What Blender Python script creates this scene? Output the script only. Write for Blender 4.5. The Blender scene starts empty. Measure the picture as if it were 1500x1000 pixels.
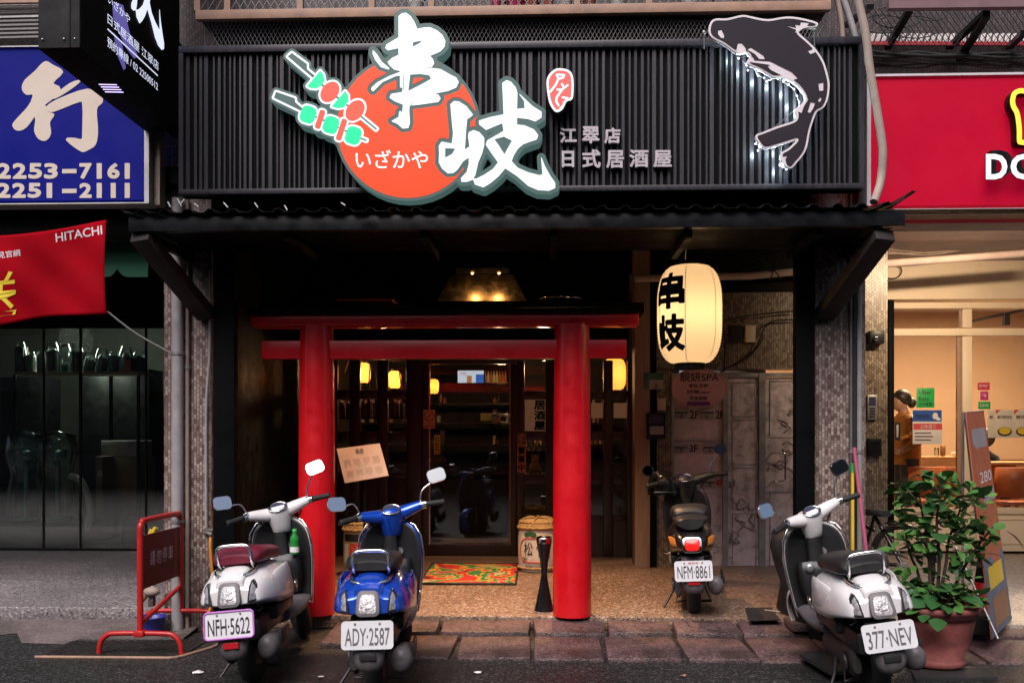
import bpy, bmesh, math, random
import numpy as np
from mathutils import Vector, Matrix, Euler
random.seed(7)
S = bpy.context.scene
COL = S.collection
R = math.radians

# ---------------------------------------------------------------- camera
FPX = 1400.0            # focal length in pixels of the 1500 px wide photograph
HZ = 640.0              # row of the horizon
CAMZ = 1.40
YAW = R(2.0)
cd = bpy.data.cameras.new('camera')
cam = bpy.data.objects.new('camera', cd); COL.objects.link(cam)
cam.location = (0, 0, CAMZ)
cam.rotation_euler = (R(90), 0, YAW)
cd.sensor_width = 36.0
cd.lens = FPX * 36.0 / 1500.0
cd.shift_y = (HZ - 500.0) / 1500.0
cd.clip_start = 0.05; cd.clip_end = 500
S.camera = cam

# ---------------------------------------------------------------- light
SUN_EL, SUN_AZ = R(50), R(195)          # soft overcast light from the street side
w = bpy.data.worlds.new('World'); S.world = w; w.use_nodes = True
wn = w.node_tree
sky = wn.nodes.new('ShaderNodeTexSky'); sky.sky_type = 'NISHITA'; sky.sun_disc = False
sky.sun_elevation = SUN_EL; sky.sun_rotation = SUN_AZ
sky.dust_density = 4.0; sky.air_density = 1.0
bg = wn.nodes['Background']; wn.links.new(sky.outputs[0], bg.inputs[0]); bg.inputs[1].default_value = 0.085
sl = bpy.data.lights.new('sun', 'SUN'); sl.energy = 3.2; sl.angle = R(40); sl.color = (1.0, 0.93, 0.95)
so = bpy.data.objects.new('sun', sl); COL.objects.link(so)
sd = Vector((math.sin(SUN_AZ) * math.cos(SUN_EL), math.cos(SUN_AZ) * math.cos(SUN_EL), math.sin(SUN_EL)))
so.rotation_euler = sd.to_track_quat('Z', 'Y').to_euler(); so.location = (0, -5, 12)
vs = S.view_settings; vs.view_transform = 'Standard'; vs.look = 'None'; vs.exposure = 0.3; vs.gamma = 1.0
S.cycles.use_denoising = True
S.cycles.max_bounces = 6; S.cycles.diffuse_bounces = 3; S.cycles.glossy_bounces = 3; S.cycles.transmission_bounces = 4
S.cycles.transparent_max_bounces = 6
S.cycles.sample_clamp_indirect = 3.0
S.cycles.caustics_reflective = False; S.cycles.caustics_refractive = False

# ---------------------------------------------------------------- pixels to places
cY, sY = math.cos(YAW), math.sin(YAW)
def ray(px, py):
    u = (px - 750.0) / FPX; v = (HZ - py) / FPX
    return Vector((u * cY - sY, cY + u * sY, v))
def P(px, py, Y):
    d = ray(px, py); t = Y / d.y
    return Vector((d.x * t, Y, CAMZ + d.z * t))
def G(px, py, z):
    d = ray(px, py); t = (z - CAMZ) / d.z
    return Vector((d.x * t, d.y * t, z))

# ---------------------------------------------------------------- materials
MATS = {}
def lin(c):
    return tuple((x / 12.92 if x <= 0.04045 else ((x + 0.055) / 1.055) ** 2.4) for x in c)
def hexc(h):
    return lin(tuple(int(h[i:i + 2], 16) / 255 for i in (0, 2, 4)))
def pbr(name, col, rough=0.5, metal=0.0, var=0.12, vs=6.0, bump=0.0, bs=40.0, coat=0.0, spec=0.5, emit=None, es=0.0, rvar=0.1, dirt=0.0):
    """noise-varied principled material; var = value variation, dirt = strength of darker blotches"""
    m = bpy.data.materials.new(name); m.use_nodes = True
    nt = m.node_tree; N = nt.nodes; L = nt.links
    b = N['Principled BSDF']
    b.inputs['Base Color'].default_value = (*col, 1); b.inputs['Roughness'].default_value = rough
    b.inputs['Metallic'].default_value = metal
    b.inputs['Specular IOR Level'].default_value = spec
    if coat: b.inputs['Coat Weight'].default_value = coat; b.inputs['Coat Roughness'].default_value = 0.08
    if var or rvar or bump or dirt:
        tc = N.new('ShaderNodeTexCoord')
        if var or rvar or dirt:
            n = N.new('ShaderNodeTexNoise'); n.inputs['Scale'].default_value = vs; n.inputs['Detail'].default_value = 6
            n.inputs['Roughness'].default_value = 0.65
            L.new(tc.outputs['Object'], n.inputs['Vector'])
            mr = N.new('ShaderNodeMapRange'); mr.inputs[1].default_value = 0.3; mr.inputs[2].default_value = 0.7
            mr.inputs[3].default_value = 1 - var; mr.inputs[4].default_value = 1 + var
            L.new(n.outputs['Fac'], mr.inputs[0])
            mx = N.new('ShaderNodeMix'); mx.data_type = 'RGBA'; mx.blend_type = 'MULTIPLY'; mx.inputs[0].default_value = 1
            mx.inputs[6].default_value = (*col, 1); L.new(mr.outputs[0], mx.inputs[7])
            out = mx.outputs[2]
            if dirt:
                n2 = N.new('ShaderNodeTexNoise'); n2.inputs['Scale'].default_value = vs * 0.37; n2.inputs['Detail'].default_value = 8
                n2.inputs['Roughness'].default_value = 0.75
                L.new(tc.outputs['Object'], n2.inputs['Vector'])
                mr2 = N.new('ShaderNodeMapRange'); mr2.inputs[1].default_value = 0.5; mr2.inputs[2].default_value = 0.72
                mr2.inputs[3].default_value = 0; mr2.inputs[4].default_value = dirt
                L.new(n2.outputs['Fac'], mr2.inputs[0])
                m2 = N.new('ShaderNodeMix'); m2.data_type = 'RGBA'; L.new(mr2.outputs[0], m2.inputs[0])
                L.new(out, m2.inputs[6]); m2.inputs[7].default_value = (0.035, 0.028, 0.024, 1); out = m2.outputs[2]
            L.new(out, b.inputs['Base Color'])
            if rvar:
                mr3 = N.new('ShaderNodeMapRange'); mr3.inputs[1].default_value = 0.3; mr3.inputs[2].default_value = 0.7
                mr3.inputs[3].default_value = max(0.02, rough - rvar); mr3.inputs[4].default_value = min(1, rough + rvar)
                L.new(n.outputs['Fac'], mr3.inputs[0]); L.new(mr3.outputs[0], b.inputs['Roughness'])
        if bump:
            nb = N.new('ShaderNodeTexNoise'); nb.inputs['Scale'].default_value = bs; nb.inputs['Detail'].default_value = 4
            L.new(tc.outputs['Object'], nb.inputs['Vector'])
            bp = N.new('ShaderNodeBump'); bp.inputs['Strength'].default_value = bump; bp.inputs['Distance'].default_value = 0.01
            L.new(nb.outputs['Fac'], bp.inputs['Height']); L.new(bp.outputs[0], b.inputs['Normal'])
    if emit is not None:
        b.inputs['Emission Color'].default_value = (*emit, 1); b.inputs['Emission Strength'].default_value = es
    MATS[name] = m
    return m
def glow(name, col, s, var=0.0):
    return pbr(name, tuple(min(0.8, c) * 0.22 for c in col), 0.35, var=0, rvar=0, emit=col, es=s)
def glassmat(name, col=(1, 1, 1), alpha=0.15, rough=0.03):
    m = bpy.data.materials.new(name); m.use_nodes = True
    nt = m.node_tree; N = nt.nodes; L = nt.links
    for n in list(N): N.remove(n)
    o = N.new('ShaderNodeOutputMaterial'); t = N.new('ShaderNodeBsdfTransparent'); t.inputs[0].default_value = (*col, 1)
    g = N.new('ShaderNodeBsdfGlossy'); g.inputs['Roughness'].default_value = rough; g.inputs[0].default_value = (1, 1, 1, 1)
    fr = N.new('ShaderNodeFresnel'); fr.inputs[0].default_value = 1.5
    mt = N.new('ShaderNodeMath'); mt.operation = 'ADD'; mt.inputs[1].default_value = alpha; L.new(fr.outputs[0], mt.inputs[0])
    mx = N.new('ShaderNodeMixShader'); L.new(mt.outputs[0], mx.inputs[0]); L.new(t.outputs[0], mx.inputs[1]); L.new(g.outputs[0], mx.inputs[2])
    L.new(mx.outputs[0], o.inputs[0]); MATS[name] = m
    return m

# ---------------------------------------------------------------- objects
ORG = {}
def org(o): return ORG.get(o.name, Vector((0, 0, 0))) if o else Vector((0, 0, 0))
def tag(o, label=None, cat=None, group=None, kind=None):
    if label: o['label'] = label
    if cat: o['category'] = cat
    if group: o['group'] = group
    if kind: o['kind'] = kind
    return o
def thing(name, label, cat, loc=(0, 0, 0), group=None):
    o = bpy.data.objects.new(name, None); COL.objects.link(o); o.empty_display_size = 0.1
    o.location = loc; ORG[o.name] = Vector(loc)
    return tag(o, label, cat, group)
def copy_tree(o, parent=None):
    c = o.copy(); COL.objects.link(c); c.parent = parent; ORG[c.name] = org(o).copy()
    for ch in [x for x in o.children]: copy_tree(ch, c)
    return c

class B:
    """collects shapes in build space; build() links them as one mesh object"""
    def __init__(s): s.v = []; s.f = []; s.sm = []
    def add(s, vs, fs, smooth=False):
        k = len(s.v); s.v += [Vector(p) for p in vs]
        for f in fs: s.f.append([i + k for i in f]); s.sm.append(smooth)
        return s
    def box(s, a, b, rot=None, piv=None):
        (x0, y0, z0), (x1, y1, z1) = a, b
        vs = [Vector((x, y, z)) for z in (z0, z1) for y in (y0, y1) for x in (x0, x1)]
        if rot is not None:
            c = Vector(piv) if piv is not None else (Vector(a) + Vector(b)) / 2
            M = Euler(rot).to_matrix(); vs = [M @ (p - c) + c for p in vs]
        return s.add(vs, [(0, 2, 3, 1), (4, 5, 7, 6), (0, 1, 5, 4), (2, 6, 7, 3), (0, 4, 6, 2), (1, 3, 7, 5)])
    def bar(s, p, q, w, h=None, up=(0, 0, 1)):
        """rectangular bar from p to q"""
        h = h or w; p, q = Vector(p), Vector(q); d = (q - p).normalized(); up = Vector(up)
        if abs(d.dot(up)) > 0.98: up = Vector((0, 1, 0))
        a = d.cross(up).normalized(); b = a.cross(d).normalized()
        vs = [c + a * i * w / 2 + b * j * h / 2 for c in (p, q) for j in (-1, 1) for i in (-1, 1)]
        return s.add(vs, [(0, 2, 3, 1), (4, 5, 7, 6), (0, 1, 5, 4), (2, 6, 7, 3), (0, 4, 6, 2), (1, 3, 7, 5)])
    def tube(s, pts, r, n=8, cap=True, closed=False):
        pts = [Vector(p) for p in pts]; m = len(pts)
        rs = r if isinstance(r, (list, tuple)) else [r] * m
        rings = []; a = None
        for i, p in enumerate(pts):
            if closed: d = (pts[(i + 1) % m] - pts[i - 1])
            else: d = (pts[min(i + 1, m - 1)] - pts[max(i - 1, 0)])
            d = d.normalized()
            if a is None: a = d.orthogonal().normalized()
            else:
                a = a - d * a.dot(d); a = a.normalized() if a.length > 1e-6 else d.orthogonal().normalized()
            b = d.cross(a)
            rings.append([p + (a * math.cos(t) + b * math.sin(t)) * rs[i] for t in [2 * math.pi * k / n for k in range(n)]])
        return s.loft(rings, cap=cap and not closed, closed=closed)
    def loft(s, rings, cap=True, closed=False, smooth=True):
        n = len(rings[0]); m = len(rings); vs = [p for r in rings for p in r]; fs = []
        for i in range(m if closed else m - 1):
            j = (i + 1) % m
            for k in range(n):
                l = (k + 1) % n; fs.append((i * n + k, i * n + l, j * n + l, j * n + k))
        s.add(vs, fs, smooth)
        if cap:
            s.add(rings[0], [tuple(range(n))[::-1]]); s.add(rings[-1], [tuple(range(n))])
        return s
    def lathe(s, prof, c=(0, 0, 0), n=20, ax='z', cap=True, ang=None):
        """prof: (r, h) pairs"""
        c = Vector(c); rings = []
        for r, h in prof:
            ring = []
            for k in range(n):
                t = 2 * math.pi * k / n; x, y = r * math.cos(t), r * math.sin(t)
                ring.append(c + Vector({'z': (x, y, h), 'x': (h, x, y), 'y': (y, h, x)}[ax]))
            rings.append(ring)
        return s.loft(rings, cap=cap)
    def ball(s, c, r, n=12, m=8):
        r = Vector((r, r, r)) if not hasattr(r, '__len__') else Vector(r); c = Vector(c); rings = []
        for i in range(m + 1):
            a = -math.pi / 2 + math.pi * i / m; q = max(0.02, math.cos(a))
            rings.append([c + Vector((r.x * q * math.cos(2 * math.pi * k / n), r.y * q * math.sin(2 * math.pi * k / n), r.z * math.sin(a))) for k in range(n)])
        return s.loft(rings)
    def prism(s, pts, d, smooth=False):
        """closed 3-D polygon extruded by vector d"""
        pts = [Vector(p) for p in pts]; d = Vector(d); n = len(pts)
        vs = pts + [p + d for p in pts]
        fs = [tuple(range(n)), tuple(range(2 * n - 1, n - 1, -1))] + [(i, i + n, (i + 1) % n + n, (i + 1) % n) for i in range(n)]
        return s.add(vs, fs, smooth)
    def quad(s, a, b, c, d): return s.add([a, b, c, d], [(0, 1, 2, 3)])
    def build(s, name, mat, parent=None, bevel=0.0, seg=2, sub=0, auto=None, fix=True):
        c = Vector((0, 0, 0))
        if s.v:
            lo = Vector((min(p.x for p in s.v), min(p.y for p in s.v), min(p.z for p in s.v)))
            hi = Vector((max(p.x for p in s.v), max(p.y for p in s.v), max(p.z for p in s.v)))
            c = (lo + hi) / 2; c.z = lo.z
        me = bpy.data.meshes.new(name); me.from_pydata([p - c for p in s.v], [], s.f)
        for p, sm in zip(me.polygons, s.sm): p.use_smooth = sm
        if fix or bevel:
            bm = bmesh.new(); bm.from_mesh(me)
            if bevel: bmesh.ops.remove_doubles(bm, verts=bm.verts, dist=1e-5)
            if fix: bmesh.ops.recalc_face_normals(bm, faces=bm.faces)
            if bevel:
                es = [e for e in bm.edges if len(e.link_faces) == 2 and e.calc_face_angle(0) > R(28)]
                bmesh.ops.bevel(bm, geom=es, offset=bevel, segments=seg, affect='EDGES', profile=0.5, clamp_overlap=True)
                if seg > 1:
                    for f in bm.faces: f.smooth = True
            bm.to_mesh(me); bm.free()
            if bevel and seg > 1:
                try: me.set_sharp_from_angle(angle=R(40))
                except Exception: pass
        o = bpy.data.objects.new(name, me); COL.objects.link(o)
        me.materials.append(MATS[mat] if isinstance(mat, str) else mat)
        o.parent = parent; o.location = c - org(parent); ORG[o.name] = c
        if sub:
            md = o.modifiers.new('sub', 'SUBSURF'); md.levels = sub; md.render_levels = sub
        return o
def inst(src, name, parent, loc, rot=None, scale=None):
    """another object on the same mesh at build-space loc"""
    o = bpy.data.objects.new(name, src.data); COL.objects.link(o); o.parent = parent
    loc = Vector(loc); o.location = loc - org(parent); ORG[o.name] = loc
    if rot is not None: o.rotation_euler = rot
    if scale is not None: o.scale = scale
    return o

# ---------------------------------------------------------------- lettering
TXT = {}
def textmesh(st, off=0.0, shear=0.0, sp=1.0):
    if any(ord(c_) > 0x2e80 for c_ in st): off = min(off, 0.006)
    key = (st, off, shear, sp)
    if key in TXT: return TXT[key]
    cu = bpy.data.curves.new('t', 'FONT'); cu.body = st; cu.size = 1.0; cu.offset = off; cu.shear = shear
    cu.resolution_u = 3; cu.space_character = sp; cu.space_line = 1.1
    o = bpy.data.objects.new('t', cu); COL.objects.link(o)
    dg = bpy.context.evaluated_depsgraph_get()
    me = bpy.data.meshes.new_from_object(o.evaluated_get(dg))
    vs = [v.co.copy() for v in me.vertices]; fs = [tuple(p.vertices) for p in me.polygons]
    bpy.data.objects.remove(o); bpy.data.curves.remove(cu); bpy.data.meshes.remove(me)
    TXT[key] = (vs, fs)
    return vs, fs
def letters(name, st, mat, parent, o, ax, ay, off=0.0, shear=0.0, sp=1.0, lift=0.002, depth=0.0, fit=True):
    """text fitted in the parallelogram o + a*ax + b*ay; lifted along the normal; depth extrudes outwards"""
    vs, fs = textmesh(st, off, shear, sp)
    if not vs: return None
    x0 = min(v.x for v in vs); x1 = max(v.x for v in vs); y0 = min(v.y for v in vs); y1 = max(v.y for v in vs)
    o, ax, ay = Vector(o), Vector(ax), Vector(ay); n = ax.cross(ay).normalized()
    q = [o + ax * ((v.x - x0) / (x1 - x0)) + ay * ((v.y - y0) / (y1 - y0)) + n * lift for v in vs]
    b = B(); b.add(q, fs)
    if depth:
        edge = {}
        for f in fs:
            for i in range(len(f)):
                e = (f[i], f[(i + 1) % len(f)]); edge[e] = 1
        m = len(q); b.v = [p + n * depth for p in q] + q
        for (i, j) in list(edge):
            if (j, i) not in edge: b.f.append([i, i + m, j + m, j]); b.sm.append(False)
    return b.build(name, mat, parent, fix=False)
def letters_px(name, st, mat, parent, rect, Y, **k):
    """facing the street: rect = x0, y0, x1, y1 in photo pixels on plane Y"""
    x0, y0, x1, y1 = rect
    a, bx, c = P(x0, y1, Y), P(x1, y1, Y), P(x0, y0, Y)
    return letters(name, st, mat, parent, a, bx - a, c - a, **k)

# ---------------------------------------------------------------- flat cut shapes
def sdpoly(pts, X, Yg):
    p = np.array(pts, float); n = len(p); d = np.full(X.shape, 1e18); ins = np.zeros(X.shape, bool)
    for i in range(n):
        ax, ay = p[i]; bx, by = p[(i + 1) % n]; ex, ey = bx - ax, by - ay; wx, wy = X - ax, Yg - ay
        t = np.clip((wx * ex + wy * ey) / max(ex * ex + ey * ey, 1e-12), 0, 1)
        d = np.minimum(d, (wx - ex * t) ** 2 + (wy - ey * t) ** 2)
        if ay != by:
            c = ((ay > Yg) != (by > Yg)) & (X < ex * (Yg - ay) / ey + ax); ins ^= c
    d = np.sqrt(d)
    return np.where(ins, -d, d)
def field(polys, X, Yg, inflate=0.0):
    d = np.full(X.shape, 1e9)
    for q in polys: d = np.minimum(d, sdpoly(q, X, Yg))
    return d - inflate
def plate(name, fn, bounds, step, place, depth, mat, parent, maxrun=9999):
    """marching-squares cut-out of the field fn(X, Y) <= 0; place(x, y) -> point of the front face; depth: vector to the back"""
    x0, y0, x1, y1 = bounds; nx = int((x1 - x0) / step) + 1; ny = int((y1 - y0) / step) + 1
    xs = x0 + step * np.arange(nx + 1); ys = y0 + step * np.arange(ny + 1)
    X, Yg = np.meshgrid(xs, ys); D = fn(X, Yg)
    D[0, :] = D[-1, :] = 1; D[:, 0] = D[:, -1] = 1
    D = np.where(D == 0, -1e-6, D)
    vs = []; idx = {}; fs = []; sides = []
    def vid(k, x, y):
        if k not in idx: idx[k] = len(vs); vs.append((x, y))
        return idx[k]
    ins = D < 0
    for j in range(ny):
        i = 0
        while i < nx:
            c = (ins[j, i], ins[j, i + 1], ins[j + 1, i + 1], ins[j + 1, i])
            if all(c):
                k = i
                while k + 1 < nx and k - i < maxrun and ins[j, k + 2] and ins[j + 1, k + 2]: k += 1
                fs.append((vid((j, i), xs[i], ys[j]), vid((j, k + 1), xs[k + 1], ys[j]), vid((j + 1, k + 1), xs[k + 1], ys[j + 1]), vid((j + 1, i), xs[i], ys[j + 1])))
                i = k + 1; continue
            if any(c):
                cr = [(j, i), (j, i + 1), (j + 1, i + 1), (j + 1, i)]
                loop = []; cuts = []
                for q in range(4):
                    a, b2 = cr[q], cr[(q + 1) % 4]; da, db = D[a], D[b2]
                    if da < 0: loop.append(vid(a, xs[a[1]], ys[a[0]]))
                    if (da < 0) != (db < 0):
                        t = da / (da - db); k2 = tuple(sorted((a, b2)))
                        vx = vid(k2, xs[a[1]] + t * (xs[b2[1]] - xs[a[1]]), ys[a[0]] + t * (ys[b2[0]] - ys[a[0]]))
                        loop.append(vx); cuts.append((vx, da < 0))
                if len(loop) > 2:
                    fs.append(tuple(loop))
                    if len(cuts) == 2:
                        ex = [x for x, o_ in cuts if o_][0]; en = [x for x, o_ in cuts if not o_][0]
                        sides.append((ex, en))
                    elif len(cuts) == 4:
                        for q in range(len(loop)):
                            u, v_ = loop[q], loop[(q + 1) % len(loop)]
                            if (u, True) in cuts and (v_, False) in cuts: sides.append((u, v_))
            i += 1
    b = B(); m = len(vs); front = [Vector(place(*p)) for p in vs]; d = Vector(depth)
    b.v = front + [p + d for p in front]
    for f in fs: b.f.append(list(f)); b.sm.append(False)
    for f in fs: b.f.append([i + m for i in reversed(f)]); b.sm.append(False)
    for (u, v_) in sides: b.f.append([u, u + m, v_ + m, v_]); b.sm.append(True)
    return b.build(name, mat, parent, fix=False)
def glyph_fn(st, r0, t0, r1, t1, inflate):
    vs_, fs_ = textmesh(st); ed = {}
    for f in fs_:
        for i in range(len(f)): ed[(f[i], f[(i + 1) % len(f)])] = 1
    bd = [(a, b) for a, b in ed if (b, a) not in ed]
    x0 = min(v.x for v in vs_); x1 = max(v.x for v in vs_); y0 = min(v.y for v in vs_); y1 = max(v.y for v in vs_)
    r0 += inflate; r1 -= inflate; t0 += inflate; t1 -= inflate
    pt = [(r0 + (v.x - x0) / (x1 - x0) * (r1 - r0), t1 - (v.y - y0) / (y1 - y0) * (t1 - t0)) for v in vs_]
    def fn(X, Yg):
        d = np.full(X.shape, 1e18); ins = np.zeros(X.shape, bool)
        for a, b in bd:
            ax, ay = pt[a]; bx, by = pt[b]; ex, ey = bx - ax, by - ay; wx, wy = X - ax, Yg - ay
            t = np.clip((wx * ex + wy * ey) / max(ex * ex + ey * ey, 1e-12), 0, 1); d = np.minimum(d, (wx - ex * t) ** 2 + (wy - ey * t) ** 2)
            if ay != by: ins ^= ((ay > Yg) != (by > Yg)) & (X < ex * (Yg - ay) / ey + ax)
        d = np.sqrt(d); return np.where(ins, -d, d) - inflate
    return fn
def bold_px(name, st, mat, parent, rect, Y, inflate, depth, step=0.35):
    """heavy raised character: the glyph outline grown by inflate pixels and cut as a plate"""
    fn = glyph_fn(st, *rect, inflate)
    return plate(name, fn, (rect[0] - 1, rect[1] - 1, rect[2] + 1, rect[3] + 1), step, lambda x, y: P(x, y, Y), (0, depth, 0), mat, parent)
def plate_px(name, polys, Y, thick, mat, parent, inflate=0.0, minus=None, minus_inf=0.0, step=1.0, extra=None):
    """cut-out standing in plane Y towards the street, traced in photo pixels"""
    allp = [p for q in polys for p in q]; pad = max(inflate, 0) + 2 * step
    bd = (min(p[0] for p in allp) - pad, min(p[1] for p in allp) - pad, max(p[0] for p in allp) + pad, max(p[1] for p in allp) + pad)
    def fn(X, Yg):
        d = field(polys, X, Yg, inflate)
        if minus: d = np.maximum(d, -field(minus, X, Yg, minus_inf))
        return d
    return plate(name, fn, bd, step, lambda x, y: P(x, y, Y), (0, thick, 0), mat, parent)
def circ(cx, cy, rx, ry=None, rot=0, n=40):
    ry = ry or rx; c, s = math.cos(R(rot)), math.sin(R(rot)); o = []
    for k in range(n):
        t = 2 * math.pi * k / n; x, y = rx * math.cos(t), ry * math.sin(t); o.append((cx + x * c - y * s, cy + x * s + y * c))
    return o
def tr(pts, sc, ox, oy): return [(x / sc + ox, y / sc + oy) for x, y in pts]
def smoothp(pts, k=4):
    """closed Catmull-Rom"""
    n = len(pts); o = []
    for i in range(n):
        p0, p1, p2, p3 = [Vector(pts[(i + q) % n]) for q in (-1, 0, 1, 2)]
        for j in range(k):
            t = j / k
            o.append(tuple(0.5 * ((2 * p1) + (p2 - p0) * t + (2 * p0 - 5 * p1 + 4 * p2 - p3) * t * t + (3 * p1 - p0 - 3 * p2 + p3) * t ** 3)))
    return o
def curve(pts, k=6):
    """open Catmull-Rom through 3-D points"""
    pts = [Vector(p) for p in pts]; n = len(pts); o = []
    for i in range(n - 1):
        p0, p1, p2, p3 = pts[max(i - 1, 0)], pts[i], pts[i + 1], pts[min(i + 2, n - 1)]
        for j in range(k):
            t = j / k
            o.append(0.5 * ((2 * p1) + (p2 - p0) * t + (2 * p0 - 5 * p1 + 4 * p2 - p3) * t * t + (3 * p1 - p0 - 3 * p2 + p3) * t ** 3))
    o.append(pts[-1]); return o
def boxpx(b, x0, y0, x1, y1, Y, d):
    """box whose street face covers the pixel rectangle on plane Y, d deep"""
    a, c = P(x0, y1, Y), P(x1, y0, Y)
    return b.box((a.x, Y, a.z), (c.x, Y + d, c.z))
# ================================================================ special materials
def nodes_of(m): return m.node_tree.nodes, m.node_tree.links
def speckle(name, base, dark, light, scale=90.0, rough=0.75, bump=0.25, patch=0.35, patchcol=(0.02, 0.017, 0.015), psc=0.9):
    """aggregate surface: voronoi stones of several tones, large damp patches"""
    m = pbr(name, base, rough, var=0, rvar=0); N, L = nodes_of(m); b = N['Principled BSDF']
    tc = N.new('ShaderNodeTexCoord'); v = N.new('ShaderNodeTexVoronoi'); v.inputs['Scale'].default_value = scale
    L.new(tc.outputs['Object'], v.inputs['Vector'])
    sp = N.new('ShaderNodeSeparateColor'); L.new(v.outputs['Color'], sp.inputs[0])
    cr = N.new('ShaderNodeValToRGB'); e = cr.color_ramp.elements
    e[0].position = 0.0; e[0].color = (*dark, 1); e[1].position = 1.0; e[1].color = (*light, 1)
    k = e.new(0.3); k.color = (*base, 1); k = e.new(0.75); k.color = (*base, 1)
    L.new(sp.outputs[0], cr.inputs[0])
    n = N.new('ShaderNodeTexNoise'); n.inputs['Scale'].default_value = psc; n.inputs['Detail'].default_value = 9; n.inputs['Roughness'].default_value = 0.7
    L.new(tc.outputs['Object'], n.inputs['Vector'])
    mr = N.new('ShaderNodeMapRange'); mr.inputs[1].default_value = 0.42; mr.inputs[2].default_value = 0.68; mr.inputs[4].default_value = patch
    L.new(n.outputs['Fac'], mr.inputs[0])
    mx = N.new('ShaderNodeMix'); mx.data_type = 'RGBA'; L.new(mr.outputs[0], mx.inputs[0]); L.new(cr.outputs[0], mx.inputs[6]); mx.inputs[7].default_value = (*patchcol, 1)
    L.new(mx.outputs[2], b.inputs['Base Color'])
    mr2 = N.new('ShaderNodeMapRange'); mr2.inputs[1].default_value = 0.42; mr2.inputs[2].default_value = 0.68
    mr2.inputs[3].default_value = rough; mr2.inputs[4].default_value = rough * 0.62; L.new(n.outputs['Fac'], mr2.inputs[0]); L.new(mr2.outputs[0], b.inputs['Roughness'])
    bp = N.new('ShaderNodeBump'); bp.inputs['Strength'].default_value = bump; bp.inputs['Distance'].default_value = 0.006
    L.new(v.outputs['Distance'], bp.inputs['Height']); L.new(bp.outputs[0], b.inputs['Normal'])
    return m
def mosaic(name, c1, c2, mortar, tw=0.034, th=0.021, rough=0.35, dirt=0.6):
    m = pbr(name, c1, rough, var=0, rvar=0); N, L = nodes_of(m); b = N['Principled BSDF']
    tc = N.new('ShaderNodeTexCoord'); sx = N.new('ShaderNodeSeparateXYZ'); L.new(tc.outputs['Object'], sx.inputs[0])
    ad = N.new('ShaderNodeMath'); L.new(sx.outputs[0], ad.inputs[0]); L.new(sx.outputs[1], ad.inputs[1])
    cb = N.new('ShaderNodeCombineXYZ'); L.new(sx.outputs[2], cb.inputs[0]); L.new(ad.outputs[0], cb.inputs[1])
    br = N.new('ShaderNodeTexBrick'); br.inputs['Scale'].default_value = 1.0; br.inputs['Brick Width'].default_value = tw; br.inputs['Row Height'].default_value = th
    br.inputs['Mortar Size'].default_value = 0.0024; br.inputs['Bias'].default_value = -0.1; br.inputs['Mortar Smooth'].default_value = 0.2
    br.inputs['Color1'].default_value = (*c1, 1); br.inputs['Color2'].default_value = (*c2, 1); br.inputs['Mortar'].default_value = (*mortar, 1)
    L.new(cb.outputs[0], br.inputs['Vector'])
    n = N.new('ShaderNodeTexNoise'); n.inputs['Scale'].default_value = 2.2; n.inputs['Detail'].default_value = 9; n.inputs['Roughness'].default_value = 0.75
    L.new(tc.outputs['Object'], n.inputs['Vector'])
    mr = N.new('ShaderNodeMapRange'); mr.inputs[1].default_value = 0.45; mr.inputs[2].default_value = 0.75; mr.inputs[4].default_value = dirt
    L.new(n.outputs['Fac'], mr.inputs[0])
    mx = N.new('ShaderNodeMix'); mx.data_type = 'RGBA'; L.new(mr.outputs[0], mx.inputs[0]); L.new(br.outputs['Color'], mx.inputs[6]); mx.inputs[7].default_value = (0.03, 0.022, 0.018, 1)
    L.new(mx.outputs[2], b.inputs['Base Color'])
    bp = N.new('ShaderNodeBump'); bp.inputs['Strength'].default_value = 0.5; bp.inputs['Distance'].default_value = 0.004; bp.invert = True
    L.new(br.outputs['Fac'], bp.inputs['Height']); L.new(bp.outputs[0], b.inputs['Normal'])
    return m
def wood(name, c1, c2, rough=0.5, sc=1.0, vertical=True):
    m = pbr(name, c1, rough, var=0, rvar=0); N, L = nodes_of(m); b = N['Principled BSDF']
    tc = N.new('ShaderNodeTexCoord'); mp = N.new('ShaderNodeMapping'); mp.inputs['Scale'].default_value = (9 * sc, 9 * sc, 0.9 * sc) if vertical else (0.9 * sc, 9 * sc, 9 * sc)
    L.new(tc.outputs['Object'], mp.inputs[0])
    n = N.new('ShaderNodeTexNoise'); n.inputs['Scale'].default_value = 5; n.inputs['Detail'].default_value = 8; n.inputs['Roughness'].default_value = 0.7; n.inputs['Distortion'].default_value = 0.6
    L.new(mp.outputs[0], n.inputs['Vector'])
    cr = N.new('ShaderNodeValToRGB'); cr.color_ramp.elements[0].position = 0.3; cr.color_ramp.elements[1].position = 0.7
    cr.color_ramp.elements[0].color = (*c1, 1); cr.color_ramp.elements[1].color = (*c2, 1)
    L.new(n.outputs['Fac'], cr.inputs[0]); L.new(cr.outputs[0], b.inputs['Base Color'])
    bp = N.new('ShaderNodeBump'); bp.inputs['Strength'].default_value = 0.15; bp.inputs['Distance'].default_value = 0.004
    L.new(n.outputs['Fac'], bp.inputs['Height']); L.new(bp.outputs[0], b.inputs['Normal'])
    return m

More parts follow.
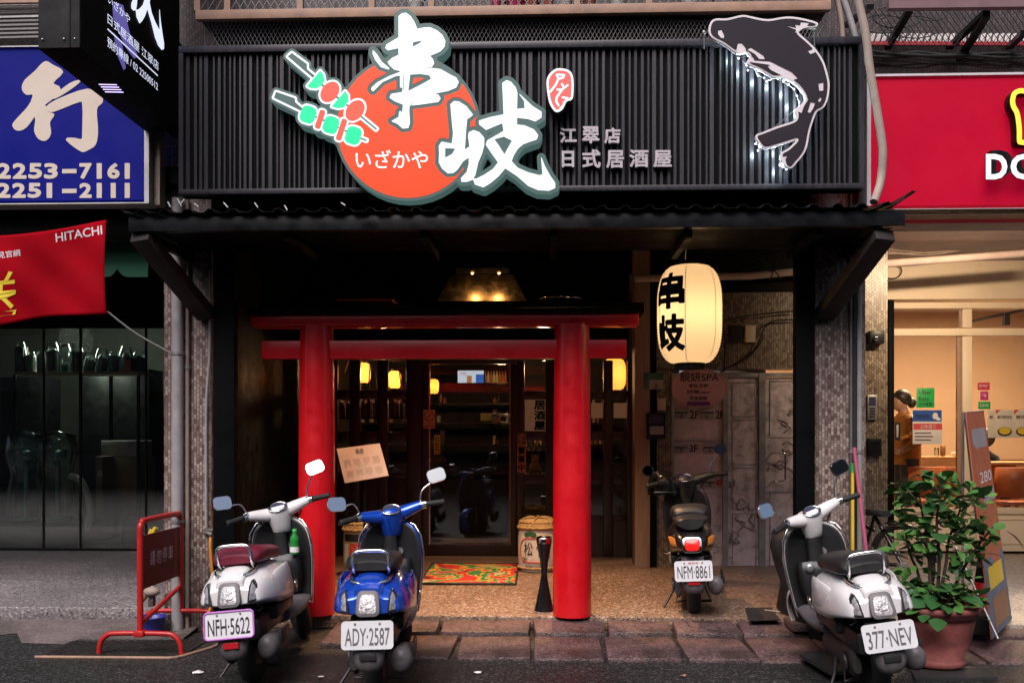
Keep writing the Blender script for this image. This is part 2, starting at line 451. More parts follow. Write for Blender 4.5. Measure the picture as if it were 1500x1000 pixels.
speckle('asphalt', (0.013, 0.0125, 0.013), (0.004, 0.004, 0.004), (0.085, 0.08, 0.08), 85, 0.62, 0.6, 0.45, (0.012, 0.012, 0.012), 0.7)
speckle('pebble_floor', (0.21, 0.125, 0.08), (0.06, 0.035, 0.025), (0.42, 0.32, 0.25), 70, 0.5, 0.5, 0.35, (0.05, 0.03, 0.022), 0.8)
speckle('terrazzo', (0.20, 0.175, 0.18), (0.05, 0.04, 0.04), (0.42, 0.38, 0.38), 75, 0.5, 0.35, 0.45, (0.06, 0.05, 0.05), 0.7)
speckle('terrazzo_tan', (0.32, 0.27, 0.22), (0.14, 0.10, 0.08), (0.5, 0.44, 0.37), 75, 0.55, 0.3, 0.25, (0.1, 0.08, 0.07), 0.7)
speckle('slab_red', (0.115, 0.062, 0.062), (0.04, 0.024, 0.024), (0.20, 0.14, 0.135), 90, 0.6, 0.5, 0.92, (0.016, 0.013, 0.012), 2.6)
speckle('concrete_ramp', (0.16, 0.125, 0.12), (0.09, 0.07, 0.07), (0.22, 0.18, 0.17), 110, 0.8, 0.4, 0.85, (0.025, 0.022, 0.02), 1.3)
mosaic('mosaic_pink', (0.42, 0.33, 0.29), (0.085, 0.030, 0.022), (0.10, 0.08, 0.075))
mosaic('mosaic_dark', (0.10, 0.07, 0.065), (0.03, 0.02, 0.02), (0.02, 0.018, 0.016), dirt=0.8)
mosaic('mosaic_brown', (0.33, 0.27, 0.2), (0.10, 0.06, 0.04), (0.06, 0.05, 0.04))
wood('dark_wood', (0.012, 0.006, 0.005), (0.035, 0.016, 0.013), 0.38)
wood('jamb_wood', (0.20, 0.13, 0.09), (0.33, 0.22, 0.16), 0.55)
wood('warm_wood', (0.16, 0.06, 0.02), (0.28, 0.12, 0.04), 0.4, 0.7, False)
pbr('black_metal', (0.006, 0.006, 0.007), 0.42, 0.0, var=0.3, vs=9, rvar=0.15, spec=0.25)
m_ = wood('black_slat', (0.014, 0.0125, 0.016), (0.040, 0.036, 0.045), 0.38, 0.6); N_, L_ = nodes_of(m_); g_ = N_.new('ShaderNodeNewGeometry')
L_.new(g_.outputs['Position'], [n for n in N_ if n.type == 'MAPPING'][0].inputs[0]); N_['Principled BSDF'].inputs['Specular IOR Level'].default_value = 0.4
pbr('black_paint', (0.0035, 0.0035, 0.004), 0.6, var=0.3, vs=5, rvar=0.15, spec=0.05)
pbr('black_matte', (0.004, 0.004, 0.004), 0.85, var=0.2, spec=0.15)
pbr('dark_wall', (0.008, 0.007, 0.007), 0.8, var=0.4, vs=4, spec=0.15)
pbr('rusty_beam', (0.012, 0.007, 0.006), 0.75, var=0.5, vs=12, dirt=0.5)
pbr('cream_paint', (0.70, 0.57, 0.42), 0.55, var=0.06, vs=3, dirt=0.08)
pbr('ceiling_pink', (0.52, 0.40, 0.36), 0.8, var=0.12, vs=3, dirt=0.3)
pbr('grey_pipe', (0.3, 0.28, 0.28), 0.4, var=0.15, vs=8, dirt=0.35)
pbr('galv', (0.35, 0.34, 0.34), 0.4, 0.7, var=0.2, vs=10, dirt=0.4)
pbr('steel', (0.55, 0.53, 0.5), 0.28, 0.95, var=0.08, vs=8, dirt=0.15)
pbr('chrome', (0.75, 0.75, 0.75), 0.09, 1.0, var=0.03, rvar=0.03)
pbr('rail_brown', (0.32, 0.19, 0.13), 0.6, var=0.2, vs=9, dirt=0.35)
pbr('wire', (0.05, 0.045, 0.045), 0.5, 0.3, var=0.2)
pbr('wire_grey', (0.16, 0.15, 0.15), 0.5, 0.3, var=0.2)
pbr('cable_tan', (0.30, 0.23, 0.19), 0.6, var=0.2, vs=6, dirt=0.3)
pbr('rubber', (0.012, 0.012, 0.012), 0.7, var=0.3, bump=0.15, bs=80)
pbr('white_paint', (0.72, 0.7, 0.69), 0.4, var=0.06, vs=5, dirt=0.12)
glassmat('shop_glass', (0.86, 0.88, 0.86), 0.03, 0.02)
glassmat('door_glass', (0.70, 0.70, 0.68), 0.0, 0.02)
glassmat('clear_glass', (0.97, 0.97, 0.96), 0.0, 0.02)
glassmat('plastic_film', (0.90, 0.96, 0.96), 0.02, 0.12)

# ================================================================ the ground
def struct(o): o['kind'] = 'structure'; return o
b = B(); b.quad((-60, -30, 0), (60, -30, 0), (60, 30, 0), (-60, 30, 0))
struct(b.build('road', 'asphalt'))
XPL0, XPL1 = P(240, 0, 6.8).x, P(310, 0, 6.8).x       # left pillar
XPR0, XPR1 = P(1192, 0, 6.8).x, P(1268, 0, 6.8).x     # right pillar
def fz(Y): return 0.10 + 0.10 * (Y - 6.95) / 2.65
def slab_sheet(x0, x1, y0, z0, y1, z1, base=0.001):
    q = B(); q.add([(x0, y0, z0), (x1, y0, z0), (x1, y1, z1), (x0, y1, z1), (x0, y0, base), (x1, y0, base), (x1, y1, base), (x0, y1, base)],
                   [(0, 1, 2, 3), (4, 7, 6, 5), (0, 4, 5, 1), (1, 5, 6, 2), (2, 6, 7, 3), (3, 7, 4, 0)])
    return q
XF = XPL1 - 0.03
XG = P(1262, 0, 6.8).x
struct(slab_sheet(XF, XG, 6.95, 0.10, 9.72, fz(9.72)).build('arcade_floor', 'pebble_floor', bevel=0.012))
struct(slab_sheet(-9, XF - 0.004, 7.03, 0.13, 14, 0.22).build('sidewalk_left', 'terrazzo', bevel=0.012))
struct(slab_sheet(XG + 0.004, 12, 6.75, 0.10, 14, 0.30).build('sidewalk_right', 'terrazzo_tan', bevel=0.012))
# broken concrete ramp in front of the left kerb
q = B(); n = 26; vs = []; random.seed(3)
for i in range(n + 1):
    x = -8 + (XPL0 + 0.25 + 8) * i / n
    vs += [(x, 6.35 + 0.10 * random.uniform(-1, 1) + (0.25 if i < n * 0.8 else 0), 0.004), (x, 7.026, 0.045 + 0.012 * random.uniform(-1, 1))]
q.add(vs, [(2 * i, 2 * i + 2, 2 * i + 3, 2 * i + 1) for i in range(n)])
struct(q.build('concrete_ramp', 'concrete_ramp'))
# the two rows of worn red paving slabs, each slab a piece
pav = thing('pavement', None, None, (0, 6.5, 0)); pav['kind'] = 'structure'
random.seed(11)
xa = [592, 668, 780, 884, 994, 1100, 1204, 1310, 1420, 1540, 1660]
def slab(px0, px1, Y0, Y1, z, tilt, sheet=None):
    x0, x1 = P(px0, 0, (Y0 + Y1) / 2).x + 0.012, P(px1, 0, (Y0 + Y1) / 2).x - 0.012
    q = B(); a, c, d, e = [random.uniform(-1, 1) * 0.006 for _ in range(4)]
    j = [random.uniform(-1, 1) * 0.014 for _ in range(8)]
    top = [(x0 + j[0], Y0 + j[1], z + a), (x1 + j[2], Y0 + j[3], z + c), (x1 + j[4], Y1 + j[5] * .4, z + d + tilt), (x0 + j[6], Y1 + j[7] * .4, z + e + tilt)]
    q.add(top + [(p[0], p[1], -0.02) for p in top], [(0, 1, 2, 3), (4, 7, 6, 5), (0, 4, 5, 1), (1, 5, 6, 2), (2, 6, 7, 3), (3, 7, 4, 0)])
    q.build('slab', 'slab_red', pav, bevel=0.012)
for a, c in zip(xa, xa[1:]): slab(a, c, 5.98, 6.55, 0.022, 0.018)
xb = [592, 645, 780, 888, 985, 1082, 1190, 1300, 1405, 1520, 1640]
for a, c in zip(xb, xb[1:]):
    slab(a, c, 6.57, 6.93 if c < 1260 else 6.73, 0.062, 0.016)
for a, c in zip([480, 535], [533, 590]): slab(a, c, 6.3, 6.93, 0.035, 0.02)
# iron chequered plate sunk in the asphalt at the left, its frame and diamonds
b = B(); o = G(150, 945, 0)
iron = pbr('iron', (0.035, 0.03, 0.028), 0.6, 0.4, var=0.4, vs=14, dirt=0.5)
t = thing('drain_cover', 'rusty chequered iron drain cover set in asphalt under red barrier', 'drain cover', (P(150, 0, 6.25).x, 6.2, 0.0))
x0, x1 = P(80, 0, 6.2).x, P(282, 0, 6.2).x
B().box((x0, 5.98, 0.001), (x1, 6.5, 0.010)).build('plate', iron, t)
q = B()
for i in range(30):
    for j in range(15):
        cx = x0 + 0.04 + (x1 - x0 - 0.08) * i / 29; cy = 6.02 + 0.44 * j / 14; s = 1 if (i + j) % 2 else -1
        q.bar((cx - 0.011, cy - 0.011 * s, 0.0115), (cx + 0.011, cy + 0.011 * s, 0.0115), 0.007, 0.005)
tag(q.build('tread_pattern', iron, t), kind='stuff')
q = B(); q.tube([(x0, 5.96, 0.006), (x1 - 0.06, 5.96, 0.006), (x1 - 0.01, 5.99, 0.006), (x1 + 0.10, 6.25, 0.006), (x1 + 0.13, 6.5, 0.006)], 0.011, 6); q.build('rim', 'rail_brown', t)

# ================================================================ the building
CZ = 3.20
# the houses on the other side of the street, seen only in glass and mirrors
opp = thing('opposite_building', 'grey apartment house across the street reflected in the glass', 'building', (0, -9, 0)); og = pbr('opp_wall', (0.10, 0.09, 0.085), 0.8, var=0.2, vs=1.5, dirt=0.4); ow = pbr('opp_window', (0.02, 0.022, 0.025), 0.15)
B().box((-26, -15, 0.002), (26, -8, 8.0)).build('wall', og, opp)
wsrc = None
for fl in range(2):
    for i in range(16):
        x = -24 + i * 3.2; z = 0.9 + fl * 3.0
        if wsrc is None: wsrc = B().box((x - 0.9, -8.0, z), (x + 0.9, -7.96, z + 1.5)).build('window', ow, opp)
        else: inst(wsrc, 'window', opp, (x, -7.98, z))
    B().box((-26, -7.9, 2.75 + fl * 3.0), (26, -7.1, 2.95 + fl * 3.0)).build('balcony_slab', og, opp)
bld = thing('apartment_building', 'old apartment building clad in small pink mosaic tiles above the shops', 'building', (0.2, 8, 0))
for nm, x0, x1 in (('pillar', XPL0, XPL1), ('pillar', XPR0, XPR1)):
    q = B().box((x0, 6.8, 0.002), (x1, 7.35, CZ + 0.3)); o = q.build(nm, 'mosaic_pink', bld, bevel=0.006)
# party walls between the shops
B().box((XPL0 + 0.12, 7.352, 0.0), (XPL1 - 0.1, 10.6, CZ)).build('party_wall', 'dark_wall', bld)
XE0, XE1 = P(1262, 0, 8.8).x, P(1300, 0, 8.8).x
B().box((XE0, 8.8, 0.0), (XE1, 10.05, CZ)).build('end_wall', 'mosaic_brown', bld)
# arcade ceilings and the slab above
XM = (XPL0 + XPL1) / 2; XN = (XE0 + XE1) / 2
B().box((XPL1 - 0.1, 6.7, CZ), (XE0 + 0.02, 10.6, CZ + 0.12)).build('ceiling', 'black_paint', bld)
B().box((-10, 6.7, CZ), (XPL1 - 0.102, 14, CZ + 0.12)).build('ceiling', 'dark_wall', bld)
B().box((XE0 + 0.022, 6.7, CZ), (12, 14, CZ + 0.12)).build('ceiling', 'ceiling_pink', bld)
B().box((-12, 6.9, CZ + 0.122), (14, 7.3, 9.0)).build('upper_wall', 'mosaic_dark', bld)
B().box((-10, 6.72, CZ - 0.32), (XPL0 - 0.004, 6.98, CZ - 0.002)).build('lintel_beam', 'dark_wall', bld)
B().box((XPR1 + 0.004, 6.72, CZ - 0.32), (12, 6.98, CZ - 0.002)).build('lintel_beam', 'ceiling_pink', bld)
B().box((XPL1 + 0.002, 6.9, CZ - 0.42), (XPR0 - 0.002, 7.1, CZ - 0.002)).build('lintel_beam', 'black_paint', bld)
# mosaic wall round the stair door
YS = 9.06
x0, x1 = P(955, 0, YS).x, XE0 - 0.002
q = B().box((x0, YS, P(0, 543, YS).z), (x1, YS + 0.2, P(0, 434, YS).z)); q.box((x0, YS, 0.05), (P(984, 0, YS).x, YS + 0.2, P(0, 545, YS).z - 0.002)); q.build('stair_wall', 'mosaic_brown', bld)
B().box((x0, YS + 0.05, P(0, 433, YS).z), (x1, YS + 0.2, CZ - 0.002)).build('transom_wall', 'dark_wall', bld)
B().box((P(930, 0, 9.0).x, 8.98, fz(9)), (P(952, 0, 9.0).x, 9.3, CZ - 0.002)).build('jamb', 'jamb_wood', bld, bevel=0.006)
B().box((P(951.5, 0, 9.0).x, 9.02, fz(9)), (P(962, 0, 9.0).x, 9.25, CZ - 0.002)).build('jamb', 'black_paint', bld)
# dark metal lining of the left side passage
B().box((XPL1 - 0.098, 7.36, fz(7.4)), (XPL1 - 0.06, 9.55, CZ - 0.002)).build('side_panel', 'black_metal', bld)
pipe_y = 8.9
B().tube([P(930, 408, 8.9), P(1100, 404, 8.9), P(1300, 386, 8.9), P(1520, 370, 8.9)], 0.035, 10).build('drain_pipe', 'ceiling_pink', bld)
# ================================================================ canopy over the izakaya
YA = 6.0
can = thing('awning', 'black steel awning with corrugated roof edge over the torii entrance', 'awning', (P(755, 0, 6.2).x, 6.2, P(0, 330, 6).z))
a, c = P(188, 339, YA), P(1326, 308, YA)
B().box((a.x, YA, a.z), (c.x, YA + 0.06, c.z)).build('front_beam', 'black_metal', can, bevel=0.004)
B().box((a.x + 0.02, YA + 0.062, a.z + 0.02), (c.x - 0.02, 6.79, a.z + 0.05)).build('soffit', 'black_paint', can)
# corrugated sheet, its wavy edge shows above the beam
q = B(); n = 420; zs = c.z + 0.012
rings = []
for i in range(n + 1):
    x = a.x - 0.03 + (c.x - a.x + 0.09) * i / n; ph = (x / 0.145) % 1.0
    hgt = 0.022 if 0.30 < ph < 0.55 else (0.0 if ph < 0.18 or ph > 0.67 else 0.022 * ((ph - 0.18) / 0.12 if ph < 0.3 else (0.67 - ph) / 0.12))
    bend = 0.06 * max(0, (x - c.x + 0.2) / 0.2) ** 2
    rings.append([Vector((x, YA - 0.05, zs + hgt + bend)), Vector((x, 6.78, zs + 0.10 + hgt))])
q.add([p for r in rings for p in r], [(2 * i, 2 * i + 2, 2 * i + 3, 2 * i + 1) for i in range(n)])
o = q.build('roof_sheet', 'black_metal', can, fix=False); md = o.modifiers.new('s', 'SOLIDIFY'); md.thickness = 0.003
for px0, px1 in ((312, 343), (1166, 1194)):
    B().box((P(px0, 0, 6.7).x, 6.7, 0.10), (P(px1, 0, 6.7).x, 6.788, a.z + 0.018)).build('post', 'black_paint', can, bevel=0.004)
for tip, foot in ((P(1296, 343, 6.03), P(1207, 462, 6.77)), (P(205, 345, 6.03), P(303, 462, 6.77))):
    q = B(); q.bar(tip, foot, 0.085, 0.13, up=(1, 0, 0)); q.build('brace', 'rusty_beam', can, bevel=0.006)
for px in (220, 420, 620, 812, 1010, 1200, 1290):
    B().box((P(px, 0, 6.05).x - 0.02, 6.062, a.z - 0.055), (P(px, 0, 6.05).x + 0.02, 6.78, a.z - 0.001)).build('joist', 'black_paint', can)
# torn white cable ties caught on the sheet edge
tie = pbr('tie_white', (0.6, 0.58, 0.6), 0.5)
for (ax, ay, bx, by) in ((246, 296, 250, 303), (260, 291, 266, 302), (264, 300, 270, 292), (285, 298, 291, 303), (328, 297, 334, 304), (373, 297, 378, 304), (417, 301, 421, 308), (500, 297, 506, 301)):
    B().bar(P(ax, ay, YA - 0.03), P(bx, by, YA - 0.03), 0.012, 0.006).build('cable_tie', tie, can)

# ================================================================ black slatted fascia
YF = 6.25
fas = thing('fascia_board', 'long black ribbed metal fascia board above the awning', 'sign board', (P(764, 0, YF).x, YF, P(0, 290, YF).z))
x0, x1 = P(264, 0, YF).x, P(1264, 0, YF).x; z0, z1 = P(0, 289, YF).z, P(0, 74, YF).z
B().box((x0, YF + 0.02, z0), (x1, YF + 0.10, z1)).build('back_panel', 'black_paint', fas)
B().box((x0, YF - 0.03, z1 - 0.045), (x1, YF + 0.018, z1)).build('top_trim', 'black_slat', fas, bevel=0.003)
B().box((x0, YF - 0.03, z0), (x1, YF + 0.018, z0 + 0.035)).build('bottom_trim', 'black_slat', fas, bevel=0.003)
B().box((x0, YF - 0.028, z0 + 0.036), (x0 + 0.03, YF + 0.018, z1 - 0.046)).build('end_trim', 'black_slat', fas)
B().box((x1 - 0.03, YF - 0.028, z0 + 0.036), (x1, YF + 0.018, z1 - 0.046)).build('end_trim', 'black_slat', fas)
src = []
for wv in (0.019, 0.026, 0.033):
    q = B(); h = z1 - z0 - 0.084; d = 0.018
    q.add([(-wv / 2, 0, 0), (wv / 2, 0, 0), (wv / 2 - .004, -d, 0), (-wv / 2 + .004, -d, 0), (-wv / 2, 0, h), (wv / 2, 0, h), (wv / 2 - .004, -d, h), (-wv / 2 + .004, -d, h)],
          [(0, 1, 2, 3), (4, 7, 6, 5), (3, 2, 6, 7), (0, 3, 7, 4), (1, 5, 6, 2)])
    me = bpy.data.meshes.new('slat'); bb = q; me.from_pydata([tuple(v) for v in q.v], [], q.f)
    bm = bmesh.new(); bm.from_mesh(me); bmesh.ops.recalc_face_normals(bm, faces=bm.faces); bm.to_mesh(me); bm.free()
    me.materials.append(MATS['black_slat']); src.append(me)
x = x0 + 0.05; k = 0; random.seed(5); pat = [random.choice((0, 0, 1, 1, 2)) for _ in range(97)]
while x < x1 - 0.045:
    wv = pat[k % 97]; o = bpy.data.objects.new('slat', src[wv]); COL.objects.link(o); o.parent = fas
    p = Vector((x, YF + 0.019, z0 + 0.040)); o.location = p - org(fas); o.rotation_euler = (0, 0, R(random.uniform(-3, 3)))
    x += (0.019, 0.026, 0.033)[wv] + random.choice((0.010, 0.014, 0.018, 0.022)); k += 1

# ================================================================ the round logo sign
teal = glow('sign_teal', (0.062, 0.118, 0.11), 0.75); orange = glow('sign_orange', (1.0, 0.060, 0.006), 0.80); swhite = glow('sign_white', (0.80, 0.90, 0.93), 0.92)
sgreen = glow('sign_green', (0.0, 0.78, 0.34), 0.8); sred = glow('sign_red', (0.92, 0.10, 0.06), 0.8)
A = lambda p: tr(p, 5, 520, 0)
C = lambda p: tr(p, 5, 630, 100)
D_ = lambda p: tr(p, 5.882, 390, 60)
chuan = [A(x) for x in (
    [(320,120),(345,100),(375,97),(410,125),(435,165),(455,215),(500,205),(550,203),(600,225),(640,260),(660,300),(655,340),(625,375),(580,395),(545,408),(570,435),(578,465),(560,490),(480,498),(412,505),(345,520),(290,510),(255,480),(240,455),(275,425),(320,405),(320,350),(240,368),(222,350),(232,328),(320,275)],
    [(132,370),(160,400),(195,455),(250,500),(245,508),(190,490),(150,440),(130,395)],
    [(120,655),(125,640),(165,605),(250,560),(330,530),(400,510),(480,505),(560,500),(630,510),(690,545),(740,570),(758,600),(740,640),(680,665),(600,680),(580,690),(610,695),(625,720),(610,745),(540,755),(470,765),(400,772),(340,760),(290,740),(255,715),(265,690),(330,680),(400,665),(480,625),(560,580),(545,550),(480,540),(400,545),(300,555),(200,600),(150,650),(130,668)],
    [(330,500),(405,500),(398,580),(388,660),(400,670),(400,760),(395,800),(400,900),(390,935),(350,940),(310,905),(270,888),(300,870),(320,860),(325,820),(335,815),(345,840),(352,780),(345,700),(350,640),(332,640)])]
chuan_h = [A([(425,310),(495,295),(470,320),(420,345)]), A([(408,506),(480,499),(560,496),(540,500),(470,503)]), A([(352,545),(357,545),(358,662),(352,662)]), A([(405,770),(430,740),(437,738),(412,772)])]
qi = [C(x) for x in (
    [(150,265),(175,243),(210,245),(265,280),(312,340),(290,360),(270,370),(262,450),(255,560),(250,600),(290,575),(280,500),(285,470),(320,455),(360,470),(395,510),(395,560),(380,620),(350,690),(330,780),(310,815),(270,830),(230,830),(228,805),(270,760),(285,700),(285,650),(240,680),(200,740),(170,765),(130,768),(90,735),(65,690),(68,620),(65,570),(85,540),(140,550),(160,555),(170,480),(160,380)],
    [(530,110),(560,90),(590,100),(625,140),(638,180),(635,300),(695,295),(690,240),(655,190),(750,280),(815,320),(815,360),(770,388),(720,370),(635,360),(635,415),(690,420),(760,450),(790,490),(780,520),(720,540),(680,555),(640,590),(610,640),(595,680),(640,730),(720,765),(800,785),(825,780),(815,655),(840,720),(880,790),(915,840),(915,875),(870,895),(790,890),(720,860),(640,790),(550,730),(500,790),(440,840),(390,870),(330,850),(315,810),(340,810),(400,780),(460,740),(500,690),(450,620),(410,560),(420,530),(490,490),(540,460),(530,400),(480,420),(410,450),(360,410),(360,385),(440,360),(540,340)])]
qi_h = [C([(110,585),(185,588),(160,630),(110,655)]), C([(470,520),(540,500),(600,530),(545,630),(525,600),(500,560)])]
def rrect(cx, cy, w_, h_, rot, r=0.35):
    pts = []; c, s = math.cos(R(rot)), math.sin(R(rot)); rr = r * min(w_, h_)
    for sx, sy, a0 in ((1, 1, 0), (-1, 1, 90), (-1, -1, 180), (1, -1, 270)):
        for k in range(6):
            t = R(a0 + 18 * k); x = sx * (w_ / 2 - rr) + rr * math.cos(t); y = sy * (h_ / 2 - rr) + rr * math.sin(t)
            pts.append((cx + x * c - y * s, cy + x * s + y * c))
    return pts
greens = [D_(p) for p in ([(465,260),(490,290),(500,340),(480,380),(430,410),(380,405),(355,390)], [(680,435),(705,470),(705,520),(670,570),(620,580),(565,565)], rrect(360, 635, 128, 145, 18), rrect(557, 725, 128, 145, 18), rrect(750, 815, 128, 150, 18))]
reds = [D_(p) for p in (circ(548, 440, 70, 96, 38), circ(765, 600, 70, 98, 38), rrect(463, 676, 46, 165, 18), rrect(648, 765, 46, 190, 18))]
paddles = [D_(p) for p in ([(185,135),(220,105),(350,200),(350,245),(418,300),(400,318)], [(65,490),(85,440),(245,495),(250,530),(312,582),(298,602)])]
def seg(p, q, w_):
    (ax, ay), (bx, by) = p, q; l = math.hypot(bx - ax, by - ay); nx, ny = -(by - ay) / l * w_ / 2, (bx - ax) / l * w_ / 2
    return [(ax + nx, ay + ny), (bx + nx, by + ny), (bx - nx, by - ny), (ax - nx, ay - ny)]
sticks = [D_(seg(*s)) for s in (((480, 380), (505, 398), 16), ((595, 478), (625, 495), 16), ((690, 550), (715, 568), 16), ((815, 650), (950, 762), 13), ((410, 648), (435, 660), 14), ((485, 680), (505, 690), 14), ((605, 738), (625, 748), 14), ((675, 772), (695, 782), 14), ((810, 838), (865, 858), 12))]
skew = greens + reds + paddles + sticks
YL = YF - 0.16
logo = thing('logo_sign', 'round orange lit logo sign with white calligraphy and grilled skewers on black fascia', 'shop sign', (P(620, 0, YL).x, YL, P(0, 290, YL).z))
disc = [circ(597, 187, 107.5)]
def base_fn(X, Yg):
    d = np.minimum(field(disc, X, Yg), field(chuan + qi, X, Yg, 6.5)); return np.minimum(d, field(skew, X, Yg, 6.5))
plate('backing', base_fn, (385, 5, 835, 305), 1.0, lambda x, y: P(x, y, YL), (0, 0.12, 0), teal, logo)
def or_fn(X, Yg):
    d = field([circ(597, 187, 103)], X, Yg); d = np.maximum(d, -field(chuan + qi, X, Yg, 6.0)); return np.maximum(d, -field(greens + reds + paddles + sticks, X, Yg, 1.5))
plate('orange_disc', or_fn, (480, 70, 715, 300), 1.0, lambda x, y: P(x, y, YL - 0.004), (0, 0.003, 0), orange, logo)
plate_px('character', chuan, YL - 0.006, 0.005, swhite, logo, 0.4, chuan_h, 0.0, 0.8)
plate_px('character', qi, YL - 0.006, 0.005, swhite, logo, 0.4, qi_h, 0.0, 0.8)
plate_px('skewer_outline', skew, YL - 0.006, 0.005, swhite, logo, 3.0, None, 0, 0.8)
for p in greens: plate_px('green_pepper', [p], YL - 0.009, 0.002, sgreen, logo, 0.2, None, 0, 0.7)
for p in reds: plate_px('meat_piece', [p], YL - 0.010, 0.003, sred, logo, 0.2, None, 0, 0.7)
for p in paddles + sticks: plate_px('stick', [p], YL - 0.0085, 0.0015, teal, logo, 0.0, None, 0, 0.6)
letters_px('hiragana', 'いざかや', swhite, logo, (521, 220, 627, 247), YL - 0.0045, off=0.012, depth=0.002)

# small red seal sign
E = lambda p: tr(p, 5.881, 790, 90)
seal = thing('seal_sign', 'small red and white oval seal sign beside the round logo', 'shop sign', P(821, 163, YL))
so_ = smoothp(E([(62,190),(80,120),(135,68),(200,62),(265,85),(293,150),(293,290),(275,330),(235,345),(200,410),(150,435),(110,400),(80,330)]), 4)
plate_px('backing', [so_], YL + 0.02, 0.10, 'black_metal', seal, 1.0, None, 0, 0.7)
plate_px('face', [so_], YL + 0.01, 0.009, glow('seal_white', (0.85, 0.85, 0.85), 0.95), seal, 0, None, 0, 0.6)
plate_px('red_field', [so_], YL + 0.007, 0.002, glow('seal_red', (0.95, 0.11, 0.10), 0.85), seal, -3.2, None, 0, 0.6)
st = []
for pl, wv in (([(95,262),(140,205),(165,150),(150,115),(215,118),(205,140),(165,152)], 18), ([(195,195),(210,225)], 18), ([(245,205),(195,245),(155,243)], 17), ([(195,245),(150,310),(145,345),(165,378)], 19), ([(200,310),(245,318),(210,360)], 17), ([(180,400), (205, 385)], 15)):
    for p, q_ in zip(pl, pl[1:]): st.append(E(seg(p, q_, wv)))
    for p in pl: st.append(E(circ(p[0], p[1], wv / 2, n=10)))
plate_px('seal_script', st, YL + 0.005, 0.0015, 'seal_white', seal, 0, None, 0, 0.5)

# raised metal letters
ltr = thing('raised_lettering', 'two rows of small grey raised metal characters on the black fascia', 'lettering', P(903, 245, YF - 0.03))
lm = pbr('letter_grey', (0.42, 0.38, 0.41), 0.4, 0.2, var=0.1, vs=20)
for ch, x0_, x1_, y0_, y1_ in (('江', 820, 845, 187, 209), ('翠', 853, 878, 185, 210), ('店', 885, 909, 187, 210), ('日', 823, 841, 221, 245), ('式', 853, 880, 219, 246), ('居', 888, 914, 220, 246), ('酒', 922, 950, 219, 245), ('屋', 957, 984, 220, 245)):
    bold_px('letter', ch, lm, ltr, (x0_, y0_, x1_, y1_), YF - 0.04, 0.75, 0.036)

# ================================================================ leaping fish sign with fairy lights
F = lambda p: tr(p, 4, 1020, 10)
fish = thing('fish_sign', 'dark leaping fish cut-out sign with pale outline and string of white lights', 'shop sign', P(1130, 248, YF - 0.12))
YH = YF - 0.15
sil = smoothp(F([(75,150),(80,100),(110,72),(180,70),(270,50),(330,60),(420,75),(520,60),(600,65),(700,90),(710,108),(690,120),(640,122),(605,140),(600,155),(650,200),(700,250),(745,320),(770,400),(780,460),(770,540),(745,590),(710,610),(690,650),(665,730),(650,810),(630,860),(590,910),(555,945),(520,930),(498,890),(500,855),(540,830),(590,780),(560,785),(480,810),(405,828),(370,800),(348,755),(390,735),(480,700),(570,670),(590,640),(585,600),(605,580),(640,540),(620,490),(570,440),(500,410),(450,410),(380,370),(300,330),(315,290),(290,265),(240,270),(160,215),(100,185)]), 3)
pw = pbr('outline_white', (0.66, 0.60, 0.63), 0.45, var=0.08)
fd = pbr('fish_dark', (0.020, 0.014, 0.022), 0.55, var=0.15, vs=5, spec=0.2)
plate_px('outline', [sil], YH, 0.03, pw, fish, 0.3, None, 0, 0.8)
spots = [F(x) for x in ([(128,140),(145,135),(160,165),(160,182),(145,180),(130,160)], [(235,265),(245,215),(265,215),(290,245),(280,270)], [(300,250),(320,240),(390,285),(400,305),(370,305),(345,275)], [(300,320),(330,295),(340,315),(430,320),(500,355),(560,385),(592,420),(570,425),(480,390),(440,370),(420,350),(440,340)], [(530,112),(590,125),(580,105),(610,110),(615,90),(660,95),(640,118),(610,140),(580,150),(590,135)], [(655,260),(690,245),(695,265),(670,275)], [(718,450),(743,445),(742,490),(722,490)], [(715,550),(728,532),(732,540),(722,556)], [(655,615),(672,560),(695,565),(680,600),(665,620)], [(595,610),(640,535),(655,540),(630,580),(615,620)], [(498,880),(530,875),(520,895),(530,930),(505,910)])]
def fish_fn(X, Yg):
    d = field([sil], X, Yg, -2.6); return np.maximum(d, -field(spots, X, Yg, 0.6))
plate('body', fish_fn, (1030, 15, 1225, 255), 0.7, lambda x, y: P(x, y, YH - 0.004), (0, 0.003, 0), fd, fish)
bulbm = glow('led_bulb', (0.75, 0.95, 1.0), 5.0)
bl = F([(160,235),(205,250),(255,285),(290,300),(235,315),(280,350),(290,385),(325,370),(350,415),(385,430),(400,450),(440,430),(465,435),(498,450),(530,470),(560,495),(578,535),(590,570),(590,595),(335,815),(360,835),(350,855),(415,840),(455,825),(490,820),(480,905),(478,940),(515,965)])
wirep = [P(x + 3, y - 3, YF - 0.06) for x, y in bl]
B().tube(wirep, 0.003, 5).build('wire', 'wire_grey', fish)
qb = B().ball((0, 0, 0), 0.0085, 8, 6)
first = None
for i, p in enumerate(wirep):
    if first is None:
        q = B().ball(p, 0.0052, 8, 6); first = q.build('light_bulb', bulbm, fish)
    else: inst(first, 'light_bulb', fish, Vector(p) - Vector((0, 0, 0.0052)))
def point(name, loc, col, e, rad=0.03, parent=None):
    l = bpy.data.lights.new(name, 'POINT'); l.energy = e; l.color = col; l.shadow_soft_size = rad
    o = bpy.data.objects.new(name, l); COL.objects.link(o); o.parent = parent; o.location = Vector(loc) - org(parent); return o
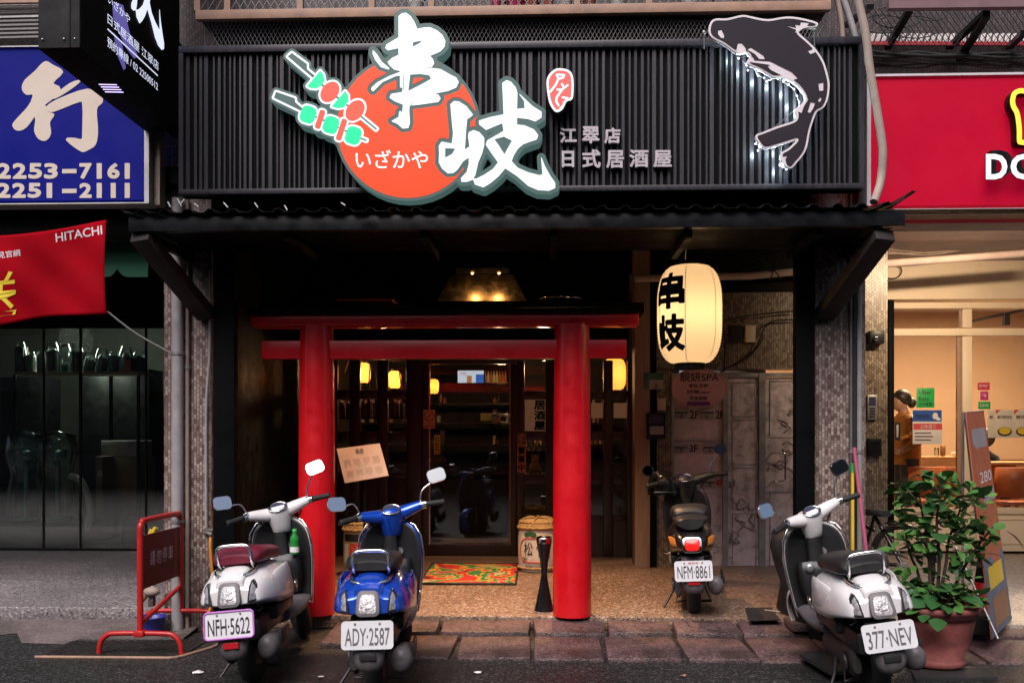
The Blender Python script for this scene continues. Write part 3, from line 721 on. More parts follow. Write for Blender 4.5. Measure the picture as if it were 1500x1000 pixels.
for px, py in ((1072, 80), (1088, 98), (1108, 112), (1128, 118), (1150, 130), (1162, 148), (1168, 160), (1108, 220), (1135, 218), (1140, 245)):
    point('bulb_light', P(px, py, YF - 0.06), (0.72, 0.93, 1.0), 1.0, 0.012, fish)
for (px, py, qy) in ((1031, 48, 72), (1193, 44, 72)):
    q = B(); q.tube([P(px, py, YF - 0.05), P(px, qy, YF - 0.02)], 0.005, 6); q.ball(P(px, py, YF - 0.05), 0.014, 8, 6); q.build('bracket', 'galv', fish)
# ================================================================ neighbouring signs
def PX(px, py, X):
    d = ray(px, py); t = X / d.x; return Vector((X, d.y * t, CAMZ + d.z * t))
# --- black box sign projecting over the street
XS0, XS1, YN, YB, ZB, ZT = -2.775, -2.535, 5.14, 6.55, 3.52, 5.6
pj = thing('projecting_sign', 'black box sign jutting over the street with white characters on its side', 'shop sign', ((XS0 + XS1) / 2, (YN + YB) / 2, ZB))
B().box((XS0, YN, ZB), (XS1, YB, ZT)).build('box', 'black_matte', pj, bevel=0.006)
fmat = pbr('sign_frame', (0.022, 0.021, 0.022), 0.4, var=0.2)
B().box((XS0 + 0.004, YN - 0.010, ZB + 0.004), (XS1 - 0.06, YN - 0.001, ZT)).build('end_plate', fmat, pj, bevel=0.003)
B().box((XS1 - 0.055, YN - 0.014, ZB + 0.004), (XS1 - 0.004, YN - 0.001, ZT)).build('end_plate', fmat, pj, bevel=0.003)
for zz in (ZB + 0.05, ZB + 0.5):
    for xx in (XS0 + 0.03, XS1 - 0.09, XS1 - 0.03):
        B().ball((xx, YN - 0.014, zz), 0.007, 8, 6).build('screw', 'galv', pj)
for zz in (ZB + 0.03, ZB + 0.62):
    B().box((XS1 - 0.14, YB, zz), (XS1 - 0.06, 6.79, zz + 0.06)).build('bracket', 'black_metal', pj)
lw = glow('lit_lilac', (0.74, 0.78, 0.95), 0.9); lv = glow('lit_violet', (0.10, 0.085, 0.30), 0.9)
def side_text(name, st, x0, x1, ytop, ybot, off=0.0):
    a, c = PX(x0, ybot, XS1 + 0.003), PX(x1, ybot, XS1 + 0.003); tz = PX(x0, ytop, XS1 + 0.003).z
    o_ = letters(name, st, lw, pj, a, (0, c.y - a.y, 0), (0, 0, tz - a.z), off=off, lift=0.001)
    if name == 'phone_line': tag(o_, kind='stuff')
side_text('hiragana', 'いざかや', 158, 190, -10, 4, 0.0)
side_text('shop_name', '日式居酒屋 江翠店', 157.5, 232, 19, 34, 0.0)
side_text('phone_line', '預約專線 / 02 22500512', 157, 231, 53, 68, 0.0)
a, c = PX(158, 43, XS1 + 0.003), PX(231, 105, XS1 + 0.003)
B().box((XS1 + 0.001, a.y, a.z - 0.003), (XS1 + 0.004, c.y, a.z + 0.003)).build('rule_line', lw, pj)
ya, yb = PX(178, 20, XS1).y, PX(238, 70, XS1).y; zb = PX(236, 75, XS1).z
def sp(gx, gy): return Vector((XS1 + 0.006, ya + (gx - 643) / 170 * (yb - ya), zb + (280 - gy) / 162 * (yb - ya) * 1.35))
def side_plate(name, polys, holes, inf, mat, lift):
    ap = [p for q in polys for p in q]
    def fn(X, Yg):
        d = field(polys, X, Yg, inf)
        return np.maximum(d, -field(holes, X, Yg, 0)) if holes else d
    return plate(name, fn, (min(p[0] for p in ap) - 8, min(p[1] for p in ap) - 8, max(p[0] for p in ap) + 8, max(p[1] for p in ap) + 8), 1.2, lambda x, y: sp(x, y) + Vector((lift, 0, 0)), (-0.002, 0, 0), mat, pj)
side_plate('character', qi, qi_h, 0.5, lw, 0.004)
pyz = [[PX(x, y, XS1) for x, y in q_] for q_ in ([(164, 2), (180, 8), (190, 50), (202, 84), (196, 86), (184, 70), (166, 30)], [(166, 48), (178, 62), (184, 100), (181, 103), (172, 82)])]
for q_ in pyz: B().prism([p + Vector((0.0005, 0, 0)) for p in q_], (0.0012, 0, 0)).build('violet_flame', lv, pj)
for i in range(4):
    p, q_ = G(145 + i * 3, 124 + 3.6 * i, ZB - 0.002), G(171 + i * 3.2, 124.5 + 3.6 * i, ZB - 0.002)
    B().bar(p, q_, 0.008, 0.003).build('vent_slit', glow('vent_violet', (0.62, 0.5, 1.0), 1.6) if i == 0 else 'vent_violet', pj)
# --- blue sign at the left
YBL = 6.55
blue = pbr('blue_sign', (0.004, 0.006, 0.12), 0.4, var=0.08, vs=4, spec=0.1, emit=(0.003, 0.005, 0.20), es=0.25)
beige = pbr('beige_vinyl', (0.52, 0.44, 0.37), 0.45, var=0.06, vs=5, emit=(0.5, 0.42, 0.35), es=0.12)
bs = thing('blue_sign', 'blue neighbour shop sign with large beige character and phone numbers', 'shop sign', P(100, 300, YBL))
boxpx(B(), -160, 70, 211, 296, YBL, 0.14).build('panel', blue, bs)
silver = pbr('sign_silver', (0.5, 0.48, 0.46), 0.4, 0.3, var=0.1)
boxpx(B(), -160, 66, 218, 70, YBL - 0.02, 0.16).build('frame', silver, bs); boxpx(B(), -160, 296, 218, 301, YBL - 0.02, 0.16).build('frame', silver, bs)
boxpx(B(), 211.2, 70.2, 218, 295.8, YBL - 0.02, 0.16).build('frame', silver, bs)
H = lambda p: tr(p, 3.125, 0, 0)
xing = [H(x) for x in ([(205,285),(240,300),(285,330),(240,380),(270,400),(270,430),(240,450),(180,500),(120,580),(80,595),(60,575),(75,550),(130,490),(150,450),(150,430),(120,430),(103,405),(115,370),(160,330)],
     [(165,510),(200,480),(215,515),(245,525),(225,560),(230,610),(210,640),(180,635),(160,600),(165,555)], [(250,440),(320,385),(365,372),(310,415),(255,447)],
     [(215,490),(270,455),(400,410),(460,445),(465,470),(440,500),(445,600),(435,660),(400,685),(370,690),(305,640),(340,635),(375,640),(380,600),(380,480),(360,465),(270,500),(230,510)])]
plate_px('character', [smoothp(q_, 3) for q_ in xing], YBL - 0.004, 0.003, beige, bs, 1.2, None, 0, 1.0)
for st, x0_, x1_, y0_, y1_ in (('2253', -6, 86, 239, 262), ('7161', 115, 197, 239, 262), ('2251', -6, 84, 268, 290), ('2111', 115, 197, 268, 290)):
    for k_, dg_ in enumerate(st):
        w_ = (x1_ - x0_) / 4; n_ = 0.30 if dg_ == '1' else 0.06; bold_px('digit', dg_, beige, bs, (x0_ + k_ * w_ + w_ * n_, y0_, x0_ + (k_ + 1) * w_ - w_ * (0.34 if dg_ == '1' else 0.06), y1_), YBL - 0.004, 0.5 if dg_ == '1' else 1.3, 0.003, 0.6)
for yy in (250, 279): boxpx(B(), 91, yy - 2.5, 112, yy + 4, YBL - 0.004, 0.003).build('dash', beige, bs)
boxpx(B(), 219, 176, 234, 300, YBL + 0.05, 0.1).build('side_box', 'cable_tan', bs)
# --- red sign at the right
YRR = 6.38
redp = pbr('red_sign', (0.26, 0.001, 0.014), 0.45, var=0.08, vs=3, spec=0.12, dirt=0.1, emit=(0.50, 0.001, 0.026), es=0.42)
rs = thing('red_sign', 'bright crimson eatery sign with white letters and yellow outline logo', 'shop sign', P(1400, 305, YRR))
boxpx(B(), 1276, 109, 1900, 301, YRR, 0.14).build('panel', redp, rs)
rw = pbr('frame_white', (0.6, 0.55, 0.57), 0.4, var=0.1, dirt=0.15)
boxpx(B(), 1270, 104, 1900, 108.8, YRR - 0.02, 0.16).build('frame', rw, rs); boxpx(B(), 1270, 301.2, 1900, 307, YRR - 0.02, 0.16).build('frame', rw, rs)
boxpx(B(), 1270, 109, 1275.8, 301, YRR - 0.02, 0.16).build('frame', rw, rs)
boxpx(B(), 1300, 307.5, 1900, 316, YRR + 0.02, 0.12).build('wood_strip', 'rail_brown', rs)
sw = glow('sign_face_white', (0.9, 0.9, 0.92), 1.0)
for ch, x0_, x1_ in (('D', 1444, 1475), ('O', 1480, 1518)):
    letters_px('letter_shell', ch, 'black_metal', rs, (x0_ - 1, 226, x1_, 264), YRR - 0.001, off=0.03, depth=0.085)
    letters_px('letter', ch, sw, rs, (x0_, 226, x1_, 263), YRR - 0.088, off=0.03, depth=0.004)
K = lambda p: tr(p, 2.857, 1200, 0)
hat = smoothp(K([(800,420),(810,385),(840,370),(870,372),(900,360),(940,372),(985,375),(1005,400),(1005,450),(985,480),(982,560),(975,600),(940,606),(900,606),(850,606),(830,595),(828,540),(820,480),(805,450)]), 4)
def ring_fn(X, Yg): d = field([hat], X, Yg, 0); return np.maximum(d, -(d + 7.0))
plate('logo_shell', ring_fn, (1475, 120, 1560, 220), 0.9, lambda x, y: P(x, y, YRR - 0.085), (0, 0.084, 0), 'black_metal', rs)
plate('logo_outline', ring_fn, (1475, 120, 1560, 220), 0.9, lambda x, y: P(x, y, YRR - 0.090), (0, 0.004, 0), glow('sign_yellow', (0.95, 0.72, 0.06), 1.0), rs)

# ================================================================ red cloth banner and rope
YBN = 6.35
def bw(px, py):      # folds of the cloth
    u = (px + 60) / 215; v = (py - 320) / 160
    return YBN + 0.020 * math.sin(u * 9 + v * 3.0) + 0.008 * math.sin((u - v) * 13 + 2 * u * u) + 0.03 * v * v - 0.05 * u
ban = thing('banner', 'sagging red cloth banner tied to the left pillar', 'banner', P(60, 470, YBN))
q = B(); nu, nv = 56, 28
def bpt(i, j):
    u, v = i / nu, j / nv; px = -110 + u * (156 - 8 * math.sin(v * math.pi) * 0.35 + 110)
    top = 322 + 23 * (1 - u) + 10 * math.sin(u * math.pi); bot = 458 + 31 * (1 - u) + 4 * math.sin(u * 7)
    py = top + v * (bot - top); return px, py
q.add([P(*bpt(i, j), bw(*bpt(i, j))) for i in range(nu + 1) for j in range(nv + 1)],
      [(i * (nv + 1) + j, (i + 1) * (nv + 1) + j, (i + 1) * (nv + 1) + j + 1, i * (nv + 1) + j + 1) for i in range(nu) for j in range(nv)], True)
cloth = pbr('banner_red', (0.27, 0.0015, 0.007), 0.8, var=0.12, vs=4, spec=0.05, bump=0.1, bs=200)
o = q.build('cloth', cloth, ban); md = o.modifiers.new('s', 'SOLIDIFY'); md.thickness = 0.003
def cloth_text(name, st, mat, quad, off=0.0, shear=0.0):
    vs_, fs_ = textmesh(st, off, shear); x0 = min(v.x for v in vs_); x1 = max(v.x for v in vs_); y0 = min(v.y for v in vs_); y1 = max(v.y for v in vs_)
    (tlx, tly), (trx, try_), (blx, bly) = quad; out = []
    for v in vs_:
        a = (v.x - x0) / (x1 - x0); c = 1 - (v.y - y0) / (y1 - y0)
        px = tlx + a * (trx - tlx) + c * (blx - tlx); py = tly + a * (try_ - tly) + c * (bly - tly)
        out.append(P(px, py, bw(px, py) - 0.006))
    B().add(out, fs_).build(name, mat, ban, fix=False)
pk = pbr('print_white', (0.60, 0.52, 0.55), 0.7, var=0.05); yl = pbr('print_yellow', (0.62, 0.48, 0.02), 0.7, var=0.05)
cloth_text('lettering', 'HITACHI', pk, ((81, 342), (149, 330), (82, 355)), 0.012)
cloth_text('lettering', '見官網', pk, ((-4, 369), (29, 365), (-3, 379)), 0.01)
cloth_text('lettering', '送', yl, ((-40, 402), (26, 396), (-42, 468)), 0.035)
B().tube(curve([P(157, 456, YBN - 0.03), P(200, 489, 6.5), P(252, 518, 6.74)], 4), 0.006, 6).build('rope', pbr('rope_white', (0.6, 0.58, 0.56), 0.8), ban)
V_ = lambda p: tr(p, 3.847, 0, 300)
val = thing('scalloped_valance', 'green scalloped valance hanging behind the red banner', 'valance', P(190, 405, 7.0))
plate_px('cloth', [V_([(300,205),(750,205),(835,310),(832,405),(720,406),(695,400),(675,382),(660,358),(645,382),(625,400),(600,404),(500,404),(480,380),(470,358),(455,385),(430,402),(300,404)])], 7.0, 0.02, pbr('valance_green', (0.008, 0.11, 0.055), 0.6, var=0.1), val, 0, None, 0, 1.2)
# ================================================================ pipes on the pillars
def pipe(name, label, pts, r, mat, clamps=(), cat='pipe', n=10):
    t = thing(name, label, cat, pts[0]); B().tube(pts, r, n).build('tube', mat, t)
    for c in clamps: B().tube([Vector(c) - Vector((0, 0, 0.012)), Vector(c) + Vector((0, 0, 0.012))], r + 0.007, n).build('clamp', 'galv', t)
    return t
p0_, p1_ = P(260, 0, 6.73), P(271, 0, 6.76)
pipe('drain_pipe', 'thick grey drain pipe running down the left mosaic pillar', [(p0_.x, 6.73, 0.03), (p0_.x, 6.73, 3.1)], 0.042, 'grey_pipe', [(p0_.x, 6.73, P(0, 518, 6.73).z), (p0_.x, 6.73, P(0, 762, 6.73).z)])
pipe('conduit', 'thin brown conduit beside the thick drain pipe on left pillar', [(p1_.x + 0.012, 6.77, 0.03), (p1_.x + 0.012, 6.77, 3.1)], 0.016, 'cable_tan', [(p1_.x + 0.012, 6.77, 1.9)])
p2_ = P(304, 0, 6.77); pipe('conduit', 'thin grey water pipe with tap near right edge of left pillar', curve([(p2_.x + 0.02, 6.77, 2.6), (p2_.x + 0.015, 6.77, 2.0), (p2_.x - 0.01, 6.77, 1.6), (p2_.x - 0.01, 6.77, 0.75)], 5), 0.011, 'grey_pipe')
for px, r, col, lb in ((1252, 0.017, 'rubber', 'thin black pipe running down the right mosaic pillar'), (1259, 0.019, 'grey_pipe', 'pale grey conduit running down the right mosaic pillar'), (1247, 0.010, 'wire_grey', 'slim dark grey cable on the right mosaic pillar')):
    p = P(px, 0, 6.77); pipe('conduit', lb, [(p.x, 6.775, 0.09), (p.x, 6.775, 3.15)], r, col, [(p.x, 6.775, 1.3)])
# ================================================================ balcony cage and cables above
YBC = 6.35
pbr('mesh_grey', (0.22, 0.20, 0.20), 0.5, 0.3, var=0.3, vs=4)
rb = thing('balcony_cage', 'brown steel balcony cage with diamond grille above the fascia', 'balcony', P(750, 25, YBC))
def rail(p, q_, w_, h_, nm='rail', m='rail_brown'): B().bar(p, q_, w_, h_).build(nm, m, rb, bevel=0.003)
zr = P(750, 17, YBC).z; xa_, xb_ = P(288, 0, YBC).x, P(1216, 0, YBC).x
rail((xa_, YBC, zr), (xb_, YBC, zr), 0.05, 0.062)
rail((xa_, YBC, zr + 1.0), (xb_, YBC, zr + 1.0), 0.05, 0.05)
for px in (290, 334, 440, 545, 632, 845, 950, 1214):
    x = P(px, 0, YBC).x; B().box((x - 0.02, YBC - 0.02, zr + 0.032), (x + 0.02, YBC + 0.02, zr + 0.97)).build('post', 'rail_brown', rb)
q = B(); zz0, zz1 = zr + 0.03, zr + 0.5; st_ = 0.052; x = xa_ - 0.5
while x < xb_:
    for s in (1, -1):
        p_, r_ = Vector((x, YBC, zz0)), Vector((x + (zz1 - zz0) * 0.62, YBC, zz1))
        if s < 0: p_, r_ = Vector((x + (zz1 - zz0) * 0.62, YBC, zz0)), Vector((x, YBC, zz1))
        if min(p_.x, r_.x) > xa_ and max(p_.x, r_.x) < xb_: q.bar(p_, r_, 0.006, 0.004)
    x += st_
tag(q.build('grille', 'wire_grey', rb), kind='stuff')
B().box((xa_, YBC + 0.04, zr + 0.0), (xb_, 6.88, zr + 0.02)).build('tray', 'wire', rb)
q = B()                      # expanded wire mesh hanging below the tray
for (u0, u1, v0, v1) in ((300, 1216, 27, 78),):
    n = 150
    for i in range(n):
        xx = u0 + (u1 - u0) * i / n
        for s in (1, -1):
            a_, c_ = P(xx, v0 + 2, 6.40), P(min(max(xx + s * 26, u0), u1), v1, 6.44); q.bar(a_, c_, 0.0035, 0.003)
tag(q.build('wire_mesh', 'mesh_grey', rb), kind='stuff')
for px in (430, 600, 715, 800, 905, 1175):
    B().bar(P(px, 24, 6.45), P(px - 12, 80, 6.80), 0.035, 0.03).build('strut', 'black_metal', rb)
rb2 = thing('window_cage', 'purple grey window cage with angled struts above the red sign', 'balcony', P(1400, 12, 6.3))
B().bar(P(1300, 9, 6.2), P(1900, 2, 6.2), 0.05, 0.05).build('rail', pbr('cage_purple', (0.16, 0.09, 0.10), 0.6, var=0.2), rb2)
for x0_, y0_, x1_, y1_ in ((1332, 16, 1300, 66), (1445, 18, 1390, 66), (1445, 24, 1405, 84), (1500, 48, 1478, 66), (1275, 10, 1240, 34)):
    B().bar(P(x0_, y0_, 6.25), P(x1_, y1_ + 4, 6.85), 0.045, 0.03).build('strut', 'black_metal', rb2)
q = B()
for i in range(34):
    xx = 1270 + 300 * i / 34
    for s in (1, -1): q.bar(P(xx, 12, 6.5), P(xx + s * 40, 68, 6.6), 0.004, 0.003)
tag(q.build('wire_mesh', 'wire', rb2), kind='stuff')
lw2 = thing('awning_strip', 'pale corrugated window awning strip seen under the cage', 'awning', P(1380, 60, 6.8))
q = B(); 
for i in range(40): q.bar(P(1270 + i * 9, 50, 6.87), P(1266 + i * 9, 66, 6.75), 0.03, 0.006)
tag(q.build('strip', pbr('strip_pale', (0.42, 0.38, 0.37), 0.6, dirt=0.3), lw2), kind='stuff')
B().bar(P(1262, 64, 6.74), P(1900, 66, 6.74), 0.02, 0.025).build('red_edge', pbr('edge_red', (0.3, 0.01, 0.02), 0.5), lw2)
rb3 = thing('louvre_window', 'dim louvred window above the blue sign at the corner', 'window', P(30, 60, 6.8))
for i in range(9): B().bar(P(-20, 8 + i * 6, 6.85), P(62, 6 + i * 6, 6.85), 0.012, 0.014).build('slat', 'galv' if i in (0, 3) else 'wire_grey', rb3)
B().bar(P(-20, 3, 6.8), P(62, 2, 6.8), 0.03, 0.03).build('frame', 'rail_brown', rb3)
for i in range(4): B().bar(P(4 + i * 16, -10, 6.8), P(4 + i * 16, 4, 6.8), 0.012, 0.01).build('bar', 'rail_brown', rb3)
for lab, mt, r, pts in (('thick tan cable hanging in front of the red sign edge', 'cable_tan', 0.026, [(1254, -10), (1268, 50), (1274, 100), (1286, 170), (1293, 220), (1290, 265), (1280, 296)]),
                  ('grey conduit behind the thick tan cable at top right', 'grey_pipe', 0.022, [(1232, -10), (1244, 25), (1254, 60), (1258, 90)]),
                  ('brown conduit beside the balcony cage at top right', 'cable_tan', 0.018, [(1224, -10), (1232, 30), (1236, 90)])):
    t = thing('cable', lab, 'cable', P(pts[-1][0], pts[-1][1], 6.15)); dep = 6.12 if r > 0.025 else 6.5
    B().tube(curve([P(x, y, dep if y < 280 else 6.05) for x, y in pts], 6), r, 10).build('sheath', mt, t)
t = thing('cable_bundle', 'tangle of thin black cables running above the red sign', 'cables', P(1400, 90, 6.7)); random.seed(21)
for i in range(9):
    y0_ = 74 + i * 2.2; ln = [P(1262 + k * 40, y0_ + random.uniform(-3, 3) + 12 * math.sin(k * 0.5 + i) * 0.4 + k * 1.2, 6.66 + 0.01 * i) for k in range(8)]
    B().tube(curve(ln, 4), random.choice((0.004, 0.006, 0.010)), 6).build('wire', 'rubber', t)
for i in range(6):
    cx, cy, rr = random.uniform(1290, 1390), random.uniform(20, 50), random.uniform(10, 24)
    B().tube([P(cx + rr * 1.6 * math.cos(a_), cy + rr * 0.7 * math.sin(a_), 6.7 + i * 0.012) for a_ in [k * math.pi / 10 for k in range(20)]], 0.004, 5, closed=True).build('loop', 'rubber', t)
# pots on the balcony ledge
random.seed(9)
potc = {'pink': (0.5, 0.03, 0.12), 'clay': (0.33, 0.10, 0.06), 'white': (0.6, 0.58, 0.56), 'grey': (0.3, 0.3, 0.3)}
for nm, c_ in potc.items(): pbr('pot_' + nm, c_, 0.55, var=0.1)
lf = pbr('leaf_dim', (0.03, 0.07, 0.02), 0.5, var=0.4, vs=30)
for px, wpx, cl, lb in ((610, 22, 'white', 'white flower pot on the balcony ledge above the big logo'), (727, 14, 'pink', 'small bright pink pot on the balcony ledge'), (755, 26, 'pink', 'wide rose pink pot on the balcony ledge'), (778, 22, 'clay', 'clay pot between the pink pot and small clay pot'), (802, 18, 'clay', 'small clay pot on the balcony ledge'), (828, 20, 'white', 'white pot right of the clay pots on the balcony'), (862, 22, 'clay', 'round clay pot on the ledge near the centre right'), (905, 26, 'white', 'white bucket on balcony ledge left of the fish sign'), (1010, 30, 'white', 'white planter on the ledge over the fish head'), (1060, 34, 'grey', 'grey planter on ledge above the fish sign')):
    t = thing('flower_pot', lb, 'flower pot', P(px, 14, 6.5), 'pots on the balcony ledge'); c_ = P(px, 14, 6.5); r = wpx / 1400 * 6.5 / 2; c_.z = zr + 0.021
    B().lathe([(r * 0.75, 0), (r * 0.95, 0.10), (r, 0.105), (r, 0.13), (r * 0.8, 0.13), (r * 0.75, 0.11)], c_, 14).build('pot', 'pot_' + cl, t)
    q = B()
    for k in range(40):
        a_ = random.uniform(0, 6.3); e_ = random.uniform(0.2, 1.4); l_ = random.uniform(0.08, 0.22); d_ = Vector((math.cos(a_) * math.cos(e_), math.sin(a_) * math.cos(e_), math.sin(e_)))
        p_ = c_ + Vector((0, 0, 0.12)) + d_ * l_; s_ = d_.orthogonal().normalized() * 0.014; q.quad(p_ - s_, p_ + d_ * -0.03, p_ + s_, p_ + d_ * 0.04)
    tag(q.build('foliage', lf, t), kind='stuff')
# ================================================================ torii gate
tred = pbr('torii_red', (0.60, 0.004, 0.011), 0.36, var=0.14, vs=5, rvar=0.12, coat=0.2, dirt=0.10, bump=0.06, bs=30)
YT = 7.0
tor = thing('torii_gate', 'bright red torii gate of two round posts and two beams before the door', 'torii', (P(652, 0, YT).x, YT, 0.1))
for px, r in ((464, 0.134), (838, 0.140)):
    c_ = P(px, 0, YT); B().lathe([(r, 0.101), (r, 0.5), (r * 0.98, 1.4), (r * 0.90, P(0, 479, YT).z)], (c_.x, YT, 0), 40).build('post', tred, tor, bevel=0.0)
a_, c_ = P(386, 526, YT), P(917, 498, YT)
B().box((a_.x, YT - 0.055, a_.z), (c_.x, YT + 0.055, c_.z)).build('tie_beam', tred, tor, bevel=0.006)
a_, c_ = P(372, 479.5, YT), P(934, 461, YT)
B().box((a_.x, YT - 0.09, a_.z), (c_.x, YT + 0.12, c_.z)).build('top_beam', tred, tor, bevel=0.006)
B().box((a_.x - 0.01, YT - 0.13, c_.z + 0.001), (c_.x + 0.01, YT + 0.16, c_.z + 0.04)).build('cap_beam', 'black_matte', tor, bevel=0.006)

# ================================================================ lanterns
def paper(name, col, tcol, em):
    m = bpy.data.materials.new(name); m.use_nodes = True; N, L = m.node_tree.nodes, m.node_tree.links
    for n in list(N): N.remove(n)
    o = N.new('ShaderNodeOutputMaterial'); d = N.new('ShaderNodeBsdfDiffuse'); d.inputs[0].default_value = (*col, 1)
    t = N.new('ShaderNodeBsdfTranslucent'); t.inputs[0].default_value = (*tcol, 1)
    e = N.new('ShaderNodeEmission'); e.inputs[0].default_value = (*tcol, 1); e.inputs[1].default_value = em
    mx = N.new('ShaderNodeMixShader'); mx.inputs[0].default_value = 0.75; ad = N.new('ShaderNodeAddShader')
    L.new(d.outputs[0], mx.inputs[1]); L.new(t.outputs[0], mx.inputs[2]); L.new(mx.outputs[0], ad.inputs[0]); L.new(e.outputs[0], ad.inputs[1]); L.new(ad.outputs[0], o.inputs[0])
    MATS[name] = m; return m
def lantern(name, label, c, r, h, mat, st=None, az=0.0, ribs=34, energy=6.0, col=(1, 0.72, 0.36), group=None, flat=0.62):
    """c: centre"""
    c = Vector(c); t = thing(name, label, 'lantern', c - Vector((0, 0, h / 2)), group)
    def rad(z):      # z in -1..1
        k = max(0.0, 1 - abs(z) ** 3.4) ** 0.5; return r * (0.45 + 0.55 * k) if abs(z) < 1 else r * 0.45
    n = 48; rings = []
    m_ = ribs * 2
    for i in range(m_ + 1):
        z = -1 + 2 * i / m_; rr = rad(z) * (1.0 if i % 2 else 0.968)
        rings.append([c + Vector((rr * math.cos(2 * math.pi * k / n), rr * math.sin(2 * math.pi * k / n), z * h / 2)) for k in range(n)])
    B().loft(rings, cap=False).build('paper_shade', mat, t)
    for z in (-1, 1): B().lathe([(r * 0.43, -0.012), (r * 0.47, -0.012), (r * 0.47, 0.016), (r * 0.43, 0.016)], c + Vector((0, 0, z * (h / 2 + 0.012))), 24, cap=False).build('hoop', 'black_matte', t)
    if ribs > 20:
        for k in range(6):
            a_ = R(k * 60 + 14); B().tube([c + Vector(((rad(z / 12) - 0.006) * math.cos(a_), (rad(z / 12) - 0.006) * math.sin(a_), z / 12 * h / 2)) for z in range(-12, 13)], 0.003, 5).build('rib', 'cable_tan', t)
    if st:
        z0_ = h * 0.36
        for i, ch in enumerate(st):
            hh = h * 0.37; ww = hh * 0.95; base = c.z + h * 0.40 - i * h * 0.42
            def onto(x, y, base=base, hh=hh, ww=ww):
                z = base - y / 100 * hh; a_ = az + (x / 100 - 0.5) * ww / r; rr = rad((z - c.z) / (h / 2)) + 0.003
                return Vector((c.x + rr * math.sin(a_), c.y - rr * math.cos(a_), z))
            plate('character', glyph_fn(ch, 0, 0, 100, 100, 4.0), (-2, -2, 102, 102), 1.5, onto, (0, 0.001, 0), 'black_matte', t, 2)
    l = point('lamp', c, col, energy, r * 0.25, t)
    return t
pap = paper('lantern_paper', (0.55, 0.42, 0.25), (1.0, 0.74, 0.44), 0.20)
lan = lantern('paper_lantern', 'large lit cream paper lantern with black brush characters hanging under awning', P(1010, 461, 6.9), 0.232, 0.70, pap, '串歧', R(-47), 34, 2.5, (1.0, 0.80, 0.52))
c_ = P(1010, 389, 6.9); B().tube(curve([c_, P(1004, 378, 6.85), P(1007, 350, 6.7)], 4), 0.004, 6).build('hanging_wire', 'wire_grey', lan)
B().lathe([(0.11, -0.03), (0.11, 0.0)], P(1010, 534, 6.9), 16).build('base_cap', 'black_matte', lan)

# ================================================================ izakaya shopfront (plane YD) and its room
YD = 9.6
sf = thing('izakaya_shopfront', 'dark wooden izakaya shopfront with glazed lattice and sliding glass door', 'shopfront', (P(700, 0, YD).x, YD, fz(YD)))
XI0, XI1 = XPL1 - 0.058, P(930, 0, 9.0).x - 0.002
zf = fz(YD) + 0.001
def fr(px0, py0, px1, py1, dy=0.0, th=0.06, nm='frame', mt='dark_wood', bv=0.004):
    a_, c_ = P(px0, py1, YD), P(px1, py0, YD); B().box((a_.x, YD + dy, max(a_.z, zf)), (c_.x, YD + dy + th, c_.z)).build(nm, mt, sf, bevel=bv)
a_ = P(0, 527, YD)
B().box((XI0, YD, a_.z), (XI1, YD + 0.1, CZ - 0.002)).build('upper_panel', 'black_paint', sf)
zsill = P(0, 693, YD).z
# mullions left window
for x0_, x1_ in ((462, 494), (512, 527), (553, 568), (595, 617)): fr(x0_, 527.5, x1_, 830, 0.0, 0.07, 'mullion')
for x0_, x1_ in ((494.2, 511.8), (527.2, 552.8), (568.2, 594.8)):
    for y0_, y1_ in ((571, 584), (632, 649), (693, 700)): fr(x0_, y0_, x1_, y1_, 0.012, 0.045, 'glazing_bar')
    fr(x0_, 700.3, x1_, 830, 0.02, 0.03, 'lower_panel')
    for y0_, y1_ in ((528, 571), (584, 632), (649, 693)): fr(x0_, y0_, x1_, y1_, 0.03, 0.005, 'pane', 'clear_glass', 0)
# door
fr(617.2, 527.5, 757, 533, 0.0, 0.07, 'door_head'); fr(617.2, 533.2, 628, 815, 0.01, 0.05, 'door_stile'); fr(748, 533.2, 757, 815, 0.01, 0.05, 'door_stile')
fr(628.2, 798, 747.8, 814, 0.01, 0.05, 'door_rail'); fr(628.2, 533.2, 747.8, 797.8, 0.03, 0.008, 'door_pane', 'door_glass', 0)
fr(628.2, 533.2, 630, 797.8, 0.005, 0.02, 'door_trim', 'steel', 0); fr(746, 533.2, 747.8, 797.8, 0.005, 0.02, 'door_trim', 'rail_brown', 0)
fr(610, 815.5, 765, 822, -0.06, 0.13, 'threshold', 'rail_brown'); 
# right lattice
for x0_, x1_ in ((757.2, 768), (799, 865), (884, 898), (919, 932)): fr(x0_, 527.5, x1_, 830, 0.0, 0.07, 'mullion')
for x0_, x1_ in ((768.2, 798.8), (865.2, 883.8), (898.2, 918.8)):
    for y0_, y1_ in ((572, 585), (631, 645), (694, 708), (754, 762)): fr(x0_, y0_, x1_, y1_, 0.012, 0.045, 'glazing_bar')
    fr(x0_, 762.3, x1_, 830, 0.02, 0.03, 'lower_panel', wood('grey_wood', (0.03, 0.022, 0.022), (0.075, 0.055, 0.055), 0.6) if x0_ == 768.2 else 'grey_wood')
    for y0_, y1_ in ((528, 572), (585, 631), (645, 694), (708, 754)): fr(x0_, y0_, x1_, y1_, 0.03, 0.005, 'pane', 'clear_glass', 0)
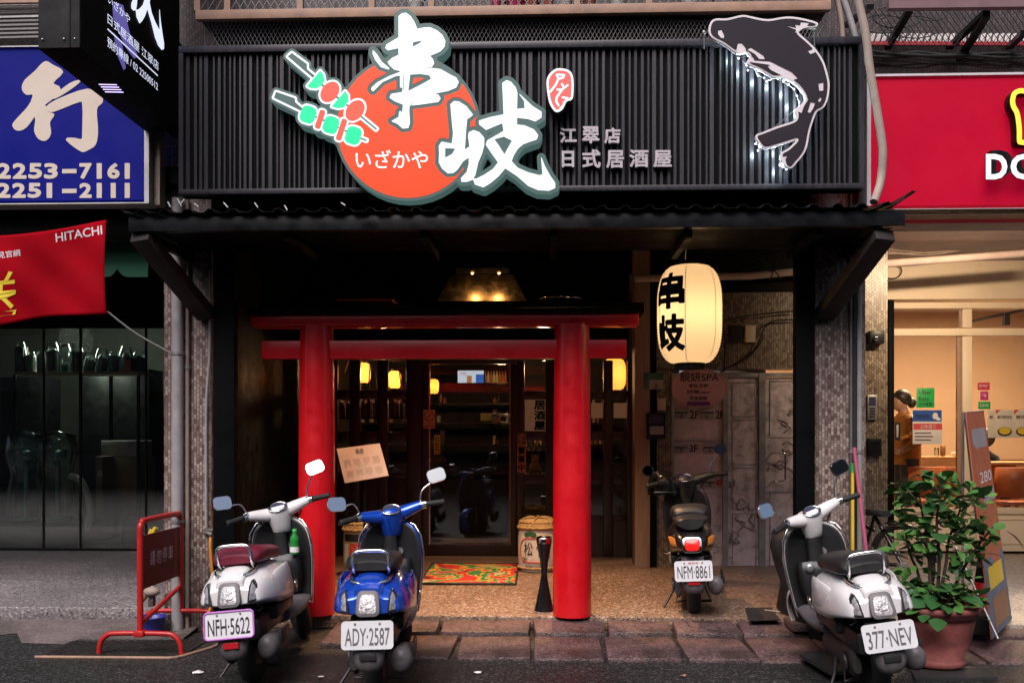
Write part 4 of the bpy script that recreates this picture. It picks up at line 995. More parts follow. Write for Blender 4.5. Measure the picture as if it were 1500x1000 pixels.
# room
room = thing('dining_room', 'dim dark dining room behind the izakaya glass', 'interior', (P(700, 0, 12).x, 12, zf))
YR = 13.2
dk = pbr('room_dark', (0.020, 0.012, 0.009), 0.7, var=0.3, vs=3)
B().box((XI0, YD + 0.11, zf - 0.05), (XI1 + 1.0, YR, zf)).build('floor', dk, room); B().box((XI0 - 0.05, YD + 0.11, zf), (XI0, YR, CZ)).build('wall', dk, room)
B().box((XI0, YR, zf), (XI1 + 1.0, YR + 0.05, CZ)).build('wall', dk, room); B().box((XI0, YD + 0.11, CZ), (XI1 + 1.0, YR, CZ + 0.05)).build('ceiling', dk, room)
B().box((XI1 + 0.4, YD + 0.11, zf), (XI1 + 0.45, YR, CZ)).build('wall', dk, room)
# small orange lanterns in the room
po = paper('lantern_orange', (0.5, 0.3, 0.1), (1.0, 0.42, 0.10), 0.55)
for px, py, w_, Y_, lb in ((532, 546, 22, 10.2, 'leftmost small orange lantern behind the lattice window'), (578, 556, 19, 10.6, 'orange lantern in third pane of the lattice window'), (635, 566, 16, 11.0, 'small orange lantern seen through the glass door'), (900, 548, 34, 10.0, 'tall amber lantern behind the right lattice window')):
    lantern('paper_lantern', lb, P(px, py, Y_), w_ / 1400 * Y_ / 2, (w_ * 1.35) / 1400 * Y_, po, None, 0, 9, 1.6, (1, 0.55, 0.2), 'small orange lanterns inside')
# TV and shelf of glowing bottles at the back
tv = thing('television', 'small lit television high on the dining room wall', 'television', P(690, 561, 12.5))
boxpx(B(), 669, 541, 710, 562, 12.55, 0.05).build('case', 'black_matte', tv)
boxpx(B(), 670.5, 542.5, 708.5, 560.5, 12.545, 0.004).build('screen', glow('tv_white', (0.75, 0.85, 1.0), 1.0), tv)
boxpx(B(), 697, 548, 708.5, 560.5, 12.54, 0.004).build('screen_picture', glow('tv_blue', (0.03, 0.16, 0.62), 1.0), tv); boxpx(B(), 684, 550, 691, 560.5, 12.54, 0.004).build('screen_picture', glow('tv_orange', (0.6, 0.25, 0.08), 0.9), tv)
letters_px('screen_text', 'TVBS', glow('tv_red', (0.6, 0.05, 0.05), 1.0), tv, (673, 545, 683, 549), 12.54)
sh = thing('bottle_shelf', 'shelf of self glowing bottles behind the television', 'shelf', P(718, 562, 12.7)); random.seed(4)
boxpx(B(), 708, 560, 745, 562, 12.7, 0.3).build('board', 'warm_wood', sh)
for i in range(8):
    x = 711 + i * 4.2; c_ = P(x, 560, 12.75); B().lathe([(0.015, 0), (0.017, 0.0), (0.017, 0.09), (0.007, 0.12), (0.007, 0.15)], c_, 8).build('bottle', random.choice([glow('b1', (0.5, 0.10, 0.02), 0.5), glow('b2', (0.6, 0.35, 0.1), 0.5)]), sh)  # warm light is put into the bottle materials as glow
# books and scrolls behind the lattice
ck = thing('bookcase', 'row of thin books and scrolls behind the lattice window', 'bookcase', P(540, 632, 10.0)); random.seed(14)
bkm = [pbr('spine%d' % i, c, 0.6) for i, c in enumerate(((0.16, 0.02, 0.02), (0.22, 0.12, 0.06), (0.32, 0.24, 0.17), (0.05, 0.02, 0.02)))]
boxpx(B(), 488, 611, 605, 613, 9.95, 0.25).build('shelf_board', 'dark_wood', ck)
for x0_, x1_ in ((497, 512), (528, 552), (570, 595)):
    x = x0_
    while x < x1_:
        w_ = random.uniform(1.5, 4); boxpx(B(), x, 611 - random.uniform(20, 27), x + w_, 611, 9.98, 0.15).build('book', random.choice(bkm), ck); x += w_ + random.choice((0.3, 0.3, 4))
# hanging decorations
q = B()
hs = thing('sake_ladle', 'bamboo sticks hanging at top of the lattice window', 'utensil', P(508, 570, 9.9))
for (x0_, y0_, x1_, y1_) in ((510, 528, 504, 546), (542, 534, 540, 570), (585, 545, 588, 570), (592, 545, 596, 570), (548, 535, 552, 570)):
    B().bar(P(x0_, y0_, 9.85), P(x1_, y1_, 9.85), 0.012, 0.012).build('stick', 'warm_wood', hs)
# things seen through the door
dp = thing('plate_stack', 'stacked white dishes on a counter seen through glass door', 'dishes', P(740, 622, 11.5))
for i, (x, y, r) in enumerate(((732, 610, 0.09), (744, 611, 0.09), (740, 622, 0.08), (746, 622, 0.07))):
    B().lathe([(r * 0.4, 0), (r, 0.03), (r * 1.02, 0.035), (r * 0.5, 0.012)], P(x, y, 11.5), 16).build('dish', 'white_paint', dp)
ctr = thing('dining_counter', 'dark counter with paper menus deep inside the izakaya', 'counter', P(700, 760, 11.6))
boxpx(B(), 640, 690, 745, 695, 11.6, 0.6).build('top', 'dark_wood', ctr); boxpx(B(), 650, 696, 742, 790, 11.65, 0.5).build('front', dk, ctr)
boxpx(B(), 704, 605, 722, 616, 12.9, 0.02).build('notice', pbr('paper_yellow', (0.5, 0.42, 0.2), 0.7), ctr)
point('room_lamp', P(735, 560, 11.3), (1, 0.6, 0.3), 11.0, 0.06, room); point('room_lamp', P(560, 545, 10.6), (1, 0.55, 0.25), 14.0, 0.05, room); point('room_lamp', P(800, 540, 10.4), (1, 0.6, 0.3), 14.0, 0.05, room)
# back shelves with dishes, bottles and boxes in the warm light
random.seed(77); bs2 = thing('back_shelves', 'warm lit shelves of bottles and boxes at the back of the izakaya', 'shelf', P(680, 640, 12.6))
itm = [pbr('item%d' % i, c, 0.4) for i, c in enumerate(((0.45, 0.16, 0.05), (0.55, 0.42, 0.26), (0.25, 0.03, 0.02), (0.10, 0.05, 0.03), (0.5, 0.5, 0.46)))]
for yy in (590, 618, 650):
    boxpx(B(), 500, yy, 900, yy + 2.2, 12.6, 0.3).build('shelf_board', 'dark_wood', bs2); x = 505
    while x < 895:
        if 655 < x < 722: x = 722
        w_ = random.uniform(3, 7); h_ = random.uniform(7, 20)
        if random.random() < 0.55: c_ = P(x + w_ / 2, yy, 12.7); k = 12.7 / 1400; B().lathe([(w_ * k * 0.45, 0), (w_ * k * 0.5, h_ * k * 0.1), (w_ * k * 0.48, h_ * k * 0.65), (w_ * k * 0.18, h_ * k * 0.8), (w_ * k * 0.18, h_ * k)], c_, 8).build('bottle', random.choice(itm), bs2)
        else: boxpx(B(), x, yy - h_, x + w_, yy, 12.68, 0.1).build('box', random.choice(itm), bs2)
        x += w_ + random.choice((1, 2, 8, 14))
# notices on the front
YW = YD - 0.004
ns = thing('no_smoking_sticker', 'round red no smoking sticker on the sliding door frame', 'sticker', P(628, 627, YW))
stk = pbr('sticker_orange', (0.62, 0.33, 0.22), 0.6); rdk = pbr('print_red', (0.55, 0.03, 0.02), 0.6)
boxpx(B(), 620, 600, 637, 627, YW, 0.002).build('sheet', stk, ns)
def rg(X, Yg): d = np.hypot(X - 628.5, Yg - 609) - 8; return np.minimum(np.maximum(d, -(d + 1.8)), field([seg((623, 614.5), (634, 603.5), 1.8)], X, Yg))
plate('ban_ring', rg, (618, 598, 640, 620), 0.4, lambda x, y: P(x, y, YW - 0.002), (0, 0.001, 0), rdk, ns)
letters_px('caption', '禁止吸菸', rdk, ns, (621.5, 619, 635.5, 622.5), YW - 0.001); boxpx(B(), 620.5, 623.5, 636.5, 626, YW - 0.0015, 0.001).build('bar', rdk, ns)
au = thing('door_sticker', 'narrow yellow automatic door sticker with black characters', 'sticker', P(640, 665, YD)); ylw = pbr('sticker_yellow', (0.62, 0.42, 0.03), 0.5)
boxpx(B(), 636, 637, 644.5, 665, YD + 0.018, 0.004).build('sheet', ylw, au)
for i, ch in enumerate('自動門'): letters_px('character', ch, 'black_matte', au, (637.3, 638.5 + i * 9, 643.2, 646.3 + i * 9), YD + 0.017)
op = thing('wooden_plaque', 'hanging wooden plaque with black vertical characters beside the door', 'sign', P(764, 692, YW)); plm = wood('plaque_wood', (0.28, 0.12, 0.05), (0.42, 0.2, 0.09), 0.55)
boxpx(B(), 757.5, 634, 770.5, 692, YW - 0.014, 0.014).build('board', plm, op, bevel=0.002)
for i, ch in enumerate('營業中'): bold_px('character', ch, 'black_matte', op, (759, 654 + i * 12.5, 769, 665 + i * 12.5), YW - 0.016, 0.35, 0.001, 0.25)
letters_px('character', '準\n備', 'black_matte', op, (764.5, 639, 769, 651), YW - 0.0145); letters_px('character', '一\n生', 'black_matte', op, (758.5, 636, 762.5, 648), YW - 0.0145)
ps = thing('cloth_poster', 'tan poster with bold black vertical characters behind the lattice', 'poster', P(784, 631, 9.75)); tan_ = pbr('poster_tan', (0.42, 0.22, 0.12), 0.7, var=0.1, emit=(0.42, 0.2, 0.1), es=0.18)  # sheet glows faintly, lamplight put into its material
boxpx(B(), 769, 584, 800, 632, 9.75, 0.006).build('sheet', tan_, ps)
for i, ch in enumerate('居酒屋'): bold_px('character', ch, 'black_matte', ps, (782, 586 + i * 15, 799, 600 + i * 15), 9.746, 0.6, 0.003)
letters_px('caption', 'い\nざ\nか\nや', rdk, ps, (775, 597, 780, 619), 9.748)
fg = thing('lucky_figure', 'small pale ornament figure on the shelf right of the door', 'ornament', P(784, 693, 9.72)); cl_ = pbr('clay_pale', (0.45, 0.27, 0.18), 0.5)
c_ = P(784, 693, 9.75); B().ball(c_ + Vector((0, 0, 0.06)), (0.06, 0.045, 0.06)).build('body', cl_, fg); B().ball(c_ + Vector((0, 0, 0.145)), 0.042).build('head', cl_, fg)
for s in (-1, 1): B().ball(c_ + Vector((s * 0.035, 0, 0.185)), 0.014, 8, 6).build('ear', cl_, fg); B().ball(c_ + Vector((s * 0.045, -0.03, 0.02)), 0.025, 8, 6).build('foot', cl_, fg)
sv = thing('crockery_shelf', 'glass shelves of small dishes behind the right lattice', 'shelf', P(830, 600, 9.9)); boxpx(B(), 768, 693.5, 800, 695, 9.7, 0.2).build('board', 'dark_wood', sv); boxpx(B(), 768, 660, 800, 661, 9.7, 0.2).build('board', 'shop_glass', sv)
for x, h_ in ((774, 16), (781, 18), (790, 15)): c_ = P(x, 660, 9.8); B().lathe([(0.02, 0), (0.025, h_ / 145), (0.02, h_ / 145)], c_, 10).build('cup', 'steel', sv)
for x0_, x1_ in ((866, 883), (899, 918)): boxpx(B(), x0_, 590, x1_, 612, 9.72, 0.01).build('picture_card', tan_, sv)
# stainless hood and clutter above the gate
hd = thing('range_hood', 'shiny stainless steel hood above the torii gate', 'hood', P(705, 441, 8.6))
q = B(); q.add([P(640, 441, 8.6), P(772, 441, 8.6), P(752, 402, 8.75), P(660, 402, 8.75), P(640, 441, 9.1), P(772, 441, 9.1), P(752, 402, 9.1), P(660, 402, 9.1)], [(0, 1, 2, 3), (4, 7, 6, 5), (0, 4, 5, 1), (1, 5, 6, 2), (2, 6, 7, 3), (3, 7, 4, 0)])
q.build('canopy', pbr('brushed_steel', (0.6, 0.52, 0.42), 0.36, 1.0, var=0.15, vs=12, dirt=0.3), hd, bevel=0.004)
boxpx(B(), 668, 392, 745, 401, 8.78, 0.3).build('duct_collar', 'black_metal', hd)
cb_ = thing('storage_box', 'flat wooden box lying on the beam above torii', 'box', P(530, 440, 8.2)); boxpx(B(), 492, 437, 575, 442, 8.2, 0.4).build('lid', 'warm_wood', cb_, bevel=0.004); boxpx(B(), 495, 442.3, 572, 447, 8.22, 0.36).build('case', 'dark_wood', cb_)
bx_ = thing('cross_beam', 'black beam running above the torii gate', 'beam', (P(700, 0, 8.3).x, 8.3, P(0, 462, 8.3).z)); B().box((XI0 + 0.001, 8.15, P(0, 462, 8.15).z), (XI1, 8.75, P(0, 447.5, 8.15).z)).build('beam', 'black_paint', bx_)
dsh = thing('satellite_plate', 'shiny metal lid resting on the beam near right jamb', 'lid', P(825, 440, 8.3)); B().lathe([(0.02, 0.045), (0.12, 0.035), (0.20, 0.0), (0.21, 0.0), (0.12, 0.045), (0.02, 0.055)], P(822, 442, 8.4) + Vector((0, 0, 0.01)), 28).build('dish', 'chrome', dsh)
for px in (692, 731):
    t = thing('clip_lamp', 'small warm clip lamp shining down the %s side of the steel hood' % ('left' if px < 700 else 'right'), 'lamp', P(px, 398, 8.5)); B().lathe([(0.012, 0.05), (0.02, 0.03), (0.028, 0.0), (0.024, 0.0)], P(px, 400, 8.52), 12, cap=False).build('shade', 'black_metal', t)
    B().ball(P(px, 400, 8.52), 0.012, 8, 6).build('bulb', glow('bulb_warm', (1.0, 0.5, 0.15), 6.0) if px < 700 else 'bulb_warm', t); point('bulb_light', P(px, 403, 8.48), (1.0, 0.45, 0.12), 1.3, 0.01, t)
# warm downlights recessed in the passage ceiling
def spot(name, label, loc, e, ang, col, tgt=None):
    t = thing(name, label, 'ceiling lamp', loc); loc = Vector(loc)
    B().lathe([(0.045, 0.0), (0.055, -0.012), (0.045, -0.014), (0.04, -0.004)], loc, 16).build('ring', 'galv', t)
    B().lathe([(0.004, -0.006), (0.039, -0.006)], loc, 16, cap=False).build('lens', glow('lamp_warm', (1.0, 0.78, 0.5), 8.0) if 'lamp_warm' not in MATS else 'lamp_warm', t)
    l = bpy.data.lights.new('spot', 'SPOT'); l.energy = e; l.color = col; l.spot_size = R(ang); l.spot_blend = 0.8; l.shadow_soft_size = 0.05
    o = bpy.data.objects.new('spot', l); COL.objects.link(o); o.parent = t; o.location = (0, 0, -0.02)
    if tgt is not None: o.rotation_euler = (Vector(tgt) - loc).to_track_quat('-Z', 'Y').to_euler()
    return t
xm = P(650, 0, 7.0).x
spot('downlight', 'small warm ceiling spot behind the awning beam above the gate', (P(814, 0, 7.5).x, 7.5, CZ - 0.001), 420, 84, (1.0, 0.58, 0.28))
spot('downlight', 'warm ceiling spot hidden behind the lintel over the doormat', (P(560, 0, 7.6).x, 7.6, CZ - 0.001), 280, 84, (1.0, 0.58, 0.28))
# ================================================================ scooters
pbr('scooter_black', (0.014, 0.014, 0.015), 0.42, var=0.2, vs=10, dirt=0.15); pbr('scooter_grey', (0.10, 0.09, 0.095), 0.5, var=0.2, vs=8, dirt=0.4)
pbr('engine_grey', (0.055, 0.05, 0.05), 0.5, 0.5, var=0.3, vs=12, dirt=0.6); pbr('seat_black', (0.013, 0.012, 0.013), 0.5, var=0.2, bump=0.15, bs=150)
pbr('seat_maroon', (0.13, 0.010, 0.026), 0.42, var=0.15, vs=8, bump=0.1, bs=150)
pbr('paint_white', (0.70, 0.68, 0.68), 0.22, var=0.06, vs=9, rvar=0.08, coat=0.4, dirt=0.14); pbr('paint_blue', (0.008, 0.070, 0.52), 0.22, 0.35, var=0.06, vs=3, rvar=0.05, coat=0.8)
pbr('paint_brown', (0.018, 0.014, 0.014), 0.28, 0.3, var=0.1, vs=4, coat=0.5)
pbr('lens_clear', (0.34, 0.33, 0.34), 0.22, 0.2, var=0.5, vs=45, rvar=0.1, bump=0.5, bs=70); pbr('lens_smoke', (0.03, 0.03, 0.032), 0.12, 0.0, var=0.2)
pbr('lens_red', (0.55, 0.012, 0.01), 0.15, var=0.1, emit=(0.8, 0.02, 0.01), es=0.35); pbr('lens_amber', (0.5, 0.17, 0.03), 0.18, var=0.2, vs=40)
pbr('reflector_red', (0.42, 0.01, 0.015), 0.2); pbr('plate_white', (0.62, 0.62, 0.64), 0.42, var=0.05, vs=12, dirt=0.1); pbr('plate_pink', (0.45, 0.16, 0.5), 0.4)
pbr('mirror_glass', (0.8, 0.8, 0.8), 0.02, 1.0, var=0.0, rvar=0.0); pbr('print_black', (0.012, 0.012, 0.014), 0.5, var=0.1); pbr('print_grey', (0.11, 0.10, 0.11), 0.5, var=0.2); pbr('dial_face', (0.05, 0.05, 0.09), 0.2)
def scooter(label, loc, head, lean, steer, paint, seat, plate_txt, plate_col='print_black', style='retro', frame_pink=False, roundmir=False, mir=((0, 0), (0, 0)), pitch=0.0, mtilt=(9, 11)):
    t = thing('scooter', label, 'scooter', (0, 0, 0), 'scooters parked in front of the izakaya')
    SC = 'scooter_black'
    sp_, ax = Vector((0, 0.97, 0.80)), Vector((0, -math.sin(R(24)), math.cos(R(24))))
    MS = Matrix.Translation(sp_) @ Matrix.Rotation(R(steer), 4, ax) @ Matrix.Translation(-sp_)
    def bs(b_, *a, **k):           # build a steered part
        b_.v = [MS @ (p - Vector((0, 0, 0.062 if p.z > 0.79 else 0))) for p in b_.v]; return b_.build(*a, **k)
    # --- wheels
    def wheel(y, st):
        b_ = B().lathe([(0.125, -0.035), (0.175, -0.050), (0.200, -0.040), (0.210, -0.015), (0.212, 0.0), (0.210, 0.015), (0.200, 0.040), (0.175, 0.050), (0.125, 0.035)], (0, y, 0.212), 36, 'x', cap=False)
        (w_ := (bs if st else B.build)(b_, 'wheel', 'rubber', t))
        r_ = B().lathe([(0.124, -0.036), (0.128, -0.040), (0.110, -0.03), (0.045, -0.02), (0.03, -0.05), (0.03, 0.05), (0.045, 0.02), (0.110, 0.03), (0.128, 0.040), (0.124, 0.036)], (0, y, 0.212), 24, 'x', cap=False)
        (bs if st else B.build)(r_, 'rim', 'engine_grey', w_)
    wheel(0.0, False); wheel(1.22, True)
    # --- rear body shell
    def ring(y, zt, wt, zm, wm, zb, wb):
        h_ = [(0, zt), (wt * 0.6, zt - 0.004), (wt, zt - 0.025), (wt * 0.35 + wm * 0.65, zt * 0.55 + zm * 0.45), (wm, zm), (wm * 0.6 + wb * 0.4 + 0.006, zm * 0.4 + zb * 0.6), (wb, zb + 0.01), (wb * 0.5, zb), (0, zb)]
        pts = h_ + [(-x, z) for x, z in h_[-2:0:-1]]
        return [Vector((x, y, z)) for x, z in pts]
    if style == 'retro':
        stn = [(0.47, 0.60, 0.08, 0.50, 0.12, 0.38, 0.10), (0.42, 0.645, 0.115, 0.53, 0.175, 0.40, 0.165), (0.28, 0.675, 0.13, 0.53, 0.205, 0.41, 0.20), (0.08, 0.69, 0.135, 0.54, 0.214, 0.43, 0.210), (-0.10, 0.685, 0.135, 0.55, 0.207, 0.455, 0.205), (-0.22, 0.665, 0.125, 0.56, 0.192, 0.475, 0.194), (-0.31, 0.635, 0.105, 0.56, 0.168, 0.487, 0.172), (-0.348, 0.605, 0.085, 0.555, 0.145, 0.493, 0.152), (-0.354, 0.595, 0.075, 0.55, 0.12, 0.50, 0.125)]
    else:
        stn = [(0.47, 0.60, 0.08, 0.50, 0.11, 0.34, 0.09), (0.42, 0.645, 0.11, 0.52, 0.145, 0.36, 0.12), (0.28, 0.675, 0.12, 0.53, 0.17, 0.38, 0.14), (0.08, 0.70, 0.12, 0.55, 0.175, 0.42, 0.14), (-0.12, 0.70, 0.12, 0.57, 0.17, 0.46, 0.14), (-0.28, 0.67, 0.10, 0.58, 0.145, 0.49, 0.11), (-0.36, 0.63, 0.075, 0.575, 0.11, 0.50, 0.08), (-0.385, 0.60, 0.05, 0.565, 0.07, 0.52, 0.05)]
    B().loft([ring(*s) for s in stn]).build('rear_body', paint, t, sub=2)
    zo = 0.0 if style == 'retro' else 0.055
    if style == 'retro':
        for s in (-1, 1):
            cw = B(); rg = []
            for k in range(9):
                u = -1 + 2 * k / 8; y = 0.10 + 0.29 * u; hz = 0.105 * math.sqrt(max(0.03, 1 - abs(u) ** 2.6)); xb = 0.150 + 0.040 * (1 - u * u)
                rg.append([Vector((s * (xb + 0.030 * max(0, math.cos(a_)) * math.sqrt(max(0.05, 1 - u * u))), y, 0.548 + 0.01 * u + hz * math.sin(a_))) for a_ in [2 * math.pi * j / 14 for j in range(14)]])
            cw.loft(rg).build('side_cowl', paint, t, sub=1)
            B().tube(curve([(s * 0.205, -0.16, 0.478), (s * 0.217, 0.0, 0.470), (s * 0.222, 0.18, 0.462), (s * 0.214, 0.32, 0.455)], 4), 0.0028, 5).build('pinstripe', 'lens_smoke', t)
            B().lathe([(0.004, 0.0), (0.028, 0.0), (0.030, s * -0.008), (0.004, s * -0.006)], (s * 0.232, 0.24, 0.505), 16, 'x', cap=False).build('badge', 'chrome', t)
    # raised spine that carries the tail lamp
    if style == 'retro':
        B().loft([[Vector((sx * w_, y, z)) for sx, z in ((-1, z0), (-0.8, z1), (0.8, z1), (1, z0), (0.8, z0 - 0.05), (-0.8, z0 - 0.05))] for y, w_, z0, z1 in ((-0.06, 0.075, 0.67, 0.705), (-0.18, 0.085, 0.66, 0.695), (-0.28, 0.084, 0.635, 0.668), (-0.345, 0.078, 0.60, 0.632))]).build('tail_spine', paint, t, sub=2)
    # under-body, inner arch
    B().box((-0.115, -0.22, 0.27), (0.115, 0.50, 0.40)).build('under_body', SC, t, bevel=0.03)
    B().box((-0.15, 0.05, 0.335), (0.15, 0.50, 0.42)).build('under_trim', SC, t, bevel=0.02)
    # --- tail lamp and indicators
    yl = -0.352 if style == 'retro' else -0.382
    def rr2(cx, cz, w_, h_, r, y, tw=1.0, lean_=0.25, n=5):
        pts = []
        for sx, sz, a0 in ((1, 1, 0), (-1, 1, 90), (-1, -1, 180), (1, -1, 270)):
            for k in range(n):
                a_ = R(a0 + 90 * k / (n - 1)); x = sx * (w_ / 2 - r) + r * math.cos(a_); z = sz * (h_ / 2 - r) + r * math.sin(a_)
                f_ = 1 + (tw - 1) * (z / h_ + 0.5); pts.append(Vector((cx + x * f_, y + lean_ * (z), cz + z)))
        return pts
    if style == 'retro':
        tl = B(); tl.prism(rr2(0, 0.556, 0.128, 0.128, 0.03, yl - 0.022, 0.86, 0.40), (0, 0.05, 0)); tl = tl.build('tail_lamp', 'scooter_grey', t, bevel=0.006)
        B().prism(rr2(0, 0.554, 0.096, 0.096, 0.022, yl - 0.028, 0.8, 0.40), (0, 0.02, 0)).build('lens', 'lens_clear', tl, bevel=0.004)
        B().prism(rr2(0, 0.557, 0.05, 0.045, 0.012, yl - 0.032, 0.7, 0.40), (0, 0.01, 0)).build('bulb_cluster', 'lens_clear', tl)
        for s in (-1, 1):
            pts = [(0.096, 0.506), (0.146, 0.512), (0.154, 0.545), (0.140, 0.598), (0.118, 0.625), (0.106, 0.59)]
            f_ = lambda x: -0.358 + 0.9 * max(0, x - 0.105)
            P3 = [Vector((s * x, f_(x) + 0.35 * (z - 0.55) - 0.014, z)) for x, z in pts]; il = B().prism(P3, (0, 0.06, 0)).build('indicator', 'lens_smoke', t, bevel=0.006)
            cx_ = sum(p[0] for p in pts) / 6; cz_ = sum(p[1] for p in pts) / 6
            P4 = [Vector((s * (cx_ + (x - cx_) * 0.62), f_(cx_ + (x - cx_) * 0.62) + 0.35 * (cz_ + (z - cz_) * 0.78 - 0.55) - 0.018, cz_ + (z - cz_) * 0.78)) for x, z in pts]
            B().prism(P4, (0, 0.02, 0)).build('lens', 'lens_clear', il, bevel=0.003)
    else:
        tl = B().prism(rr2(0, 0.555, 0.13, 0.11, 0.03, yl - 0.02, 1.12, 0.3), (0, 0.05, 0)).build('tail_lamp', 'chrome', t, bevel=0.006)
        B().prism(rr2(0, 0.557, 0.098, 0.085, 0.025, yl - 0.027, 1.15, 0.3), (0, 0.02, 0)).build('lens', 'lens_red', tl, bevel=0.006)
        for s in (-1, 1):
            P3 = [Vector((s * x, y_, z)) for x, y_, z in ((0.085, -0.37, 0.53), (0.15, -0.30, 0.55), (0.165, -0.26, 0.60), (0.14, -0.30, 0.605), (0.09, -0.37, 0.58))]
            B().prism(P3, (0, 0.04, 0)).build('indicator', 'lens_amber', t, bevel=0.006)
    # --- seat
    def sring(y, zt, w_, zb):
        h_ = [(0, zt), (w_ * 0.55, zt - 0.002), (w_ * 0.88, zt - 0.016), (w_, zt * 0.55 + zb * 0.45), (w_ * 0.97, zb + 0.005), (w_ * 0.8, zb), (0, zb)]
        return [Vector((x, y, z)) for x, z in h_ + [(-x, z) for x, z in h_[-2:0:-1]]]
    ss = [(0.50, 0.70, 0.075, 0.645), (0.46, 0.735, 0.105, 0.655), (0.34, 0.75, 0.13, 0.665), (0.18, 0.765, 0.142, 0.675), (0.02, 0.785, 0.15, 0.685), (-0.10, 0.79, 0.148, 0.69), (-0.17, 0.775, 0.135, 0.695), (-0.20, 0.745, 0.105, 0.70)]
    if style != 'retro': ss = [(y, zt + 0.025, w_ * 0.95, zb + 0.02) for y, zt, w_, zb in ss]
    so_ = B().loft([sring(*s) for s in ss]).build('seat', seat, t, sub=2)
    # --- grab rail
    if style == 'retro':
        L1 = [(-0.085, -0.13, 0.665), (-0.092, -0.19, 0.70), (-0.092, -0.215, 0.765), (-0.075, -0.215, 0.80), (0, -0.215, 0.806), (0.075, -0.215, 0.80), (0.092, -0.215, 0.765), (0.092, -0.19, 0.70), (0.085, -0.13, 0.665)]
        g_ = B().tube(curve(L1, 5), 0.0095, 8).build('grab_rail', 'chrome', t)
        L2 = [(-0.10, -0.12, 0.675), (-0.105, -0.20, 0.67), (-0.08, -0.275, 0.652), (-0.02, -0.298, 0.640), (0.02, -0.298, 0.640), (0.08, -0.275, 0.652), (0.105, -0.20, 0.67), (0.10, -0.12, 0.675)]
        B().tube(curve(L2, 5), 0.0085, 8).build('lower_hoop', 'chrome', g_); B().box((-0.012, -0.30, 0.612), (0.012, -0.28, 0.642)).build('latch', 'chrome', g_, bevel=0.004)
    else:
        B().loft([[Vector((x, y, z)) for x, z in ((-w_, z0), (-w_ * 0.8, z0 + 0.03), (w_ * 0.8, z0 + 0.03), (w_, z0), (w_ * 0.7, z0 - 0.05), (-w_ * 0.7, z0 - 0.05))] for y, w_, z0 in ((-0.12, 0.135, 0.715), (-0.24, 0.14, 0.72), (-0.33, 0.12, 0.715), (-0.36, 0.09, 0.705))]).build('grab_handle', SC, t, sub=2)
        B().tube(curve([(-0.15, -0.30, 0.49), (-0.19, -0.25, 0.485), (-0.20, 0.05, 0.45)], 4), 0.008, 6).build('side_bar', 'chrome', t); B().tube(curve([(0.15, -0.30, 0.49), (0.19, -0.25, 0.485), (0.20, 0.05, 0.45)], 4), 0.008, 6).build('side_bar', 'chrome', t)
    # --- plate, holder, mudguard
    yp, zp = -0.415, (0.405 if style == 'retro' else 0.375); tl_ = R(10)
    up = Vector((0, math.sin(tl_), math.cos(tl_))); nrm = Vector((0, -math.cos(tl_), math.sin(tl_)))
    pc = Vector((0, yp, zp)); rx = Vector((1, 0, 0))
    pl2 = [pc + rx * x + up * z for x, z in rrect(0, 0, 0.262, 0.142, 0, 0.14)]
    pt_ = B().prism(pl2, -nrm * 0.004).build('licence_plate', 'plate_white', t)
    if frame_pink:
        B().tube([p + nrm * 0.001 for p in pl2], 0.0055, 6, closed=True).build('plate_frame', 'plate_pink', pt_)
    tx = pc - rx * 0.112 - up * 0.052
    letters('plate_text', plate_txt, plate_col, pt_, tx, rx * 0.224, up * 0.088, off=0.0 if 'M' in plate_txt else 0.006, lift=0.0015)
    for s in (-1, 1): B().ball(pc + rx * s * 0.062 + up * 0.057 + nrm * 0.003, 0.006, 8, 6).build('bolt', 'rail_brown' if not frame_pink else 'galv', pt_)
    if style == 'dark': letters('plate_header', '臺灣省', 'print_red', pt_, pc - rx * 0.035 + up * 0.048, rx * 0.07, up * 0.014, lift=0.0015)
    mg = [[Vector((x, y, z)) for x in (-w_, -w_ * 0.6, w_ * 0.6, w_)] for y, z, w_ in ()]
    B().loft([[Vector((x * w_, y + yo, z)) for x, yo in ((-1, 0.05), (-0.85, 0.0), (0.85, 0.0), (1, 0.05), (0.85, 0.07), (-0.85, 0.07))] for y, z, w_ in ((-0.33, 0.46, 0.085), (-0.385, 0.40, 0.085), (-0.405, 0.33, 0.088), (-0.415, 0.27, 0.085), (-0.40, 0.225, 0.07), (-0.385, 0.21, 0.05))]).build('mudguard', 'scooter_grey', t, sub=1)
    B().prism(rr2(0, 0.293, 0.085, 0.034, 0.006, -0.418, 1, 0.0), (0, 0.02, 0)).build('reflector', 'reflector_red' if frame_pink or style == 'dark' else 'scooter_black', t, bevel=0.003)
    # --- drive case (left), muffler (right), shock absorbers
    B().loft([[Vector((-0.085 - dx, y, 0.205 + dz)) for dx, dz in ((0, r), (0.035, r * 0.9), (0.05, r * 0.4), (0.05, -r * 0.4), (0.035, -r * 0.9), (0, -r))] for y, r in ((0.50, 0.05), (0.46, 0.085), (0.34, 0.095), (0.15, 0.08), (0.0, 0.105), (-0.09, 0.09), (-0.13, 0.05))]).build('drive_case', 'engine_grey', t, sub=1)
    B().lathe([(0.05, -0.012), (0.058, 0.0), (0.03, 0.006)], (-0.14, 0.0, 0.205), 18, 'x').build('drive_cover', 'engine_grey', t)
    B().box((-0.12, 0.2, 0.30), (-0.05, 0.5, 0.37)).build('air_box', SC, t, bevel=0.02)
    me_ = B().lathe([(0.02, 0), (0.045, 0.005), (0.066, 0.03), (0.072, 0.10), (0.068, 0.30), (0.04, 0.36), (0.02, 0.37)], (0, 0, 0), 18, 'y')
